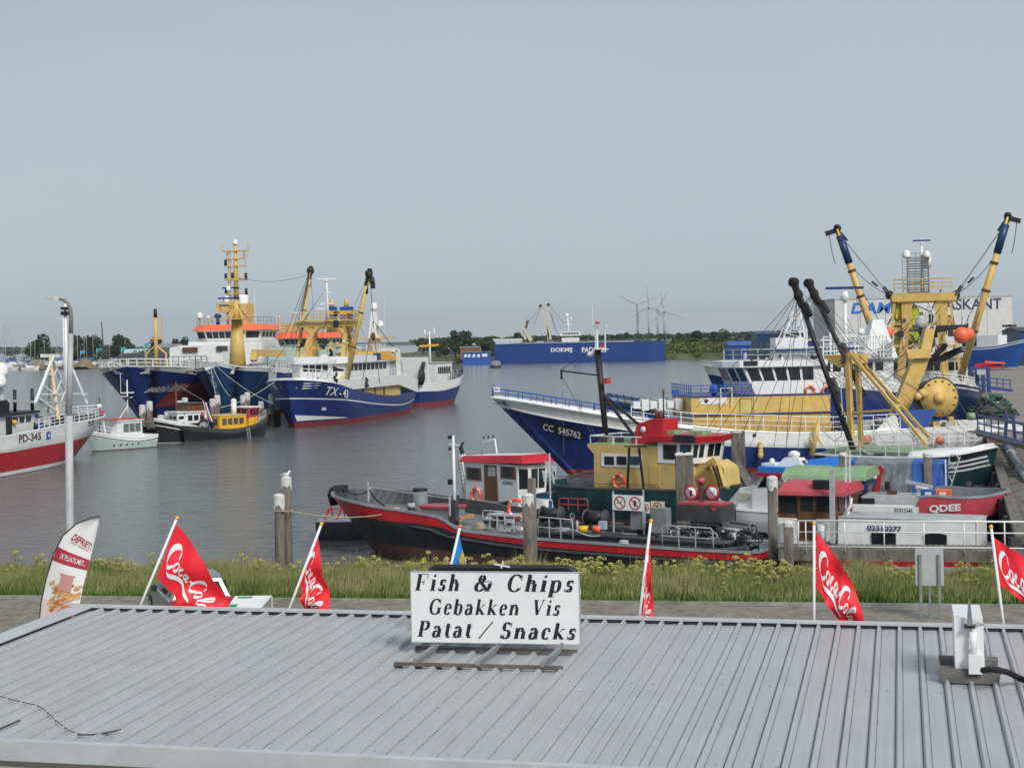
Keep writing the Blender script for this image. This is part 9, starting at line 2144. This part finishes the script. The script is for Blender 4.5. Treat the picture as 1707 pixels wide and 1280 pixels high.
# ---- silver car
silv = mat('silver_car_paint', (.30, .32, .33), .3, .05, metal=.5); cp_ = G(338, 1058, ZQ+.004)
o = empty('parked_car', cp_, math.radians(90+21), 'silver hatchback parked on the road behind the large leaning red flag', 'car')      # +x = forward
def sec(x, hw, z0, z1, hr, z2): return [(x, -hw, z0), (x, -hw, z1), (x, -hr, z2), (x, hr, z2), (x, hw, z1), (x, hw, z0)]
b = M().mt(silv); b.loft([sec(0, .72, .35, .85, .62, .92), sec(.06, .82, .25, .88, .7, .97), sec(.9, .85, .22, .93, .72, .96), (sec(2.9, .85, .22, .93, .72, .97)), sec(3.7, .82, .25, .80, .62, .86), sec(4.1, .68, .32, .62, .5, .68)], sm=False); b.loft([[(x, -w_, .93), (x2, -w2, z), (x2, w2, z), (x, w_, .93)] for x, w_, x2, w2, z in ((.05, .74, .30, .55, 1.40), (.5, .78, .62, .60, 1.46), (1.9, .78, 1.75, .60, 1.46), (3.0, .74, 2.2, .55, 1.36))]); b.build('body', silv, o)
b = M().mt(glass)
b.loft([[(.045, -.62, .97), (.26, -.48, 1.33), (.26, .48, 1.33), (.045, .62, .97)], [(.09, -.62, .97), (.31, -.48, 1.33), (.31, .48, 1.33), (.09, .62, .97)]]); b.build('rear_window', glass, o)
for s_ in (1, -1):
    for x0, x1 in ((.45, 1.0), (1.08, 1.75), (1.82, 2.45)):
        b = M().mt(glass); b.add([(x0, s_*.785, .97), (x1, s_*.785, .97), (min(x1, 2.15)-.04, s_*.615, 1.38), (x0+.12, s_*.615, 1.38), (x0, s_*.7, .97), (x1, s_*.7, .97), (min(x1, 2.15)-.04, s_*.55, 1.38), (x0+.12, s_*.55, 1.38)], [(0,1,2,3),(7,6,5,4),(0,4,5,1),(1,5,6,2),(2,6,7,3),(3,7,4,0)]); b.build('side_window', glass, o)
    b = M().mt(red); b.box((-.03, s_*.58, .62), (.12, s_*.80, .93)); b.build('tail_light', red, o)
    b = M().mt(black); b.box((1.95, s_*.86, .93), (2.1, s_*1.0, 1.08)); b.build('mirror', black, o)
    for x in (.65, 3.3):
        b = M().mt(rubber); b.cyl((x, s_*.68, .31), (x, s_*.87, .31), .31, n=20); wq = b.build('wheel', rubber, o); b = M().mt(steel); b.cyl((x, s_*.865, .31), (x, s_*.88, .31), .19, n=14); b.build('rim', steel, wq)
b = M().mt(dgrey); b.box((-.05, -.7, .3), (.1, .7, .5)); b.build('bumper', dgrey, o); b = M().mt(yellow); b.box((-.06, -.26, .56), (.0, .26, .67)); b.build('number_plate', yellow, o)
# white sheet with green edging
o = empty('white_board_sheet', G(420, 1066, ZQ), 0, 'white sheet with green patches, spread over something right of the silver car', 'sheet'); q = lambda px, py, Y: W(px, py, Y)-o.location; YY = o.location.y
gr = mat('sheet_green', (.05, .28, .12), .6, .1); t0, t1, t2, t3 = q(372, 1022, YY-1.4), q(430, 1018, YY-1.4), q(453, 992, YY), q(392, 993, YY)
b = M().mt(cleanwhite); b.add([t0, t1, t2, t3]+[p-Vector((0,0,.03)) for p in (t0, t1, t2, t3)], [(0,1,2,3),(4,5,6,7),(0,1,5,4),(1,2,6,5),(2,3,7,6),(3,0,4,7)]); b.build('sheet', cleanwhite, o)
b = M().mt(gr)
for u0, v0, u1, v1 in ((.1, .85, .5, .95), (.0, .1, .25, .5)): P_ = lambda u, v: t0.lerp(t1, u).lerp(t3.lerp(t2, u), v)+Vector((0, -.002, .004)); b.add([P_(u0, v0), P_(u1, v0), P_(u1, v1), P_(u0, v1)], [(0,1,2,3)])
b.build('green_print', gr, o, fix=False); b = M().mt(lgrey)
for t_ in (t0, t1, t2, t3): b.cyl(t_-Vector((0,0,.03)), (t_.x, t_.y, 0), .02)
b.build('leg', lgrey, o)
# ---- information board seen from the back
IY = 41.5; c_ = W(1550, 975, IY); o = empty('information_board', (c_.x, IY, ZQ), -.12, 'grey back of an information board on two posts in the bank grass', 'board'); zt = W(1550, 914, IY).z-ZQ; zb = W(1550, 976, IY).z-ZQ
b = M().mt(lgrey); b.box((-.36, 0, zb), (.36, .04, zt)); b.build('panel', mat('board_grey', (.33, .34, .34), .5, .08), o)
for x in (-.24, .24): one('post', grey, o, 'box', (x-.035, -.06, 0), (x+.035, -.003, zt-.15))
b = M().mt(grey); b.box((-.03, -.0, 0), (.03, .05, zb)); b.build('middle_post', grey, o)
# ---- roof air unit
o, q = kk('air_conditioning_unit', 'white air conditioning outdoor unit on grey rubber feet, on the roof at right', 'air conditioner', 1618, 1140)
r0 = RP(1618, 1118)-q
b = M().mt(cleanwhite); hgt = .66; b.loft([[(-.165, .03, .1), (.165, .03, .1), (.165, .85, .1), (-.165, .85, .1)], [(-.17, .03, .1+hgt), (.15, .03, .1+hgt), (.15, .85, .1+hgt), (-.17, .85, .1+hgt)]]); cs = b.build('casing', cleanwhite, o)
rf_ = mat('rubber_foot_grey', (.15, .145, .14), .9, .35, scale=4)
for y in (.1, .62): b = M().mt(rf_); b.loft([[(-.31, y-.16, 0.02), (.31, y-.16, .02), (.31, y+.12, .02), (-.31, y+.12, .02)], [(-.34, y-.13, .17), (.34, y-.13, .17), (.34, y+.09, .17), (-.34, y+.09, .17)]]); b.build('rubber_foot', rf_, o)
b = M().mt(cleanwhite); b.box((-.02, -.1, .14), (.13, .028, .36)); b.cyl((.035, -.02, .34), (.035, -.02, .62), .045, n=12); b.box((-.01, -.05, .42), (.07, .027, .54)); b.build('valve_cover', cleanwhite, cs); b = M().mt(lgrey); b.box((.0, -.052, .46), (.06, -.05, .52)); b.tube([(.035, -.02, .66), (.08, -.02, .72), (.16, .02, .70), (.22, .1, .55), (.24, .2, .05)], .01, 6); b.build('cable', lgrey, o)
b = M().mt(grey); b.loft([[(-.035, -.06, hgt+.02), (.035, -.06, hgt+.02), (.03, -.04, hgt+.02), (-.03, -.04, hgt+.02)], [(-.01, -.06, hgt+.33), (.01, -.06, hgt+.33), (.01, -.04, hgt+.33), (-.01, -.04, hgt+.33)]]); b.mt(black); b.box((-.06, -.07, hgt), (.06, .05, hgt+.03)); b.build('spike_antenna', None, o)
o, q = kk('cable_hose', 'thick black ribbed hose running from the air unit off the right edge', 'hose', 1650, 1110)
b = M().mt(rubber); pts = [RP(*p, h)-q for p, h in (((1638, 1117), .24), ((1648, 1115), .28), ((1662, 1116), .28), ((1680, 1120), .2), ((1700, 1130), .08), ((1730, 1142), .05))]; pts = [Vector(p) for p in pts]
b.tube([pts[i].lerp(pts[i+1], j/6) for i in range(5) for j in range(6)], .035, 8); b.build('hose', rubber, o)
# ================= SMALL THINGS ADDED LAST
rnd = random.Random(61)
S = CUT; g = S.vis      # more running gear round the cutter and the big trawler's stern
b = M().mt(wire); cc = lambda px, py, yy=0: S.p(px, py, y=g*yy)
for i in range(22): b.cyl(cc(rnd.choice([1413, 1428, 1330, 1352]), rnd.choice([590, 596, 500, 610]), rnd.uniform(-1, 1)), cc(rnd.uniform(1380, 1640), rnd.uniform(700, 756), rnd.uniform(-1.8, 1.8)), .012, n=3)
b.build('running_wires', wire, S.o)
b = M().mt(cleanwhite); b.rail([(x, g*(S.side(x, S.sheer(x))-.15), S.sheer(x)) for x in (-3.5, -1, 1.5)], .8, 3, .8, .02); b.build('railing', cleanwhite, S.o)
S = CC; g = S.vis; b = M().mt(wire)
for i in range(30):
    a = cc(rnd.choice([1530, 1548, 1408, 1330, 1515]), rnd.choice([560, 585, 520, 545]), rnd.uniform(-1.5, 1.5)); b.cyl(a, cc(rnd.uniform(1260, 1640), rnd.uniform(655, 742), rnd.uniform(-3, 3)), .018, n=3)
b.build('running_wires', wire, S.o)
b = M()
for i in range(34):
    q = cc(rnd.uniform(1395, 1630), rnd.uniform(690, 738), rnd.uniform(-2.5, 2.5)); b.mt(rnd.choice([navyd, blue, steel, ochre, black, cleanwhite, dgrey, greend])); k = rnd.random()
    if k < .4: b.cbox(q, (rnd.uniform(.3, 1), .5, rnd.uniform(.3, .8)))
    elif k < .7: b.bar(q, q+Vector((rnd.uniform(-1, 1), .2, rnd.uniform(-.8, 1.2))), .12)
    else: b.cyl(q, q+Vector((.5, 0, 0)), rnd.uniform(.2, .35), n=12)
b.split('deck_fitting', S.o)
b = M()
for i in range(14): q = cc(rnd.uniform(1240, 1370), 606, rnd.uniform(-2, 2)); b.mt(rnd.choice([cleanwhite, lgrey, black])); b.cyl(q, q+Vector((0, 0, rnd.uniform(.2, .9))), rnd.uniform(.04, .14), n=8)
b.split('roof_fitting', S.o)
# coils of rope on the barge
S = BG; g = S.vis
for px, py, y, m_ in ((800, 876, 1.6, ropem), (660, 850, .3, ropew), (1040, 905, 2.1, ropew)):
    q = S.p(px, py, y=g*y); b = M().mt(m_)
    for k in range(4): b.torus((q.x, q.y, q.z-.1+.06*k), .22-.02*k, .035, 2, 16)
    b.build('rope_coil', m_, S.o)
# bird droppings on the kiosk roof
b = M().mt(birdlime)
for i in range(46):
    px, py = rnd.choice([(690, 1200), (640, 1060), (1100, 1120), (300, 1100), (1350, 1200)]); q = RP(px+rnd.gauss(0, 90), py+rnd.gauss(0, 30), .0062); r = rnd.uniform(.006, .022)
    b.add([(q.x+r*rnd.uniform(.6, 1.2)*math.cos(k), q.y+r*1.6*rnd.uniform(.6, 1.2)*math.sin(k), q.z+.0001*i) for k in range(6)], [tuple(range(6))])
tag(b.build('bird_droppings', birdlime, K), kind='stuff')
# ================= HAZE
hz = bpy.data.materials.new('air_haze'); hz.use_nodes = True; t = hz.node_tree; t.nodes.remove(t.nodes['Principled BSDF']); pv = t.nodes.new('ShaderNodeVolumePrincipled')
pv.inputs['Color'].default_value = (.80, .86, .90, 1); pv.inputs['Density'].default_value = .00007; pv.inputs['Anisotropy'].default_value = .2
t.links.new(pv.outputs[0], t.nodes['Material Output'].inputs['Volume'])
b = M(); b.box((-9500, -400, -3.5), (9500, 9600, 150)); tag(b.build('haze', hz), kind='stuff', label='thin pale sea haze over the harbour')
